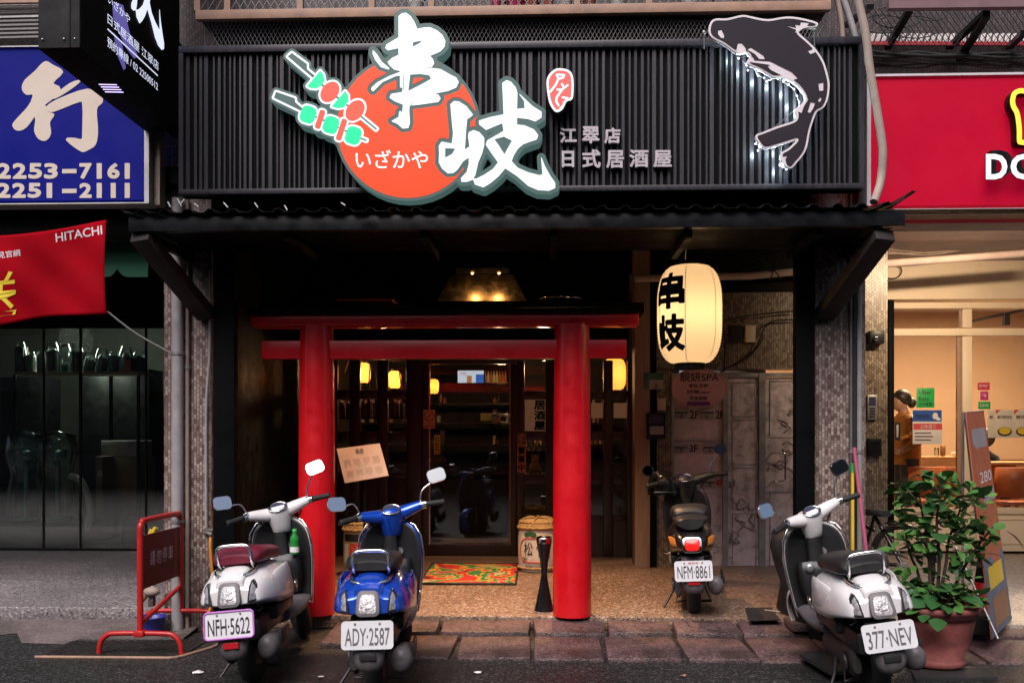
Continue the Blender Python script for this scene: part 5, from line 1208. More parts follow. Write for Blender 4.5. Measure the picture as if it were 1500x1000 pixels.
    me_.v = [Vector((p.x * 0.8 + 0.155, p.y - 0.30, p.z + 0.235 + 0.10 * (p.y - 0.1) * -1)) for p in me_.v]; mf = me_.build('muffler', 'scooter_grey', t)
    B().box((0.205, -0.20, 0.24), (0.222, 0.02, 0.315)).build('heat_shield', SC, mf, bevel=0.008)
    for s in (-1, 1):
        pts = [Vector((s * 0.085 + 0.016 * math.cos(a_ * 0.9), -0.06 - 0.03 * k / 40 + 0.016 * math.sin(a_ * 0.9), 0.24 + 0.22 * k / 40)) for k, a_ in enumerate(range(41))]
        B().tube(pts, 0.005, 5).build('shock_absorber', 'galv', t)
    B().tube(curve([(-0.11, 0.28, 0.20), (-0.17, 0.16, 0.10), (-0.235, 0.10, 0.008), (-0.255, 0.04, 0.012)], 5), 0.010, 6).build('side_stand', 'engine_grey', t)
    B().tube([(-0.09, 0.22, 0.16), (-0.13, 0.12, 0.06), (0.13, 0.12, 0.06), (0.09, 0.22, 0.16)], 0.011, 6).build('centre_stand', 'engine_grey', t)
    # --- floorboard and leg shield
    B().loft([[Vector((x * w_, y, z + dz)) for x, dz in ((-1, 0.02), (-0.9, 0.045), (0.9, 0.045), (1, 0.02), (0.8, -0.05), (-0.8, -0.05))] for y, w_, z in ((0.40, 0.15, 0.29), (0.55, 0.175, 0.275), (0.80, 0.18, 0.275), (0.98, 0.17, 0.30))]).build('floorboard', 'scooter_grey', t, sub=1)
    out = [(0.0, 0.865), (0.09, 0.862), (0.155, 0.835), (0.195, 0.77), (0.212, 0.66), (0.205, 0.54), (0.19, 0.43), (0.178, 0.34), (0.165, 0.27)]
    def shield(k, yo, nx=9):
        g = []
        for (hw, z) in out[1:]:
            row = []
            for i in range(nx):
                x = -1 + 2 * i / (nx - 1); xx = x * hw * k; zc = 0.56 + (z - 0.56) * (1 + (k - 1) * 1.0)
                row.append(Vector((xx, yo + 0.97 + 0.06 * (0.86 - z) - 1.7 * xx * xx + 0.05 * max(0, 0.45 - z), zc + (0.012 if z > 0.8 else 0) * (1 - x * x))))
            g.append(row)
        return g
    def shell(g1, g2):
        nx = len(g1[0]); m_ = len(g1); b_ = B(); b_.v = [p for r_ in g1 for p in r_] + [p for r_ in g2 for p in r_]; o_ = nx * m_
        for i in range(m_ - 1):
            for j in range(nx - 1):
                a_ = i * nx + j; b_.f.append([a_, a_ + 1, a_ + nx + 1, a_ + nx]); b_.f.append([o_ + a_, o_ + a_ + nx, o_ + a_ + nx + 1, o_ + a_ + 1]); b_.sm += [True, True]
        bd = [j for j in range(nx)] + [i * nx + nx - 1 for i in range(1, m_)] + [(m_ - 1) * nx + j for j in range(nx - 2, -1, -1)] + [i * nx for i in range(m_ - 2, 0, -1)]
        for a_, c_ in zip(bd, bd[1:] + bd[:1]): b_.f.append([a_, a_ + o_, c_ + o_, c_]); b_.sm.append(False)
        return b_
    ls = shell(shield(1.0, 0.0), shield(0.95, 0.05)).build('leg_shield', paint, t, sub=1)
    shell(shield(0.945, -0.010), shield(0.945, 0.012)).build('inner_shield', SC, ls, sub=1)
    if style == 'retro':
        e_ = shield(1.0, -0.002); ed = [r_[0] for r_ in e_[::-1]] + e_[0] + [r_[-1] for r_ in e_]
        B().tube(ed, 0.006, 6).build('shield_trim', 'chrome', ls)
    B().lathe([(0.0235, 0.0), (0.0235, 0.012), (0.013, 0.014), (0.013, 0.008)], (0.055, 0.945, 0.665), 16, 'y').build('ignition', 'galv', ls)
    B().loft([[Vector((x, y, z)) for x, y in ((-w_, 0.94), (-w_, y1), (w_, y1), (w_, 0.94))] for z, w_, y1 in ((0.62, 0.14, 0.90), (0.58, 0.15, 0.855), (0.46, 0.145, 0.87), (0.36, 0.12, 0.93))]).build('glove_box', SC, ls, sub=1)
    if style == 'retro': B().lathe([(0.03, 0.0), (0.03, -0.008), (0.01, -0.012)], (-0.06, 0.87, 0.585), 18, 'y').build('cap', 'galv', ls)
    B().loft([[Vector((x * w_, y, z)) for x, y in ((-1, 0.95), (-0.7, y1), (0.7, y1), (1, 0.95))] for z, w_, y1 in ((0.84, 0.05, 0.90), (0.70, 0.06, 0.90), (0.58, 0.075, 0.89))]).build('steering_tunnel', SC, ls, sub=1)
    # --- front fender, fork, nose
    fr_ = []
    for k in range(13):
        a_ = R(-20 + 190 * k / 12); fr_.append([Vector((x, 1.22 + (0.245 + dr) * math.cos(a_), 0.212 + (0.245 + dr) * math.sin(a_))) for x, dr in ((-0.075, -0.05), (-0.06, -0.008), (0, 0.012), (0.06, -0.008), (0.075, -0.05), (0.05, -0.03), (0, -0.01), (-0.05, -0.03))])
    bs(B().loft(fr_), 'front_fender', paint, t, sub=1)
    bs(B().tube([(0.0, 0.98, 0.78), (0.0, 1.08, 0.50), (0.075, 1.14, 0.40), (0.075, 1.22, 0.212)], 0.02, 8), 'fork', 'engine_grey', t)
    # --- headset, bars, dial, mirrors
    bp = paint if style == 'retro' else SC
    def hr(z, w_, d_, y): return [Vector((w_ * math.cos(a_), y + d_ * math.sin(a_), z)) for a_ in [2 * math.pi * k / 12 for k in range(12)]]
    hs_ = bs(B().loft([hr(0.82, 0.060, 0.045, 0.955), hr(0.84, 0.064, 0.055, 0.945), hr(0.90, 0.076, 0.066, 0.935), hr(0.95, 0.090, 0.074, 0.925), hr(0.985, 0.092, 0.070, 0.92), hr(1.005, 0.07, 0.05, 0.925)]), 'headset', bp, t, sub=1)
    for s in (-1, 1):
        bs(B().loft([[Vector((s * x, y + r_ * math.cos(a_), z + r_ * 0.95 * math.sin(a_))) for a_ in [2 * math.pi * k / 10 for k in range(10)]] for x, y, z, r_ in ((0.03, 0.93, 0.955, 0.055), (0.09, 0.925, 0.962, 0.052), (0.15, 0.905, 0.978, 0.043), (0.205, 0.885, 0.99, 0.032))]), 'bar_cover', bp, hs_, sub=1)
        gp = [Vector((s * x, y, z)) for x, y, z in ((0.20, 0.886, 0.99), (0.345, 0.83, 0.985))]
        g_ = bs(B().tube([gp[0].lerp(gp[1], k) for k in (0.25, 0.3, 0.9, 0.95, 1.0)], [0.017, 0.0195, 0.0185, 0.021, 0.017], 12), 'grip', 'rubber', t)
        d_ = (gp[1] - gp[0])
        bs(B().tube([gp[0], gp[0] + d_ * 0.24], [0.029, 0.027], 12), 'switch_box', 'chrome' if style == 'retro' else SC, t)
        bs(B().tube(curve([gp[0] + d_ * 0.15 + Vector((0, 0.02, -0.01)), gp[0] + d_ * 0.45 + Vector((0, 0.055, -0.012)), gp[1] + Vector((0, 0.052, -0.012))], 4), 0.006, 6), 'brake_lever', 'chrome', t)
        mx, mz = mir[0] if s < 0 else mir[1]
        m0 = gp[0] + Vector((0, 0.0, 0.03)); m1 = m0 + Vector((s * 0.03, 0.01, 0.06)); m2 = m0 + Vector((s * (0.085 + mx), 0.0, 0.085 + mz))
        b_ = B().tube(curve([m0 - Vector((0, 0, 0.02)), m1, m2], 5), 0.006, 6); st_ = bs(b_, 'mirror', 'chrome', t)
        mc = m2 + Vector((s * 0.02, -0.012, 0.035)); R_ = Matrix.Rotation(R(-s * 12), 4, 'Z') @ Matrix.Rotation(R(-(mtilt[0] if s < 0 else mtilt[1])), 4, 'X')
        shp = circ(0, 0, 0.052, 0.045, n=20) if roundmir else rrect(0, 0, 0.118, 0.088, s * 8, 0.32)
        fp = [mc + R_ @ Vector((x, 0, z)) for x, z in shp]; bk = R_ @ Vector((0, 0.022, 0))
        c_ = sum(fp, Vector()) / len(fp)
        bs(B().loft([fp, [c_ + (p - c_) * 1.03 + bk * 0.4 for p in fp], [c_ + (p - c_) * 0.75 + bk * 1.2 for p in fp]]), 'mirror_shell', 'chrome' if style == 'retro' else SC, st_)
        bs(B().prism([c_ + (p - c_) * 0.90 - bk * 0.06 for p in fp], bk * 0.05), 'mirror_glass', 'mirror_glass', st_)
    dm = Matrix.Translation((0, 0.885, 0.995)) @ Matrix.Rotation(R(40), 4, 'X')
    b_ = B().lathe([(0.062, 0.0), (0.066, 0.006), (0.060, 0.012), (0.055, 0.006)], (0, 0, 0), 24, cap=False); b_.v = [dm @ Vector((p.x, p.y * 0.72, p.z)) for p in b_.v]; dl = bs(b_, 'dial', 'chrome', hs_)
    b_ = B().lathe([(0.002, 0.005), (0.058, 0.005)], (0, 0, 0), 24, cap=False); b_.v = [dm @ Vector((p.x, p.y * 0.72, p.z)) for p in b_.v]; bs(b_, 'dial_face', 'dial_face', hs_)
    bs(B().tube(curve([(0.16, 0.90, 0.965), (0.13, 0.93, 0.90), (0.05, 0.97, 0.84)], 5), 0.006, 6), 'brake_cable', SC, hs_); bs(B().tube(curve([(-0.16, 0.90, 0.965), (-0.11, 0.94, 0.90), (-0.04, 0.97, 0.84)], 5), 0.006, 6), 'brake_cable', SC, hs_)
    hl = B().ball((0, 1.0, 0.93), (0.07, 0.05, 0.06), 14, 8); bs(hl, 'headlight', 'lens_clear', hs_)
    t.location = loc; t.rotation_euler = Euler((R(pitch), R(-lean), R(head)), 'XYZ'); ORG[t.name] = Vector(loc)
    return t
def place(px, Y, off=0.415, head=0.0, z=0.0):
    p = P(px, 0, Y); return (p.x - math.sin(R(head)) * off * -1 * -1, Y + off * math.cos(R(head)), z)
s1 = scooter('white scooter with maroon seat and pink framed plate beside the left pillar', place(345, 5.02, head=3), 3, 5, 24, 'paint_white', 'seat_maroon', 'NFH·5622', frame_pink=True, mir=((0.03, -0.02), (0.0, 0.05)), mtilt=(12, 22))
s2 = scooter('glossy blue scooter with black seat parked before the left torii post', place(540, 4.78, head=4), 4, 1, 22, 'paint_blue', 'seat_black', 'ADY·2587', 'print_grey', mir=((0.03, -0.04), (0.03, 0.02)), mtilt=(10, 17))
s3 = scooter('dark brown scooter with red tail lamp standing before the stair door', place(1020, 6.72, head=-7, z=0.103), -7, 3, 14, 'paint_brown', 'seat_black', 'NFM·8861', style='dark', roundmir=True, mir=((0.0, -0.03), (0.02, 0.05)), pitch=1.5)
s4 = scooter('leaning white scooter with black seat beside the potted plant', place(1322, 4.86, head=-2), -2, 9, 26, 'paint_white', 'seat_black', '377·NEV', 'print_grey', mir=((0.02, -0.02), (0.0, 0.05)))
# ================================================================ stair door at the right (plane YS)
pinksteel = pbr('etched_steel', (0.60, 0.52, 0.54), 0.34, 0.3, var=0.3, vs=9, rvar=0.2, dirt=0.55, bump=0.35, bs=28)
N, L = nodes_of(pinksteel)
sd_ = thing('stair_door', 'etched pinkish steel stairway door with side panel of floor numbers', 'door', (P(1080, 0, YS).x, YS, fz(YS)))
zfl = fz(YS) + 0.002
def dr(x0, y0, x1, y1, dy, th, nm, mt, bv=0.0):
    a_, c_ = P(x0, y1, YS), P(x1, y0, YS); return B().box((a_.x, YS + dy, max(a_.z, zfl)), (c_.x, YS + dy + th, c_.z)).build(nm, mt, sd_, bevel=bv)
dr(984.3, 545.5, 988, 836, 0.03, 0.06, 'frame', 'galv'); dr(1060, 545.5, 1067, 836, 0.02, 0.07, 'frame', 'galv'); dr(1113, 545.5, 1122, 836, 0.02, 0.07, 'frame', 'galv'); dr(988.2, 545.5, 1190, 552, 0.03, 0.06, 'frame', 'galv')
dr(988.2, 552.2, 1059.8, 695, 0.06, 0.02, 'side_panel', pbr('board_pink', (0.62, 0.50, 0.53), 0.35, 0.1, var=0.3, vs=6, dirt=0.3)); dr(988.2, 696, 1059.8, 836, 0.06, 0.02, 'side_panel', pinksteel)
dr(1067.2, 552.2, 1112.8, 836, 0.06, 0.02, 'door_panel', pinksteel); dr(1122.2, 552.2, 1190, 836, 0.06, 0.02, 'door_panel', pinksteel)
for y in (645, 696): dr(988.2, y, 1059.8, y + 1.4, 0.045, 0.014, 'rail', 'galv')
for x0, x1, y0, y1 in ((1073, 1107, 560, 610), (1073, 1107, 615, 680), (1073, 1107, 685, 745), (1073, 1107, 752, 828), (1128, 1186, 558, 640), (1128, 1186, 720, 828)):
    q = B(); pts = [P(x0, y0, YS + 0.055), P(x1, y0, YS + 0.055), P(x1, y1, YS + 0.055), P(x0, y1, YS + 0.055)]
    q.tube(pts, 0.006, 6, closed=True); q.build('moulding', 'galv', sd_)
ink = pbr('etch_dark', (0.26, 0.21, 0.22), 0.45, 0.4, var=0.3); random.seed(31)
for k in range(14):    # etched pine and mountain lines
    x0 = random.uniform(1074, 1100) if k < 8 else random.uniform(1130, 1160); y0 = random.uniform(700, 800) if k < 8 else random.uniform(580, 700)
    pts = [(x0, y0)]
    for _ in range(7): pts.append((min(1110 if k < 8 else 1184, max(1069 if k < 8 else 1125, pts[-1][0] + random.uniform(-12, 14))), pts[-1][1] + random.uniform(-11, 9)))
    B().tube(curve([P(x, y, YS + 0.058) for x, y in pts], 3), [random.uniform(0.003, 0.012) for _ in range(22)], 5).build('etching', ink, sd_)
B().tube(curve([P(1131, 664, YS + 0.06), P(1133, 663, YS - 0.02), P(1148, 664, YS - 0.04), P(1150, 668, YS - 0.04), P(1150, 700, YS - 0.04), P(1148, 704, YS - 0.04), P(1133, 705, YS - 0.02), P(1131, 705, YS + 0.06)], 4), 0.010, 8).build('handle', 'chrome', sd_)
B().ball(P(1128, 684, YS + 0.04), 0.016, 10, 8).build('lock', 'steel', sd_)
def plaque(name, label, rect, Y, th, mat, cat='sign'):
    x0, y0, x1, y1 = rect; t = thing(name, label, cat, P((x0 + x1) / 2, y1, Y)); boxpx(B(), x0, y0, x1, y1, Y, th).build('board', mat, t, bevel=0.002); return t
pgrey = pbr('plate_grey', (0.30, 0.27, 0.28), 0.4, var=0.1)
YP = YS + 0.035
for rect, num, fl, fr_, col, lb in (((988, 599, 1008, 613), '8', '2F', (1010, 601, 1024, 613), 'print_black', 'upper left number plate marked 8 beside 2F'), ((1025, 599, 1046, 613), '6', '2F', (1048, 601, 1060, 613), 'print_black', 'upper right number plate marked 6 beside 2F'), ((988, 650, 1008, 663), '8', '3F', (1010, 651, 1022, 662), 'print_black', 'lower left number plate marked 8 beside 3F'), ((1030, 650, 1047, 663), '6', '3F', (1048, 651, 1060, 662), 'print_red', 'lower right number plate beside red 3F'), ((1030, 701, 1047, 713), '6', '4F', (1048, 702, 1059, 713), 'print_red', 'lowest number plate marked 6 beside red 4F')):
    t = plaque('number_plate', lb, rect, YP, 0.008, pgrey); t['group'] = 'floor number plates by the stair door'
    x0, y0, x1, y1 = rect; letters_px('number', num, 'print_black', t, (x0 + 8, y1 - 6.5, x0 + 12, y1 - 1), YP - 0.001); boxpx(B(), x0 + 1, y0 + 4.2, x1 - 1, y0 + 6.2, YP - 0.002, 0.001).build('stripe', 'print_black', t)
    letters_px('floor_mark', fl, col, t, fr_, YP + 0.022, off=0.02)
spa = thing('oval_sign', 'pink oval salon sign with black characters on the stair door', 'sign', P(1023, 597, YS))
spp = pbr('oval_pink', (0.62, 0.36, 0.39), 0.4, var=0.12, vs=8); ov = circ(1023, 568, 43.5, 29)
plate_px('board', [ov], YS + 0.0, 0.02, spp, spa, 0, None, 0, 1.0)
def ovr(X, Yg): d = field([ov], X, Yg, -1.5); return np.maximum(d, -(d + 1.0))
plate('rim_line', ovr, (975, 535, 1070, 600), 0.6, lambda x, y: P(x, y, YS - 0.002), (0, 0.001, 0), 'rail_brown', spa)
letters_px('heading', '靚妍SPA', 'print_black', spa, (996, 545, 1053, 559), YS - 0.001, off=0.014)
for st, x0, x1, y0, y1 in (('美容.芳療', 1009, 1037, 562, 568), ('紓壓.spa', 1006, 1040, 571, 577), ('霧眉美睫', 1010, 1036, 580, 586)): letters_px('line', st, 'print_black', spa, (x0, y0, x1, y1), YS - 0.001, off=0.02)
boxpx(B(), 1006, 588, 1040, 594, YS - 0.002, 0.001).build('purple_strip', pbr('purple', (0.18, 0.04, 0.22), 0.5), spa)
t = plaque('address_plate', 'green and white house number plate on the black jamb', (944, 546, 972, 570), 8.97, 0.006, pbr('addr_green', (0.03, 0.12, 0.10), 0.4)); boxpx(B(), 951, 556, 972, 570, 8.967, 0.002).build('white_field', pgrey, t); letters_px('number', '8', 'print_black', t, (959, 562, 963, 569), 8.966)
t = plaque('switch_plate', 'small cream switch plate below the house number', (963, 583, 975, 601), 8.98, 0.02, 'cream_paint', 'switch')
t = thing('meter_box', 'dark electricity meter box on the jamb beside stair door', 'meter box', P(961, 643, 8.95)); boxpx(B(), 948, 604, 975, 643, 8.9, 0.09).build('case', 'black_metal', t, bevel=0.006); boxpx(B(), 951, 608, 972, 620, 8.897, 0.004).build('window', 'dial_face', t); boxpx(B(), 952, 624, 972, 636, 8.895, 0.004).build('label_card', pgrey, t)
for x0, x1, mt, lb in ((1068, 1087, 'rusty_beam', 'brown junction box on mosaic wall right of lantern'), (1092, 1107, 'cream_paint', 'cream junction box on mosaic wall above the stair door')):
    t = thing('junction_box', lb, 'junction box', P(x0, 502, YS)); boxpx(B(), x0, 476, x1, 501, YS - 0.05, 0.049).build('case', mt, t, bevel=0.005)
t = thing('wall_cable', 'black cables drooping across mosaic wall behind the lantern', 'cable', P(1090, 520, YS - 0.05))
for k, pts in enumerate(([(1055, 545), (1080, 530), (1105, 512), (1120, 480), (1135, 470), (1165, 468)], [(1060, 540), (1090, 528), (1110, 508), (1118, 490)], [(1060, 470), (1100, 462), (1165, 455)], [(1055, 460), (1062, 500), (1060, 545)])): B().tube(curve([P(x, y, YS - 0.06 - 0.01 * k) for x, y in pts], 4), 0.007, 6).build('wire', 'rubber', t)
t = thing('cable', 'loose thin wires hanging under pink ceiling by black post', 'cable', P(1140, 400, 7.6))
for pts in ([(1110, 378), (1125, 386), (1145, 410)], [(1148, 370), (1135, 390), (1128, 412)], [(1120, 384), (1130, 398), (1150, 375)]): B().tube(curve([P(x, y, 7.6) for x, y in pts], 4), 0.005, 5).build('wire', 'rubber', t)

# ================================================================ appliance shop at the left (plane YG)
YG = 10.2
gl = thing('appliance_shopfront', 'dark frameless glass shopfront of the appliance shop at left', 'shopfront', (P(100, 0, YG).x, YG, 0.16))
zg = 0.178; XGR = XPL0 + 0.118
for x0, x1 in ((-700, 63), (64.5, 117), (118.5, 213), (214.5, 262)):
    a_, c_ = P(x0, 800, YG), P(x1, 470, YG); xr = min(c_.x, XGR)
    B().box((a_.x, YG, zg + 0.02), (xr, YG + 0.01, CZ - 0.01)).build('pane', 'shop_glass', gl)
for x in (63.8, 117.8, 213.8): a_ = P(x, 0, YG); B().box((a_.x - 0.008, YG - 0.01, zg), (a_.x + 0.008, YG + 0.02, CZ - 0.01)).build('mullion', 'black_metal', gl)
B().box((P(-700, 0, YG).x, YG - 0.02, zg - 0.03), (XGR, YG + 0.03, zg + 0.018)).build('sill', 'black_metal', gl)
B().box((P(-700, 0, YG).x, YG - 0.03, P(0, 482, YG).z), (XGR, YG - 0.012, CZ - 0.002)).build('header', 'black_paint', gl)
B().box((P(-700, 0, YG).x, 13.0, 0.19), (XGR + 0.5, 13.1, CZ - 0.002)).build('back_wall', pbr('shop_dark', (0.035, 0.035, 0.03), 0.7, var=0.3), gl)
B().box((XGR, YG + 0.02, 0.19), (XGR + 0.05, 13.0, CZ - 0.002)).build('side_wall', 'shop_dark', gl)
lt = thing('added_shop_tube', 'added unseen tube brightening the appliance shop', 'lamp', P(100, 490, 12.2)); B().bar(P(20, 462, 12.2), P(130, 462, 12.2), 0.03).build('tube', glow('tube_dim', (0.8, 1.0, 0.75), 0.8), lt)
point('added_shop_light', P(110, 500, 11.4), (0.85, 1.0, 0.8), 55.0, 0.2, lt)  # tube and light are added behind the header to brighten this shop
gs = thing('goods_shelf', 'shelf of wrapped kitchen appliances with price strip behind glass', 'shelf', P(110, 550, 10.9))
a_, c_ = P(20, 548, 10.8), P(205, 543, 10.8)
B().box((a_.x, 10.8, a_.z), (c_.x, 11.2, a_.z + 0.03)).build('board', 'cream_paint', gs)
for x in (22, 118, 203): B().bar(P(x, 548, 11.0), P(x, 770, 11.0), 0.03).build('upright', 'black_metal', gs)
random.seed(8); x = 24; nw_ = 0
fan0 = pbr('appliance_teal', (0.12, 0.25, 0.24), 0.4); gbr0 = pbr('card_green', (0.05, 0.25, 0.10), 0.5); wrap = pbr('wrapped_box', (0.14, 0.15, 0.13), 0.25, var=0.5, vs=12, rvar=0.15)
while x < 196:
    w_ = random.uniform(12, 20); h_ = random.uniform(28, 46); c_ = P(x + w_ / 2, 545, 10.95); r = w_ / 2 / 1400 * 10.9
    t = thing('wrapped_appliance', 'plastic wrapped appliance on the shelf, %s' % ('beside the glass edge' if x < 40 else 'third mullion side' if x > 150 else 'middle of row'), 'appliance', c_, 'wrapped appliances on the shelf')
    nw_ += 1; t['label'] = '%s plastic wrapped kitchen appliance from the left on the lit shelf' % ('first second third fourth fifth sixth seventh eighth ninth tenth eleventh twelfth thirteenth'.split()[nw_ - 1])
    hh = h_ / 1400 * 10.9
    kd = random.choice('kbjt'); zb_ = a_.z + 0.031; o_ = (c_.x, 10.95, zb_); mt_ = random.choice([wrap, 'shop_dark', 'grey_pipe', 'white_paint', fan0])
    if kd == 'b': B().box((c_.x - r * 0.95, 10.9, zb_), (c_.x + r * 0.95, 11.02, zb_ + hh * 0.85)).build('body', mt_, t, bevel=0.008); B().box((c_.x - r * 0.6, 10.894, zb_ + hh * 0.3), (c_.x + r * 0.6, 10.899, zb_ + hh * 0.6)).build('label_card', random.choice([wrap, 'cream_paint', gbr0]), t)
    elif kd == 'k': B().lathe([(r * 0.9, 0), (r, hh * 0.1), (r * 0.7, hh * 0.6), (r * 0.55, hh * 0.7), (r * 0.2, hh * 0.78)], o_, 14).build('body', mt_, t); B().tube(curve([(c_.x + r * 0.7, 10.93, zb_ + hh * 0.6), (c_.x + r * 1.1, 10.92, zb_ + hh * 0.45), (c_.x + r * 0.9, 10.93, zb_ + hh * 0.15)], 4), 0.010, 6).build('handle', 'black_paint', t)
    elif kd == 'j': B().lathe([(r * 0.7, 0), (r * 0.8, hh * 0.3), (r * 0.5, hh * 0.36)], o_, 14).build('body', mt_, t); B().lathe([(r * 0.55, hh * 0.36), (r * 0.85, hh * 0.9), (r * 0.8, hh * 0.92)], o_, 14, cap=False).build('jug', 'plastic_film', t); B().lathe([(r * 0.85, hh * 0.92), (r * 0.5, hh)], o_, 14).build('lid', 'black_paint', t)
    else: B().lathe([(r * 0.8, 0), (r * 0.95, hh * 0.08), (r * 0.95, hh * 0.7), (r * 0.5, hh * 0.8)], o_, 14).build('body', mt_, t)
    B().lathe([(r * 1.05, 0.005), (r * 1.15, hh * 0.7), (r * 0.7, hh * 1.02)], o_, 10, cap=False).build('wrapping', 'plastic_film', t)
    x += w_ + 2
t = thing('orange_box', 'small orange and black box on shelf near the pillar', 'box', P(190, 545, 10.85)); boxpx(B(), 184, 527, 191, 546, 10.85, 0.08).build('box', pbr('box_orange', (0.7, 0.12, 0.02), 0.5), t); boxpx(B(), 191.3, 524, 200, 546, 10.85, 0.08).build('black_half', 'black_matte', t)
plinth = thing('display_plinth', 'low black plinth carrying two wrapped fans behind the glass', 'plinth', P(60, 800, 10.5)); a_, c_ = P(-60, 800, 10.4), P(116, 765, 10.4); B().box((a_.x, 10.4, 0.2), (c_.x, 11.3, c_.z)).build('block', 'black_paint', plinth, bevel=0.01)
fanm = pbr('fan_teal', (0.30, 0.50, 0.50), 0.4, var=0.1); zpl = c_.z
for px, lb in ((38, 'left wrapped teal standing fan on plinth'), (84, 'right wrapped pale standing fan on plinth')):
    c_ = P(px, 700, 10.75); t = thing('standing_fan', lb, 'fan', (c_.x, 10.75, zpl))
    B().lathe([(0.16, 0.001), (0.17, 0.012), (0.05, 0.03)], (c_.x, 10.75, zpl), 20).build('base', fanm, t); B().tube([(c_.x, 10.75, zpl + 0.02), (c_.x, 10.75, zpl + 0.62)], 0.022, 8).build('pole', fanm, t)
    hc = Vector((c_.x, 10.68, zpl + 0.74)); B().ball(hc + Vector((0, 0.09, 0)), (0.06, 0.09, 0.06)).build('motor', fanm, t)
    q = B()
    for k in range(28): a_ = 2 * math.pi * k / 28; q.tube(curve([hc + Vector((0.03 * math.cos(a_), -0.06, 0.03 * math.sin(a_))), hc + Vector((0.12 * math.cos(a_), -0.05, 0.12 * math.sin(a_))), hc + Vector((0.19 * math.cos(a_), 0, 0.19 * math.sin(a_)))], 3), 0.002, 4)
    tag(q.build('guard', 'galv', t), kind='stuff'); q = B().lathe([(0.192, -0.004), (0.196, 0.0), (0.192, 0.004)], hc, 28, 'y', cap=False); q.build('guard_ring', 'galv', t)
    for k in range(3):
        a_ = 2 * math.pi * k / 3; q = B(); q.add([hc + Vector((0.02 * math.cos(a_ + d), 0, 0.02 * math.sin(a_ + d))) for d in (-1, 1)] + [hc + Vector((0.16 * math.cos(a_ + d), dy, 0.16 * math.sin(a_ + d))) for d, dy in ((0.5, 0.02), (-0.3, -0.02))], [(0, 1, 2, 3)]); q.build('blade', fanm, t)
    B().lathe([(0.19, 0.0), (0.21, 0.2), (0.16, 0.5), (0.22, 0.75), (0.19, 0.95), (0.05, 1.0)], (c_.x, 10.75, zpl + 0.02), 14, cap=False).build('plastic_wrap', 'plastic_film', t)
cbm = pbr('cardboard', (0.34, 0.23, 0.14), 0.8, var=0.15)
for rect, Y, lb, mt in (((150, 668, 205, 760), 11.2, 'tall brown cardboard carton on appliance shop floor', cbm), ((148, 645, 200, 668), 11.2, 'flat white wrapped parcel on top of brown carton', 'white_paint'), ((140, 668, 150, 765), 10.9, 'narrow carton leaning beside the tall brown carton', cbm), ((165, 540, 218, 640), 11.8, 'large dark refrigerator behind the cartons', 'black_metal'), ((0, 552, 62, 650), 11.6, 'dark appliance behind the fans at the far left', 'black_metal'), ((118, 545, 160, 660), 11.9, 'black cabinet in the middle of the appliance shop', 'black_metal'), ((178, 760, 215, 800), 10.45, 'low dark crate by the glass near the pillar', 'black_paint')):
    x0, y0, x1, y1 = rect; t = thing('carton' if 'c' in lb[:0] or 'carton' in lb or 'parcel' in lb else 'appliance', lb, 'box', P(x0, y1, Y)); a_, c_ = P(x0, y1, Y), P(x1, y0, Y); z0 = a_.z if y1 < 690 and y1 > 660 else (0.215 if y1 > 690 else a_.z)
    if lb.startswith('large') or lb.startswith('dark app') or lb.startswith('black cab'): z0 = 0.22
    B().box((a_.x, Y, z0), (c_.x, Y + 0.45, c_.z)).build('box', mt, t, bevel=0.008)
    if mt == cbm: boxpx(B(), x0 + 3, y0 + 20, x0 + 10, y0 + 30, Y - 0.003, 0.002).build('label_patch', 'white_paint', t)
t = thing('vent_hose', 'white corrugated hose curving beside the fans', 'hose', P(128, 770, 10.6)); hp = curve([P(104, 697, 10.7), P(118, 704, 10.6), P(130, 730, 10.55), P(132, 755, 10.55), P(124, 775, 10.55)], 12)
B().tube(hp, [0.036 + 0.006 * (k % 2) for k in range(len(hp))], 12).build('tube', 'white_paint', t)

# ================================================================ eatery at the right (plane YE)
YE = 10.0; zE = 0.228
ef = thing('eatery_shopfront', 'cream framed eatery shopfront with tall windows at right', 'shopfront', (P(1400, 0, YE).x, YE, zE))
def er(x0, y0, x1, y1, dy, th, nm, mt, bv=0.004, floor=False):
    a_, c_ = P(x0, y1, YE), P(x1, y0, YE); return B().box((a_.x, YE + dy, zE if floor else a_.z), (c_.x, YE + dy + th, c_.z)).build(nm, mt, ef, bevel=bv)
a_ = P(1293, 440, YE); B().box((a_.x, YE - 0.08, a_.z), (11, YE + 0.1, CZ - 0.002)).build('fascia_panel', 'cream_paint', ef)
er(1300, 441, 1308, 805, -0.04, 0.12, 'dark_post', 'black_paint', 0.004, True)
er(1308.2, 441, 1700, 452, 0.0, 0.08, 'head_rail', 'cream_paint'); er(1308.2, 480, 1700, 492, -0.01, 0.09, 'transom', 'cream_paint')
er(1410, 452.2, 1424, 479.8, 0.0, 0.08, 'mullion', 'cream_paint'); er(1410, 492.2, 1424, 743.8, 0.0, 0.08, 'mullion', 'cream_paint'); er(1404, 492.2, 1409.8, 743.8, 0.03, 0.04, 'mullion', 'rail_brown')
er(1308.2, 744, 1700, 752, -0.02, 0.10, 'sill', 'cream_paint'); er(1308.2, 752.2, 1700, 805, 0.0, 0.06, 'lower_panel', 'cream_paint', 0.004, True)
for x0, x1 in ((1314, 1404), (1430, 1560)):
    q = B(); q.tube([P(x0, 760, YE - 0.002), P(x1, 760, YE - 0.002), P(x1, 796, YE - 0.002), P(x0, 796, YE - 0.002)], 0.010, 6, closed=True); q.build('panel_moulding', 'cream_paint', ef)
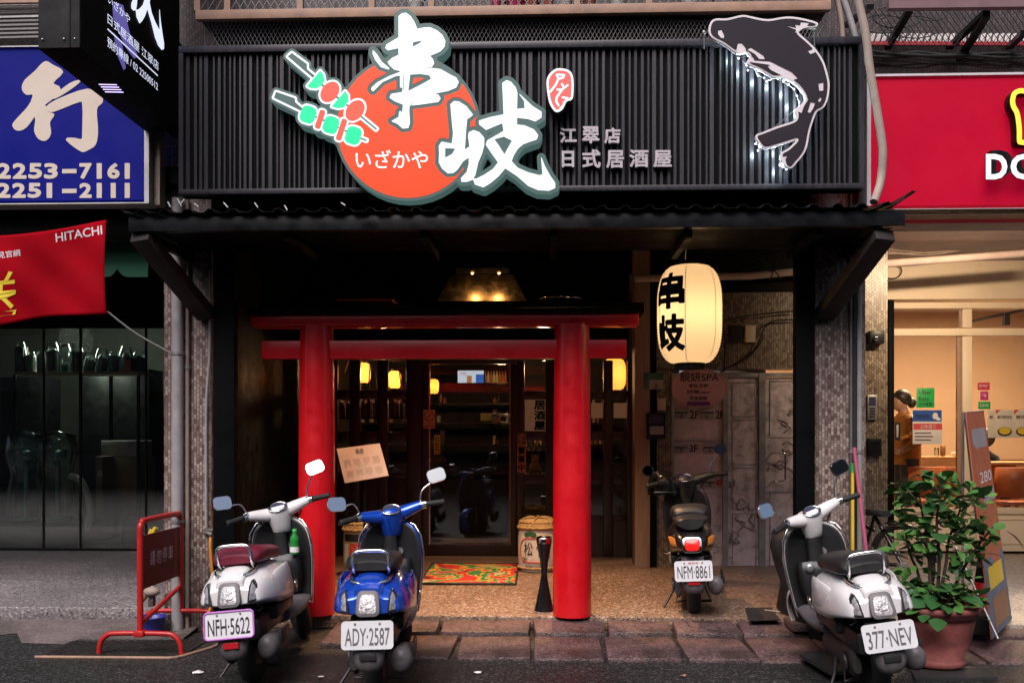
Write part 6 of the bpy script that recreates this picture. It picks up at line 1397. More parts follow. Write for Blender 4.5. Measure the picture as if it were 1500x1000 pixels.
for x0, x1 in ((1308.2, 1403.8), (1424.2, 1700)): er(x0, 492.2, x1, 743.8, 0.05, 0.008, 'pane', 'clear_glass', 0)
for x0, x1 in ((1308.2, 1409.8), (1424.2, 1700)): er(x0, 452.2, x1, 479.8, 0.05, 0.008, 'pane', 'clear_glass', 0)
er_w = pbr('eatery_wall', (0.58, 0.37, 0.23), 0.7, var=0.05, vs=2); XR0 = P(1303, 0, YE).x
rm = thing('eatery_room', 'warm orange walled eatery interior with strip lights', 'interior', (3.8, 12, zE))
B().box((XR0 - 1.2, 14.0, zE), (12, 14.1, CZ)).build('back_wall', er_w, rm); B().box((XR0 - 1.25, YE + 0.3, zE), (XR0 - 1.2, 14.0, CZ)).build('side_wall', er_w, rm)
B().box((XR0 - 1.2, YE + 0.1, zE + 0.001), (12, 14.0, zE + 0.03)).build('floor', 'terrazzo_tan', rm); B().box((XR0 - 1.2, 13.96, zE + 0.03), (12, 13.99, zE + 0.85)).build('dado', 'warm_wood', rm)
cl = thing('ceiling_lamp', 'bright white panel lamp on the eatery ceiling', 'ceiling lamp', P(1378, 458, 11.5)); c_ = P(1378, 456, 11.2)
B().box((c_.x - 0.3, 10.9, CZ - 0.05), (c_.x + 0.55, 11.5, CZ - 0.012)).build('case', 'white_paint', cl); B().box((c_.x - 0.28, 10.92, CZ - 0.056), (c_.x + 0.53, 11.48, CZ - 0.051)).build('diffuser', glow('lamp_white', (1.0, 0.9, 0.75), 6.0), cl)
ld = bpy.data.lights.new('panel_light', 'AREA'); ld.energy = 80; ld.color = (1.0, 0.72, 0.44); ld.shape = 'RECTANGLE'; ld.size = 0.8; ld.size_y = 0.5
lo = bpy.data.objects.new('panel_light', ld); COL.objects.link(lo); lo.parent = cl; lo.location = Vector((c_.x + 0.12, 11.2, CZ - 0.07)) - org(cl)
cl2 = thing('ceiling_lamp', 'second ceiling panel lamp deeper right in the eatery', 'ceiling lamp', (5.6, 12.0, CZ - 0.05)); B().box((5.2, 11.7, CZ - 0.05), (6.0, 12.3, CZ - 0.012)).build('case', 'white_paint', cl2); B().box((5.22, 11.72, CZ - 0.056), (5.98, 12.28, CZ - 0.051)).build('diffuser', 'lamp_white', cl2)
l2 = ld.copy(); l2.energy = 95; lo = bpy.data.objects.new('panel_light', l2); COL.objects.link(lo); lo.parent = cl2; lo.location = (0, 0, -0.02)
trk = thing('track_rail', 'black spotlight track on the eatery ceiling', 'track light', P(1440, 470, 11.5)); B().bar(P(1424, 470, 11.2), P(1540, 445, 11.2), 0.03).build('rail', 'black_metal', trk); B().box(P(1474, 470, 11.2) - Vector((0.03, 0.03, 0.05)), P(1474, 470, 11.2) + Vector((0.03, 0.03, 0.09))).build('lamp_head', 'black_metal', trk)
chair_m = pbr('chair_orange', (0.42, 0.10, 0.025), 0.45, var=0.1)
def etable(px, py, w_, Y, label):
    p = P(px, py, Y); t = thing('dining_table', label, 'table', (p.x, Y, zE + 0.03)); B().box((p.x - w_ / 2, Y - 0.3, p.z - 0.03), (p.x + w_ / 2, Y + 0.3, p.z)).build('top', pbr('table_pale', (0.55, 0.33, 0.15), 0.35) if 'table_pale' not in MATS else 'table_pale', t, bevel=0.005)
    for sx in (-1, 1):
        for sy in (-1, 1): B().box((p.x + sx * (w_ / 2 - 0.06) - 0.02, Y + sy * 0.24 - 0.02, zE + 0.031), (p.x + sx * (w_ / 2 - 0.06) + 0.02, Y + sy * 0.24 + 0.02, p.z - 0.031)).build('leg', 'warm_wood', t)
    return p
def echair(px, Y, label, rz=0.0):
    p = P(px, 0, Y); z = zE + 0.03; t = thing('dining_chair', label, 'chair', (p.x, Y, z)); x, y = p.x, Y
    B().box((x - 0.21, y - 0.21, z + 0.42), (x + 0.21, y + 0.21, z + 0.46)).build('seat', chair_m, t, bevel=0.015)
    bp_ = [[Vector((x + 0.23 * math.sin(a_), y - 0.23 * math.cos(a_) + dy, z + zz)) for zz, dy in ((0.50, 0), (0.82, -0.05))] for a_ in [R(k * 12 - 72) for k in range(13)]]
    q = B(); q.add([v for r_ in bp_ for v in r_], [(2 * i, 2 * i + 2, 2 * i + 3, 2 * i + 1) for i in range(12)], True); o = q.build('backrest', chair_m, t); md = o.modifiers.new('s', 'SOLIDIFY'); md.thickness = 0.025
    for sx in (-1, 1):
        for sy in (-1, 1): B().tube([(x + sx * 0.22, y + sy * 0.22, z + 0.001), (x + sx * 0.17, y + sy * 0.17, z + 0.42)], [0.012, 0.018], 8).build('leg', chair_m, t)
tp = etable(1372, 668, 0.85, 11.2, 'pale wooden table left inside the eatery window'); tp2 = etable(1490, 676, 0.9, 11.0, 'pale wooden table right inside the eatery window')
for px, Y, lb in ((1352, 10.7, 'orange chair near the person at the window'), (1392, 10.75, 'orange chair behind the potted plant'), (1480, 10.5, 'orange chair close to window at far right'), (1455, 11.5, 'orange chair at the far table side')): echair(px, Y, lb)
t = thing('condiment_set', 'glass jar and white dish set on left eatery table', 'condiments', tp)
for dx, r, h_, mt in ((-0.02, 0.025, 0.10, 'shop_glass'), (0.05, 0.03, 0.13, 'warm_wood'), (0.22, 0.07, 0.05, 'white_paint'), (0.32, 0.03, 0.15, chair_m)): B().lathe([(r * 0.8, 0.001), (r, h_ * 0.2), (r, h_), (r * 0.6, h_)], tp + Vector((dx, -0.05, 0)), 12).build('jar', mt, t)
# window posters and stickers
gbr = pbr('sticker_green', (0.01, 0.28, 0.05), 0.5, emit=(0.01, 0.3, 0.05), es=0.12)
YEW = YE - 0.004 + 0.045
t = plaque('delivery_sticker', 'green square delivery sticker with dark lettering on eatery window', (1342.5, 568, 1369, 597), YEW, 0.002, gbr, 'sticker')
letters_px('text', 'Uber\nEats', 'print_black', t, (1346, 571, 1365, 587), YEW - 0.001); letters_px('text', '合作餐廳', 'print_black', t, (1346, 589, 1365, 594.5), YEW - 0.001); boxpx(B(), 1350, 565, 1353, 568, YEW, 0.002).build('tape', 'sticker_yellow', t)
t = plaque('window_notice', 'blue, red and white notice taped under the green sticker', (1337, 600.5, 1380, 650), YEW, 0.002, pbr('notice_white', (0.6, 0.57, 0.55), 0.6), 'notice')
boxpx(B(), 1337, 600.5, 1379.5, 617, YEW - 0.002, 0.001).build('blue_band', pbr('notice_blue', (0.01, 0.06, 0.3), 0.5), t); boxpx(B(), 1338, 620, 1380, 629, YEW - 0.002, 0.001).build('red_band', pbr('notice_red', (0.5, 0.05, 0.07), 0.5), t)
letters_px('text', '熱食美味', 'print_black', t, (1341, 606, 1361, 613), YEW - 0.003); letters_px('text', '公休週三', 'notice_white', t, (1348, 621.5, 1371, 627.5), YEW - 0.003)
for k in range(3): boxpx(B(), 1340, 633 + k * 5, 1364 + 3 * (k % 2), 635 + k * 5, YEW - 0.002, 0.001).build('print_line', 'print_grey', t)
plate_px('logo_bird', [circ(1370, 609, 4, 5, 10, 14), circ(1374, 613, 4, 2.4, 20, 12)], YEW - 0.003, 0.001, 'notice_white', t, 0, None, 0, 0.5)
for rect, c_, tx, lb in (((1432, 560, 1450, 571), (0.5, 0.03, 0.08), 'pay', 'red payment sticker, topmost on the cream mullion glass'), ((1436, 573, 1448, 586), (0.45, 0.03, 0.2), '↑', 'magenta sticker below the red payment sticker'), ((1433, 588, 1451, 599), (0.02, 0.3, 0.06), 'LINE', 'small green payment sticker below the magenta one')):
    nm_ = 'stk_' + lb[:3]; t = plaque('payment_sticker', lb, rect, YEW, 0.002, pbr(nm_, c_, 0.5), 'sticker'); x0, y0, x1, y1 = rect; letters_px('text', tx, 'notice_white', t, (x0 + 3, y0 + 3.5, x1 - 3, y1 - 3.5), YEW - 0.001)
pmn = pbr('menu_cream', (0.56, 0.5, 0.42), 0.6)
for x0, x1, lb, tx in ((1447, 1458, 'narrow menu card half hidden by the standing banner', '飯'), (1458.5, 1485, 'menu card with noodle bowl picture on eatery window', '親子雞肉丼飯'), (1485.5, 1512, 'menu card cut by the right picture edge', '豬肉丼')):
    t = plaque('menu_card', lb, (x0, 600, x1, 641), YEW, 0.002, pmn, 'menu'); letters_px('text', tx, 'print_black', t, (x0 + 2.5, 608, x1 - 3, 613.5), YEW - 0.001, off=0.02); cx_ = (x0 + x1) / 2
    if x1 - x0 > 20:
        plate_px('bowl', [circ(cx_, 632, 10.5, 6.5)], YEW - 0.002, 0.001, 'print_black', t, 0, None, 0, 0.6); plate_px('food', [circ(cx_, 631, 8.5, 5)], YEW - 0.0035, 0.001, ylw, t, 0, None, 0, 0.6); B().prism([P(x0, 600, YEW - 0.002), P(x0 + 7, 600, YEW - 0.002), P(x0, 607, YEW - 0.002)], (0, 0.001, 0)).build('corner_flash', 'notice_red', t)
# intercom, mailbox, camera on the mosaic wall beside
YI = 8.8
t = thing('intercom', 'grey intercom panel with keypad on mosaic wall by eatery', 'intercom', P(1278, 614, YI)); boxpx(B(), 1271, 578, 1285, 614, YI - 0.03, 0.029).build('case', 'galv', t, bevel=0.004); boxpx(B(), 1273, 581, 1283, 594, YI - 0.033, 0.004).build('screen', 'dial_face', t)
for k in range(4): boxpx(B(), 1274, 597 + k * 4, 1282, 599.5 + k * 4, YI - 0.033, 0.004).build('key', 'print_black', t)
t = thing('mail_slot', 'black square letter slot below the intercom', 'mailbox', P(1283, 668, YI)); boxpx(B(), 1272, 642, 1292, 668, YI - 0.05, 0.049).build('case', 'black_metal', t, bevel=0.005); boxpx(B(), 1275, 647, 1289, 650, YI - 0.054, 0.004).build('flap', 'black_matte', t)
t = thing('wall_speaker', 'black wall box with small lens above the intercom', 'camera', P(1284, 504, YI)); boxpx(B(), 1274, 484, 1296, 503, YI - 0.1, 0.099).build('case', 'black_metal', t, bevel=0.008); B().lathe([(0.018, 0), (0.02, -0.03), (0.01, -0.032)], P(1282, 496, YI - 0.1), 14, 'y').build('lens', 'chrome', t)
t = thing('wire_loop', 'loop of thin black wire under the pink ceiling at right', 'cable', P(1305, 395, 9.85)); B().tube([P(1306 + 15 * math.cos(a_), 397 + 11 * math.sin(a_), 9.88) for a_ in [k * math.pi / 12 for k in range(24)]], 0.006, 5, closed=True).build('wire', 'rubber', t)
for k in range(4): B().tube(curve([P(1290, 372 - 3 * k, 9.2), P(1360, 370 + 4 * math.sin(k), 9.3), P(1430, 362 + k, 9.4), P(1540, 352 + 4 * k, 9.5)], 4), 0.005, 5).build('wire', 'cable_tan', t)

al = thing('arcade_lamp', 'batten lamp fixed behind the lintel over the eatery pavement', 'ceiling lamp', (P(1520, 0, 7.25).x, 7.25, CZ - 0.06)); c_ = Vector((P(1520, 0, 7.25).x, 7.25, CZ))
B().box(c_ - Vector((0.5, 0.04, 0.035)), c_ + Vector((0.5, 0.04, -0.002))).build('batten', 'white_paint', al); B().tube([c_ + Vector((-0.48, 0, -0.055)), c_ + Vector((0.48, 0, -0.055))], 0.014, 10).build('tube', 'lamp_white', al)
la = bpy.data.lights.new('batten_light', 'AREA'); la.energy = 20; la.spread = R(85); la.color = (1.0, 0.74, 0.48); la.shape = 'RECTANGLE'; la.size = 0.95; la.size_y = 0.05
lo = bpy.data.objects.new('batten_light', la); COL.objects.link(lo); lo.parent = al; lo.location = (0, 0.05, -0.01); lo.rotation_euler = (R(68), 0, 0)
# ================================================================ people in the eatery
def skin_person(label, loc, pts, edges, rad, mat, extra):
    t = thing('person', label, 'person', loc)
    me = bpy.data.meshes.new('body'); me.from_pydata([Vector(p) for p in pts], edges, []); o = bpy.data.objects.new('body', me); COL.objects.link(o); o.parent = t; ORG[o.name] = Vector(loc)
    md = o.modifiers.new('skin', 'SKIN'); sv = me.skin_vertices[0].data
    for i, r in enumerate(rad): sv[i].radius = (r, r * 0.85) if not isinstance(r, tuple) else r
    sv[0].use_root = True
    s_ = o.modifiers.new('sub', 'SUBSURF'); s_.levels = 2; s_.render_levels = 2; me.materials.append(mat)
    for p in me.polygons: p.use_smooth = True
    for nm, b_, m_ in extra:
        for_v = [v + Vector(loc) for v in b_.v]; b_.v = for_v; b_.build(nm, m_, t)
    return t
pbr('skin', (0.42, 0.24, 0.17), 0.5); pbr('shirt_mustard', (0.40, 0.17, 0.03), 0.8, var=0.15, vs=12); pbr('jeans', (0.03, 0.035, 0.05), 0.8, var=0.2); pbr('hair', (0.015, 0.01, 0.008), 0.5)
lp = P(1327, 0, 10.75); ZF = zE + 0.031
# skeleton: pelvis, spine, neck, head, both arms, both legs (person turned to the left, head bowed)
pt = [(0, 0, 0.90), (0, 0, 1.08), (0.01, 0, 1.28), (-0.02, 0, 1.40), (-0.05, -0.01, 1.47), (-0.07, -0.01, 1.56),
      (0.02, -0.17, 1.32), (0.03, -0.22, 1.08), (-0.14, -0.20, 0.98), (0.02, 0.17, 1.32), (0.02, 0.22, 1.08), (-0.16, 0.18, 0.99),
      (0.01, -0.09, 0.86), (0.0, -0.10, 0.48), (0.03, -0.10, 0.07), (-0.08, -0.10, 0.035), (0.01, 0.09, 0.86), (0.02, 0.10, 0.48), (0.05, 0.10, 0.07), (-0.06, 0.10, 0.035)]
ed = [(0, 1), (1, 2), (2, 3), (3, 4), (4, 5), (2, 6), (6, 7), (7, 8), (2, 9), (9, 10), (10, 11), (0, 12), (12, 13), (13, 14), (14, 15), (0, 16), (16, 17), (17, 18), (18, 19)]
ra = [0.14, 0.135, 0.15, 0.06, 0.065, 0.09, 0.07, 0.05, 0.032, 0.07, 0.05, 0.032, 0.085, 0.062, 0.042, 0.035, 0.085, 0.062, 0.042, 0.035]
ex = []
hb = B().ball((-0.045, -0.01, 1.575), (0.098, 0.092, 0.10), 16, 10); ex.append(('hair', hb, 'hair')); ex.append(('hair_bun', B().ball((0.06, -0.01, 1.52), (0.05, 0.05, 0.06), 10, 8), 'hair'))
fb = B().ball((-0.085, -0.01, 1.525), (0.075, 0.075, 0.095), 14, 10); fb.ball((-0.165, -0.01, 1.52), (0.018, 0.014, 0.02), 8, 6); ex.append(('face', fb, 'skin'))
sk_ = B().loft([[Vector((x + w_ * math.cos(a_), w2 * math.sin(a_), z)) for a_ in [2 * math.pi * k / 18 for k in range(18)]] for x, w_, w2, z in ((0.0, 0.165, 0.185, 0.84), (0.0, 0.155, 0.18, 0.98), (0.0, 0.155, 0.18, 1.12), (0.01, 0.15, 0.20, 1.27), (0.0, 0.12, 0.17, 1.36), (-0.01, 0.07, 0.08, 1.41))]); ex.append(('shirt', sk_, 'shirt_mustard'))
for s in (-1, 1): ex.append(('sleeve', B().tube([(0.02, s * 0.17, 1.34), (0.028, s * 0.20, 1.22), (0.03, s * 0.22, 1.08), (-0.04, s * 0.21, 1.03)], [0.08, 0.075, 0.062, 0.055], 12), 'shirt_mustard'))
for s in (-1, 1):
    hc = Vector((-0.16, s * 0.19, 0.98)); hb_ = B().ball(hc, (0.045, 0.022, 0.035), 10, 8)
    for k in range(4): hb_.tube(curve([hc + Vector((-0.02, -0.015 + 0.01 * k, 0)), hc + Vector((-0.06, -0.018 + 0.012 * k, -0.012)), hc + Vector((-0.085 + 0.006 * abs(k - 1), -0.018 + 0.012 * k, -0.035))], 3), 0.008, 6)
    hb_.tube([hc + Vector((0, -0.02, 0.02)), hc + Vector((-0.04, -0.035, 0.025))], 0.009, 6); ex.append(('hand', hb_, 'skin'))
for s in (-1, 1): ex.append(('trouser_leg', B().tube([(0.005, s * 0.085, 0.90), (0.005, s * 0.09, 0.70), (0.0, s * 0.10, 0.48), (0.025, s * 0.10, 0.10)], [0.11, 0.10, 0.085, 0.072], 12), 'jeans')); ex.append(('shoe', B().ball((-0.02, s * 0.10, 0.045), (0.125, 0.045, 0.045), 12, 8), 'print_black'))
per = skin_person('person in mustard top and jeans standing inside the eatery window', (lp.x, 10.75, ZF), pt, ed, ra, MATS['skin'], ex)
t = thing('arm_band', 'black vertical tag hanging in front of the standing person', 'tag', P(1317, 645, 10.5)); boxpx(B(), 1311, 618, 1319, 645, 10.45, 0.01).build('card', 'print_black', t); boxpx(B(), 1313.5, 622, 1316, 640, 10.447, 0.002).build('print', 'white_paint', t)
# second, seated guest: only dark hair and back show above the table
lq = P(1458, 0, 11.3)
pt2 = [(0, 0, 0.50), (0, -0.02, 0.72), (0, -0.06, 0.92), (0, -0.10, 1.00), (0, -0.14, 1.06), (0, -0.18, 1.13), (-0.18, -0.05, 0.88), (-0.22, -0.16, 0.68), (-0.16, -0.36, 0.68), (0.18, -0.05, 0.88), (0.22, -0.16, 0.68), (0.16, -0.36, 0.68), (-0.1, -0.1, 0.48), (-0.11, -0.46, 0.48), (-0.11, -0.46, 0.06), (0.1, -0.1, 0.48), (0.11, -0.46, 0.48), (0.11, -0.46, 0.06)]
ed2 = [(0, 1), (1, 2), (2, 3), (3, 4), (4, 5), (2, 6), (6, 7), (7, 8), (2, 9), (9, 10), (10, 11), (0, 12), (12, 13), (13, 14), (0, 15), (15, 16), (16, 17)]
ra2 = [0.15, 0.14, 0.15, 0.06, 0.065, 0.085, 0.07, 0.05, 0.032, 0.07, 0.05, 0.032, 0.08, 0.065, 0.045, 0.08, 0.065, 0.045]
skin_person('person with dark hair bent over the right eatery table', (lq.x, 11.75, ZF), pt2, ed2, ra2, pbr('top_dark', (0.02, 0.02, 0.025), 0.8), [('hair', B().ball((0, -0.18, 1.14), (0.115, 0.12, 0.125), 16, 10), 'hair'), ('hand', B().ball((-0.15, -0.40, 0.68), (0.03, 0.05, 0.02)), 'skin'), ('hand', B().ball((0.15, -0.40, 0.68), (0.03, 0.05, 0.02)), 'skin')])

# ================================================================ red pipe barrier
bm_ = pbr('barrier_red', (0.40, 0.012, 0.012), 0.38, var=0.15, vs=8, dirt=0.12); XB = -2.60; Ya, Yb = 6.05, 6.72
br_ = thing('barrier', 'red tubular no parking barrier with brown board beside the left pillar', 'barrier', (XB, 6.4, 0.0))
for Y_, z0 in ((Ya, 0.006), (Yb, 0.03)):
    B().tube(curve([(XB - 0.27, Y_, z0), (XB - 0.26, Y_, z0 + 0.07), (XB - 0.22, Y_, z0 + 0.12), (XB - 0.15, Y_, z0 + 0.135), (XB + 0.15, Y_, z0 + 0.135), (XB + 0.22, Y_, z0 + 0.12), (XB + 0.26, Y_, z0 + 0.07), (XB + 0.27, Y_, z0)], 5), 0.017, 8).build('foot', bm_, br_)
B().tube(curve([(XB, Ya, 0.14), (XB, Ya, 0.5), (XB, Ya, 0.80), (XB, Ya + 0.025, 0.845), (XB, Ya + 0.08, 0.86), (XB, Yb - 0.08, 0.86), (XB, Yb - 0.025, 0.845), (XB, Yb, 0.80), (XB, Yb, 0.5), (XB, Yb, 0.16)], 5), 0.020, 10).build('frame', bm_, br_)
B().tube([(XB, Ya, 0.20), (XB, Yb, 0.34)], 0.015, 8).build('stay', bm_, br_); B().box((XB - 0.035, Ya - 0.035, 0.12), (XB + 0.035, Ya + 0.035, 0.165)).build('socket', bm_, br_, bevel=0.012)
bd_ = B().box((XB - 0.008, Ya + 0.022, 0.42), (XB + 0.008, Yb - 0.022, 0.765)).build('board', pbr('board_brown', (0.13, 0.018, 0.016), 0.6, var=0.3, vs=10, dirt=0.3), br_)
for i, ch in enumerate('請勿停車'): letters('character', ch, 'print_white', bd_, (XB + 0.0095, Ya + 0.13 + 0.10 * i, 0.555), (0, 0.08, 0), (0, 0, 0.10), off=0.012)
# blue basin with cleaning things behind the barrier
bc = G(222, 917, 0.03); bc.y = 6.62; bc = Vector((P(222, 0, 6.62).x, 6.62, 0.035))
t = thing('basin', 'blue plastic basin at the foot of left pillar', 'basin', bc); B().lathe([(0.07, 0.0), (0.095, 0.10), (0.105, 0.105), (0.098, 0.11), (0.088, 0.10), (0.065, 0.012)], bc, 22).build('bowl', pbr('basin_blue', (0.02, 0.02, 0.22), 0.4, var=0.1), t)
t = thing('brush', 'yellow handled scrubbing brushes standing behind red barrier', 'brush', bc + Vector((0, 0.12, 0)))
for k, (x0, y0, x1, y1, c_) in enumerate(((213, 850, 205, 872, 'cable_tan'), (222, 775, 214, 800, 'sticker_yellow'), (216, 795, 228, 772, 'sticker_yellow'), (208, 880, 222, 862, 'warm_wood'))): B().tube([P(x0, y0, 6.7), P(x1, y1, 6.7)], 0.015, 8).build('handle', c_, t)
B().box(P(210, 870, 6.7), P(226, 858, 6.74)).build('sponge', 'white_paint', t); B().ball(P(222, 866, 6.7), (0.06, 0.04, 0.035)).build('glove', 'cable_tan', t); B().box(P(217, 888, 6.7), P(228, 868, 6.75)).build('brick_block', 'slab_red', t)
t = thing('garden_hose', 'orange hose hanging from a tap on the left pillar edge', 'hose', P(305, 930, 6.6)); B().tube(curve([P(309, 786, 6.72), P(308, 800, 6.70), P(311, 840, 6.68), P(313, 870, 6.66), P(305, 900, 6.6), P(299, 920, 6.55), P(302, 933, 6.5)], 6), 0.012, 8).build('tube', pbr('hose_orange', (0.45, 0.17, 0.02), 0.5), t)
B().tube([P(300, 780, 6.79), P(304, 780, 6.72), P(310, 783, 6.70)], 0.012, 8).build('tap', 'galv', t); B().bar(P(303, 775, 6.72), P(312, 775, 6.72), 0.012).build('tap_handle', 'galv', t)
# ================================================================ things round the gate
mb = thing('menu_board', 'tilted pale printed menu board on a black stand behind blue scooter', 'menu', P(531, 830, 7.6))
mq = [P(493, 657, 7.55), P(556, 649, 7.55), P(569, 696, 7.45), P(505, 707, 7.45)]; nb_ = (mq[1] - mq[0]).cross(mq[3] - mq[0]).normalized(); nb_ = nb_ if nb_.y < 0 else -nb_
B().prism(mq, -nb_ * 0.015).build('board', pbr('menu_tan', (0.55, 0.40, 0.30), 0.6, var=0.08, vs=10), mb)
def mp(u, v): return mq[0].lerp(mq[1], u).lerp(mq[3].lerp(mq[2], u), v) + nb_ * 0.002
letters('title', '串歧', 'print_black', mb, mp(0.42, 0.24), mp(0.6, 0.24) - mp(0.42, 0.24), mp(0.42, 0.07) - mp(0.42, 0.24), off=0.03)
random.seed(2); q = B()
for cx in (0.12, 0.34, 0.56, 0.78):
    for row in (0.36, 0.68):
        for k in range(6):
            u0 = cx - 0.02 + 0.026 * k; ln = random.uniform(0.12, 0.24); a_, b_, c_, d_ = mp(u0, row), mp(u0 + 0.008, row), mp(u0 + 0.008, row + ln), mp(u0, row + ln); q.quad(a_, b_, c_, d_)
tag(q.build('printed_columns', 'rail_brown', mb, fix=False), kind='stuff')
B().tube([P(534, 700, 7.6), (P(534, 0, 7.6).x, 7.6, fz(7.6) + 0.02)], 0.012, 8).build('pole', 'black_metal', mb); B().lathe([(0.17, 0.0), (0.16, 0.015), (0.02, 0.02)], (P(534, 0, 7.6).x, 7.6, fz(7.6) + 0.001), 20).build('base', 'black_metal', mb)
# sake barrels
straw = pbr('straw', (0.40, 0.26, 0.11), 0.85, var=0.35, vs=30, bump=0.5, bs=60); bwh = pbr('barrel_white', (0.55, 0.5, 0.43), 0.7, var=0.1, vs=12)
def barrel(label, px, ybase, wpx, hpx, Y, deco):
    c_ = P(px, ybase, Y); c_.z = fz(Y) + 0.002; k = Y / 1400; r = wpx / 2 * k; h = hpx * k; t = thing('sake_barrel', label, 'barrel', c_)
    bd = B().lathe([(r * 0.90, 0.0), (r * 0.97, h * 0.06), (r, h * 0.3), (r, h * 0.6), (r * 0.96, h * 0.76)], c_, 32).build('body', bwh if deco else straw, t)
    B().lathe([(r * 0.965, h * 0.755), (r * 1.0, h * 0.80), (r * 0.95, h * 0.88), (r * 0.80, h * 0.95), (r * 0.5, h * 0.97), (r * 0.02, h * 0.96)], c_, 32).build('straw_top', straw, t)
    for z, rr in ((0.80, 1.01), (0.90, 0.90), (0.06, 0.98)): B().tube([c_ + Vector((r * rr * math.cos(a_), r * rr * math.sin(a_), h * z + 0.006 * (i % 2))) for i, a_ in enumerate([2 * math.pi * j / 36 for j in range(36)])], 0.012, 7, closed=True).build('rope', straw, t)
    for i in range(6): a_ = R(i * 60 + 15); B().tube(curve([c_ + Vector((r * q_ * math.cos(a_ + 0.4 * (1 - q_)), r * q_ * math.sin(a_ + 0.4 * (1 - q_)), h * z)) for q_, z in ((1.0, 0.80), (0.9, 0.92), (0.6, 0.985), (0.15, 0.985))], 3), 0.010, 6).build('rope', straw, t)
    def wrap_text(st, az, z0, z1, wd, mt, off=0.03):
        vs_, fs_ = textmesh(st, off); x0 = min(v.x for v in vs_); x1 = max(v.x for v in vs_); y0 = min(v.y for v in vs_); y1 = max(v.y for v in vs_); o_ = []
        for v in vs_: a_ = az + ((v.x - x0) / (x1 - x0) - 0.5) * wd; z = h * (z0 + (v.y - y0) / (y1 - y0) * (z1 - z0)); o_.append(c_ + Vector(((r + 0.004) * math.sin(a_), -(r + 0.004) * math.cos(a_), z)))
        B().add(o_, fs_).build('character', mt, bd, fix=False)
    def patch(pts, mt, lift):
        o_ = [c_ + Vector(((r + lift) * math.sin(a_), -(r + lift) * math.cos(a_), h * z)) for a_, z in pts]; n_ = len(o_); cc = c_ + Vector(((r + lift) * math.sin(sum(p[0] for p in pts) / n_), -(r + lift) * math.cos(sum(p[0] for p in pts) / n_), h * sum(p[1] for p in pts) / n_))
        B().add(o_ + [cc], [(i, (i + 1) % n_, n_) for i in range(n_)]).build('painted_mark', mt, bd, fix=False)
    if deco:
        grn = pbr('pine_green', (0.02, 0.09, 0.03), 0.7); az0 = -0.15
        B().tube([c_ + Vector(((r + 0.002) * math.sin(az0 + 0.85 * math.cos(a_)), -(r + 0.002) * math.cos(az0 + 0.85 * math.cos(a_)), h * (0.40 + 0.25 * math.sin(a_) + 0.03 * math.sin(3 * a_)))) for a_ in [2 * math.pi * j / 40 for j in range(40)]], 0.005, 5, closed=True).build('red_ring', rdk, bd)
        wrap_text('松', az0 - 0.32, 0.30, 0.56, 0.5, 'print_black'); wrap_text('竹', az0 + 0.35, 0.30, 0.56, 0.5, 'print_black'); wrap_text('清酒松竹梅酒造', az0 + 0.1, 0.07, 0.13, 1.2, 'print_black', 0.01)
        for a0, z0 in ((-0.55, 0.69), (-0.35, 0.71), (-0.18, 0.68)): patch([(a0 + 0.16 * math.cos(R(k * 30)), z0 + 0.05 * math.sin(R(k * 30))) for k in range(12)], grn, 0.003)
        for k in range(5): patch([(-0.75, 0.14), (-0.95 + 0.1 * k, 0.30 - 0.02 * abs(k - 2)), (-0.90 + 0.1 * k, 0.26)], grn, 0.003 + 0.0006 * k)
    else:
        for (a0, a1, z0, z1, mt) in ((-0.9, 0.9, 0.62, 0.74, 'print_black'), (-0.5, 0.2, 0.30, 0.58, rdk), (0.3, 0.8, 0.35, 0.58, bwh), (-0.95, -0.6, 0.25, 0.58, bwh)):
            n_ = 8; q = B(); q.add([c_ + Vector(((r + 0.004) * math.sin(a0 + (a1 - a0) * i / n_), -(r + 0.004) * math.cos(a0 + (a1 - a0) * i / n_), h * z)) for i in range(n_ + 1) for z in (z0, z1)], [(2 * i, 2 * i + 2, 2 * i + 3, 2 * i + 1) for i in range(n_)]); q.build('painted_band', mt, bd, fix=False)
        wrap_text('寶', -0.15, 0.32, 0.56, 0.5, bwh); wrap_text('酒', 0.55, 0.37, 0.56, 0.4, 'print_black')
    return t
barrel('white sake barrel with straw top and pine characters right of door', 787, 842, 56, 78, 8.85, True)
barrel('straw wrapped sake barrel with red panel behind the blue scooter', 531, 838, 56, 86, 8.5, False)
# doormat
m = pbr('doormat', (0.3, 0.05, 0.04), 0.9, var=0, rvar=0); N, L = nodes_of(m); bb = N['Principled BSDF']; tc = N.new('ShaderNodeTexCoord'); mpn = N.new('ShaderNodeMapping'); mpn.inputs['Scale'].default_value = (1.5, 1.5, 1.5); L.new(tc.outputs['Object'], mpn.inputs[0])
nz = N.new('ShaderNodeTexNoise'); nz.inputs['Scale'].default_value = 1.6; nz.inputs['Detail'].default_value = 2; nz.inputs['Distortion'].default_value = 1.5; L.new(mpn.outputs[0], nz.inputs['Vector'])
cr = N.new('ShaderNodeValToRGB'); cr.color_ramp.interpolation = 'CONSTANT'; e = cr.color_ramp.elements; e[0].color = (0.02, 0.012, 0.01, 1); e[1].position = 0.36; e[1].color = (0.42, 0.02, 0.015, 1)
for p_, c_ in ((0.46, (0.55, 0.26, 0.03, 1)), (0.50, (0.03, 0.15, 0.03, 1)), (0.57, (0.42, 0.33, 0.2, 1)), (0.60, (0.40, 0.02, 0.015, 1)), (0.68, (0.02, 0.012, 0.01, 1))): k = e.new(p_); k.color = c_
L.new(nz.outputs['Fac'], cr.inputs[0]); L.new(cr.outputs[0], bb.inputs['Base Color'])
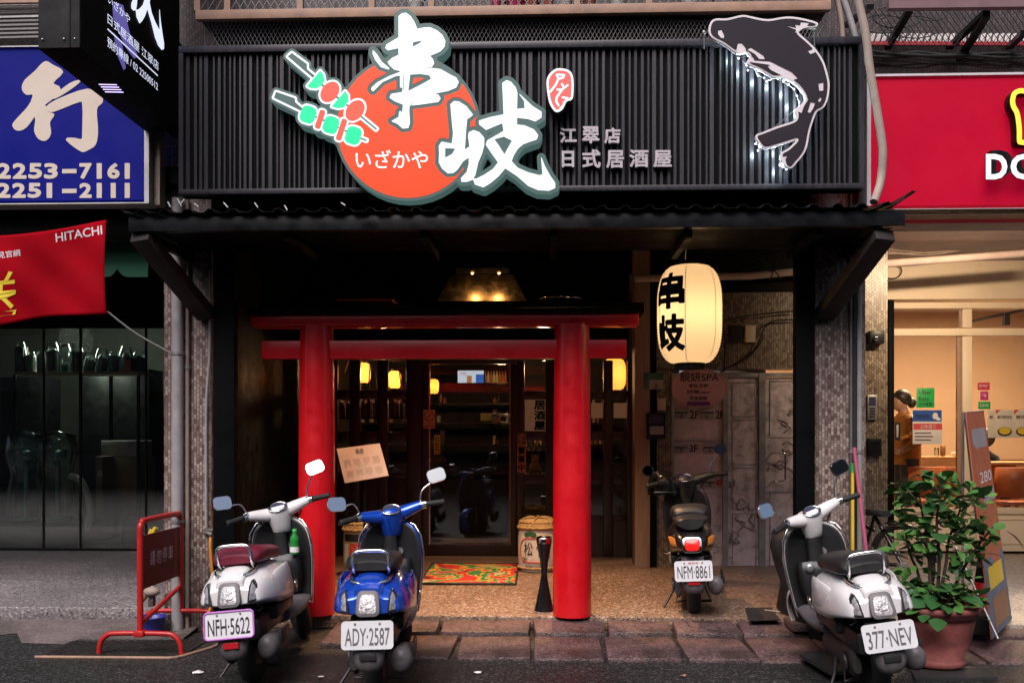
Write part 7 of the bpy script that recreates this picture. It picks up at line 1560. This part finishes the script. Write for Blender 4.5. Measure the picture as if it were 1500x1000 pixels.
x0, x1 = P(622, 0, 8.5).x, P(757, 0, 8.5).x; t = thing('doormat', 'colourful red patterned doormat in front of the sliding door', 'doormat', ((x0 + x1) / 2, 8.5, fz(8.5)))
q = slab_sheet(x0, x1, 8.1, fz(8.1) + 0.014, 9.1, fz(9.1) + 0.014, 0.1); q.build('pile', m, t); q = B(); q.tube([(x0, 8.1, fz(8.1) + 0.012), (x1, 8.1, fz(8.1) + 0.012), (x1, 9.1, fz(9.1) + 0.012), (x0, 9.1, fz(9.1) + 0.012)], 0.012, 6, closed=True); q.build('border', 'rubber', t)
# ashtray
c_ = P(797, 0, 7.15); c_ = Vector((c_.x, 7.15, fz(7.15) + 0.001)); t = thing('ashtray_stand', 'black hourglass ashtray stand with chrome top by the right post', 'ashtray', c_)
B().lathe([(0.075, 0.0), (0.06, 0.06), (0.035, 0.18), (0.022, 0.27), (0.03, 0.36), (0.048, 0.46), (0.055, 0.50)], c_, 24).build('column', pbr('gloss_black', (0.008, 0.008, 0.009), 0.15), t); B().lathe([(0.056, 0.50), (0.058, 0.54), (0.05, 0.55), (0.045, 0.53), (0.02, 0.545)], c_, 24).build('bowl', 'chrome', t)
# bottle in the white scooter's pocket, helmet on the dark scooter
M1 = s1.matrix_basis; gb = M1 @ Vector((0.10, 0.86, 0.62)); t = thing('bottle', 'green plastic drink bottle in the white scooter front pocket', 'bottle', gb)
B().lathe([(0.028, 0), (0.031, 0.01), (0.031, 0.05), (0.027, 0.065), (0.031, 0.08), (0.028, 0.11), (0.013, 0.135), (0.013, 0.145)], gb, 16).build('body', pbr('bottle_green', (0.02, 0.22, 0.04), 0.15), t); B().lathe([(0.015, 0.145), (0.015, 0.165), (0.008, 0.166)], gb, 12).build('cap', gbr, t); B().lathe([(0.0318, 0.012), (0.0318, 0.048)], gb, 16, cap=False).build('label_band', 'white_paint', t)
M3 = s3.matrix_basis; hp = M3 @ Vector((-0.18, 0.95, 0.88)); t = thing('helmet', 'black half helmet hung on the dark scooter handlebar', 'helmet', hp)
B().lathe([(0.13, -0.08), (0.135, -0.02), (0.12, 0.06), (0.08, 0.11), (0.01, 0.13)], hp, 22, cap=False).build('shell', 'gloss_black', t); B().box(hp + Vector((-0.10, -0.17, -0.06)), hp + Vector((0.10, -0.10, -0.045))).build('visor', 'gloss_black', t, bevel=0.006)
# black covered bin, papers and plates on the pavement
c_ = P(1163, 0, 7.1); c_ = Vector((c_.x, 7.1, 0.106)); t = thing('covered_bin', 'black plastic covered bin beside the black steel post', 'bin', c_)
random.seed(17); rings = []
for z, r in ((0.0, 0.10), (0.05, 0.12), (0.22, 0.10), (0.40, 0.15), (0.50, 0.165), (0.58, 0.15), (0.62, 0.09)): rings.append([c_ + Vector((r * (1 + 0.07 * math.sin(5 * a_ + z * 9)) * math.cos(a_), r * (1 + 0.07 * math.sin(4 * a_)) * math.sin(a_), z)) for a_ in [2 * math.pi * k / 26 for k in range(26)]])
B().loft(rings).build('cover', pbr('bin_plastic', (0.012, 0.011, 0.011), 0.5, var=0.3, bump=0.3, bs=25), t)
def flat(name, label, cat, pxs, z, th, mat): t = B().prism([G(x, y, z) for x, y in pxs], (0, 0, th)).build(name, mat, None, fix=True); return tag(t, label, cat)
flat('orange_card', 'piece of orange card lying on the pavement by black bin', 'paper', [(1111, 884), (1120, 878), (1152, 882), (1151, 890)], 0.112, 0.004, pbr('card_orange', (0.55, 0.22, 0.04), 0.7))
flat('drain_cover', 'dark square drain lid set in pavement behind the slabs', 'drain cover', [(1091, 891), (1130, 890), (1143, 908), (1098, 909)], 0.110, 0.006, iron)
flat('rubber_ramp', 'black rubber ramp plate lying under the leaning white scooter', 'ramp', [(1172, 962), (1250, 950), (1300, 985), (1215, 988)], 0.045, 0.02, 'rubber'); flat('rubber_ramp', 'black rubber ramp plate under the terracotta pot', 'ramp', [(1335, 985), (1445, 982), (1462, 996), (1340, 998)], 0.002, 0.02, 'rubber')
t = thing('brick', 'loose red brick on the slabs left of the leaning scooter', 'brick', G(1172, 925, 0.08)); B().box(G(1162, 925, 0.08), G(1184, 915, 0.08) + Vector((0, 0.02, 0.055))).build('block', 'slab_red', t, bevel=0.008)
t = thing('cable', 'thin cable trailing over pavement to the loose brick', 'cable', G(1150, 900, 0.11)); B().tube(curve([G(1120, 893, 0.115), G(1150, 897, 0.115), G(1175, 905, 0.115), G(1186, 920, 0.10)], 5), 0.006, 6).build('wire', 'cable_tan', t)
# poles
t = thing('broom', 'yellow pole with green tip leaning on the right pillar', 'broom', P(1249, 850, 6.66)); B().tube([P(1249, 850, 6.66), P(1249, 692, 6.72)], 0.012, 8).build('pole', ylw, t); B().tube([P(1249, 692, 6.72), P(1249, 678, 6.73)], 0.013, 8).build('tip', gbr, t)
t = thing('broom', 'pink pole leaning against the right pillar pipes', 'broom', P(1272, 840, 6.6)); B().tube([P(1274, 850, 6.6), P(1251, 655, 6.70)], 0.014, 8).build('pole', pbr('pole_pink', (0.42, 0.09, 0.16), 0.5, dirt=0.2), t)
# bicycle half hidden behind the plant
bk = thing('bicycle', 'black bicycle half hidden behind plant and right pillar', 'bicycle', (P(1310, 0, 7.55).x, 7.55, 0.115)); 
rwc = Vector((P(1322, 0, 7.45).x, 7.45, 0.115 + 0.30)); dv = Vector((-0.45, 0.89, 0)).normalized(); fwc = rwc + dv * 1.0
sidev = Vector((-dv.y, dv.x, 0))
for c_ in (rwc, fwc):
    w_ = B().tube([c_ + dv * 0.29 * math.cos(a_) + Vector((0, 0, 0.29 * math.sin(a_))) for a_ in [2 * math.pi * k / 36 for k in range(36)]], 0.016, 8, closed=True).build('wheel', 'rubber', bk); q = B()
    for k in range(18): a_ = 2 * math.pi * k / 18; q.tube([c_ + sidev * 0.02 * (-1) ** k, c_ + dv * 0.28 * math.cos(a_) + Vector((0, 0, 0.28 * math.sin(a_)))], 0.0015, 4)
    tag(q.build('spokes', 'galv', w_), kind='stuff'); B().tube([c_ - sidev * 0.04, c_ + sidev * 0.04], 0.02, 8).build('hub', 'galv', w_)
    q = B(); rg_ = [[c_ + dv * (0.325 + dr_) * math.cos(a_) + Vector((0, 0, (0.325 + dr_) * math.sin(a_))) + sidev * s for s, dr_ in ((-0.032, -0.012), (0, 0.004), (0.032, -0.012))] for a_ in [R(20 + 150 * k / 14) for k in range(15)]]
    q.add([p for r_ in rg_ for p in r_], [(3 * i + j, 3 * i + 3 + j, 3 * i + 4 + j, 3 * i + 1 + j) for i in range(14) for j in range(2)], True); o = q.build('mudguard', 'gloss_black', bk); md = o.modifiers.new('s', 'SOLIDIFY'); md.thickness = 0.003
bbk = rwc + dv * 0.42 + Vector((0, 0, -0.03)); sat = rwc + dv * 0.28 + Vector((0, 0, 0.36)); hdt = rwc + dv * 0.80 + Vector((0, 0, 0.40))
for a_, c_ in ((rwc, bbk), (rwc, sat), (bbk, sat), (bbk, hdt), (sat - Vector((0, 0, 0.12)), hdt), (hdt + Vector((0, 0, 0.12)), fwc)): B().tube([a_, c_], 0.015, 8).build('frame_tube', 'gloss_black', bk)
B().loft([[sat + dv * y + sidev * (w_ * x) + Vector((0, 0, z)) for x, z in ((-1, 0.02), (-0.5, 0.05), (0.5, 0.05), (1, 0.02), (0.5, 0), (-0.5, 0))] for y, w_ in ((-0.12, 0.06), (-0.08, 0.09), (0.0, 0.06), (0.14, 0.02))]).build('saddle', 'rubber', bk); B().tube(curve([hdt + Vector((0, 0, 0.14)) + sidev * 0.27 - dv * 0.12, hdt + Vector((0, 0, 0.20)) + sidev * 0.12, hdt + Vector((0, 0, 0.20)) - sidev * 0.12, hdt + Vector((0, 0, 0.14)) - sidev * 0.27 - dv * 0.12], 4), 0.012, 8).build('handlebar', 'galv', bk)
# ================================================================ potted plant
pc = Vector((P(1371, 0, 5.88).x, 5.88, 0.024)); plt = thing('potted_plant', 'leafy green shrub in a weathered terracotta pot at right', 'plant', pc)
tc_ = pbr('terracotta', (0.21, 0.055, 0.048), 0.75, var=0.25, vs=14, bump=0.2, bs=50, dirt=0.6)
pot = B().lathe([(0.145, 0.0), (0.165, 0.012), (0.165, 0.04), (0.150, 0.05), (0.195, 0.16), (0.216, 0.27), (0.222, 0.30), (0.232, 0.302), (0.236, 0.33), (0.245, 0.335), (0.248, 0.365), (0.225, 0.368), (0.215, 0.33), (0.05, 0.32)], pc, 40).build('pot', tc_, plt)
B().lathe([(0.216, 0.325), (0.12, 0.335), (0.01, 0.34)], pc, 20, cap=False).build('soil', pbr('soil', (0.03, 0.02, 0.015), 0.95, bump=0.5, bs=60), plt)
bark = pbr('bark', (0.05, 0.03, 0.02), 0.8, var=0.3, bump=0.3, bs=40); lg = []
for i, c_ in enumerate(((0.026, 0.090, 0.024), (0.055, 0.15, 0.030), (0.014, 0.050, 0.014), (0.09, 0.21, 0.045))): lg.append(pbr('leaf_green%d' % i, c_, 0.38, var=0.2, vs=20))
def leafmesh(ln, wd, mat, curl):
    q = B(); prof = [(0.0, 0.02), (0.15, 0.5), (0.4, 1.0), (0.65, 0.85), (0.88, 0.4), (1.0, 0.02)]
    vs_ = []
    for u, w_ in prof: vs_ += [(u * ln, -w_ * wd, 0.10 * wd * w_ - curl * u * u * ln), (u * ln, 0, -curl * u * u * ln - 0.12 * wd * w_), (u * ln, w_ * wd, 0.10 * wd * w_ - curl * u * u * ln)]
    me = bpy.data.meshes.new('leaf'); fs_ = []
    for i in range(len(prof) - 1): fs_ += [(3 * i, 3 * i + 3, 3 * i + 4, 3 * i + 1), (3 * i + 1, 3 * i + 4, 3 * i + 5, 3 * i + 2)]
    me.from_pydata(vs_, [], fs_); me.materials.append(mat)
    for p in me.polygons: p.use_smooth = True
    return me
lms = [leafmesh(ln, wd, lg[i % 4], c_) for i, (ln, wd, c_) in enumerate(((0.075, 0.020, 0.25), (0.065, 0.019, 0.1), (0.085, 0.022, 0.4), (0.055, 0.017, 0.15), (0.07, 0.030, 0.3), (0.06, 0.027, 0.15), (0.08, 0.021, 0.5), (0.05, 0.016, 0.1)))]
random.seed(42); nleaf = 0
def leaf(p, d, broad=False):
    global nleaf
    if nleaf >= 300: return
    nleaf += 1; o = bpy.data.objects.new('leaf', random.choice(lms[4:6] if broad else lms)); COL.objects.link(o); o.parent = plt; o.location = p - org(plt)
    d = d.normalized(); o.rotation_euler = (d.to_track_quat('X', 'Z').to_matrix() @ Matrix.Rotation(random.uniform(-0.7, 0.7), 3, 'X')).to_euler(); s = random.uniform(1.1, 1.75); o.scale = (s, s, s)
def branch(pts, r0, tips=8, spread=0.08):
    pts = curve(pts, 5); n_ = len(pts); B().tube(pts, [r0 * (1 - 0.7 * i / n_) for i in range(n_)], 7).build('stem', bark, plt)
    for i in range(tips):
        k = int(n_ * (0.45 + 0.55 * i / tips)); p = pts[min(k, n_ - 1)]
        for _ in range(2):
            a_ = random.uniform(0, 6.28); e_ = random.uniform(-0.4, 0.9); d = Vector((math.cos(a_) * math.cos(e_), math.sin(a_) * math.cos(e_), math.sin(e_))); leaf(p + d * random.uniform(0.0, spread), d)
S0 = pc + Vector((0, 0, 0.33)); Q = lambda px, py, dy=0: P(px, py, 5.88 + dy)
stems = [[S0 + Vector((-0.03, 0, 0)), Q(1362, 840), Q(1358, 790), Q(1350, 745), Q(1345, 715, 0.05)], [S0 + Vector((0.02, 0.03, 0)), Q(1385, 830), Q(1390, 790, 0.05), Q(1405, 750, 0.08), Q(1412, 712, 0.1)], [S0, Q(1376, 820, -0.05), Q(1372, 770, -0.06), Q(1376, 730, -0.08), Q(1380, 706, -0.1)], [S0 + Vector((0.05, 0, 0)), Q(1410, 835, -0.05), Q(1432, 800, -0.05), Q(1455, 770, 0)], [S0 + Vector((-0.06, 0.02, 0)), Q(1345, 840, 0.1), Q(1330, 800, 0.1), Q(1318, 720, 0.05)]]
for i, s_ in enumerate(stems): branch(s_, 0.012, 10)
for i, (a_, c_) in enumerate((((1390, 790), (1428, 765)), ((1358, 790), (1325, 770)), ((1372, 770), (1395, 735)), ((1405, 750), (1438, 735)), ((1350, 745), (1322, 712)), ((1376, 730), (1360, 702)), ((1432, 800), (1422, 830)), ((1362, 820), (1335, 800)))): branch([Q(*a_), Q((a_[0] + c_[0]) / 2, (a_[1] + c_[1]) / 2 - 4, random.uniform(-0.1, 0.1)), Q(*c_, random.uniform(-0.12, 0.12))], 0.006, 5)
for i in range(90):      # broad ground leaves spilling over the rim
    a_ = random.uniform(0, 6.28); r = random.uniform(0.03, 0.27); z = 0.36 + 0.14 * math.exp(-(r / 0.2) ** 2) * random.uniform(0.3, 1.2) - max(0, r - 0.22) * 0.9; leaf(pc + Vector((r * math.cos(a_), r * math.sin(a_), z)), Vector((math.cos(a_), math.sin(a_), random.uniform(-0.3, 0.5))), True)
fol = B()                # the remaining, smaller leaves of the crown
def filler(p, d):
    lm_ = random.choice(lms); d = d.normalized(); rot = d.to_track_quat('X', 'Z').to_matrix() @ Matrix.Rotation(random.uniform(-0.8, 0.8), 3, 'X'); s = random.uniform(0.8, 1.4)
    fol.add([p + rot @ (v.co * s) for v in lm_.vertices], [tuple(f.vertices) for f in lm_.polygons], True)
for (cx, cy, rx, ry, n_) in ((1350, 735, 30, 34, 70), (1395, 730, 32, 34, 80), (1372, 775, 30, 26, 60), (1325, 800, 22, 22, 30), (1435, 775, 26, 24, 40), (1405, 800, 24, 24, 40), (1335, 850, 24, 26, 60), (1400, 858, 34, 24, 70), (1365, 870, 40, 16, 60), (1420, 875, 20, 16, 30)):
    for _ in range(int(n_ * 0.5)):
        a_ = random.uniform(0, 6.28); r = math.sqrt(random.random()); e_ = random.uniform(-0.5, 0.9)
        filler(Q(cx + rx * r * math.cos(a_), cy + ry * r * math.sin(a_), random.uniform(-0.13, 0.13)), Vector((math.cos(a_) * math.cos(e_), random.uniform(-1, 0.6), math.sin(e_) - 0.1)))
tag(fol.build('foliage', lg[1], plt, fix=False), kind='stuff')
# ================================================================ cone and standing banner
cc = Vector((P(1447, 0, 6.95).x, 6.95, 0.112)); t = thing('traffic_cone', 'red traffic cone on a black base behind the plant', 'traffic cone', cc)
B().lathe([(0.15, 0.0), (0.15, 0.03), (0.13, 0.035)], cc, 20).build('base', 'rubber', t); B().lathe([(0.125, 0.035), (0.115, 0.06), (0.03, 0.66), (0.02, 0.66)], cc, 28).build('cone', pbr('cone_red', (0.45, 0.006, 0.01), 0.45, var=0.1, dirt=0.1), t); B().lathe([(0.088, 0.255), (0.065, 0.42)], cc, 28, cap=False).build('band', 'black_matte', t)
sb = thing('standing_banner', 'tall narrow printed food banner leaning on a thin stand at right', 'banner', P(1465, 938, 6.2))
bq = [P(1415, 603, 6.28), P(1441, 601, 6.75), P(1482, 906, 6.7), P(1453, 936, 6.2)]; wv_ = [wood('banner_print', (0.25, 0.04, 0.02), (0.5, 0.16, 0.07), 0.5, 1.2)]
n2 = (bq[1] - bq[0]).cross(bq[3] - bq[0]).normalized(); n2 = n2 if n2.y < 0 else -n2
B().prism(bq, -n2 * 0.006).build('sheet', 'banner_print', sb)
def bp2(u, v): return bq[0].lerp(bq[1], u).lerp(bq[3].lerp(bq[2], u), v) + n2 * 0.002
def bpatch(u0, v0, u1, v1, mt, nm='printed_panel', l=0.0): q = B(); q.quad(*[p + n2 * l for p in (bp2(u0, v0), bp2(u1, v0), bp2(u1, v1), bp2(u0, v1))]); q.build(nm, mt, sb, fix=False)
bpatch(0.15, 0.08, 0.9, 0.17, pgrey); bpatch(0.0, 0.66, 1, 1.0, pbr('banner_blue', (0.10, 0.12, 0.17), 0.5, var=0.4, vs=12)); bpatch(0.15, 0.70, 0.85, 0.80, ylw, l=0.002); bpatch(0.2, 0.84, 0.9, 0.97, 'warm_wood', l=0.002); bpatch(0.1, 0.40, 0.9, 0.62, pbr('banner_food', (0.35, 0.12, 0.03), 0.5, var=0.6, vs=20)); bpatch(0.35, 0.36, 0.95, 0.42, pgrey, l=0.002)
letters('price', '280', 'white_paint', sb, bp2(0.3, 0.33), bp2(0.9, 0.33) - bp2(0.3, 0.33), bp2(0.3, 0.28) - bp2(0.3, 0.33))
for p_, q_ in ((P(1411, 603, 6.5), P(1410, 870, 6.5)), (P(1413, 604, 6.4), P(1430, 760, 6.5)), (P(1400, 800, 6.5), P(1462, 935, 6.1)), (P(1413, 604, 6.3), P(1440, 602, 6.75))): B().tube([p_, q_], 0.008, 6).build('rod', 'galv', sb)
t = thing('crate', 'low black plastic crate on the pavement behind the pot', 'crate', P(1445, 935, 6.5)); a_, c_ = P(1425, 930, 6.45), P(1465, 902, 6.45); B().box((a_.x, 6.45, 0.082), (c_.x, 6.7, c_.z)).build('body', 'rubber', t, bevel=0.02)

# litter on the road
for i, (px, py, w_, lb, mt) in enumerate(((290, 985, 0.05, 'white tissue scrap on asphalt left of the white scooter', 'white_paint'), (700, 985, 0.03, 'tiny pale paper scrap on the road before the slabs', 'white_paint'), (1000, 990, 0.025, 'dry brown leaf on the road at centre right', 'warm_wood'), (470, 992, 0.03, 'crumpled receipt on the road between two scooters', 'menu_cream'))):
    c_ = G(px, py, 0.006); random.seed(60 + i); n_ = 7; q = B(); q.add([c_ + Vector((w_ * random.uniform(0.5, 1) * math.cos(6.28 * k / n_), w_ * random.uniform(0.3, 0.8) * math.sin(6.28 * k / n_), random.uniform(0, 0.012))) for k in range(n_)] + [c_ + Vector((0, 0, 0.012))], [(k, (k + 1) % n_, n_) for k in range(n_)]); tag(q.build('litter', mt, None), lb, 'litter')
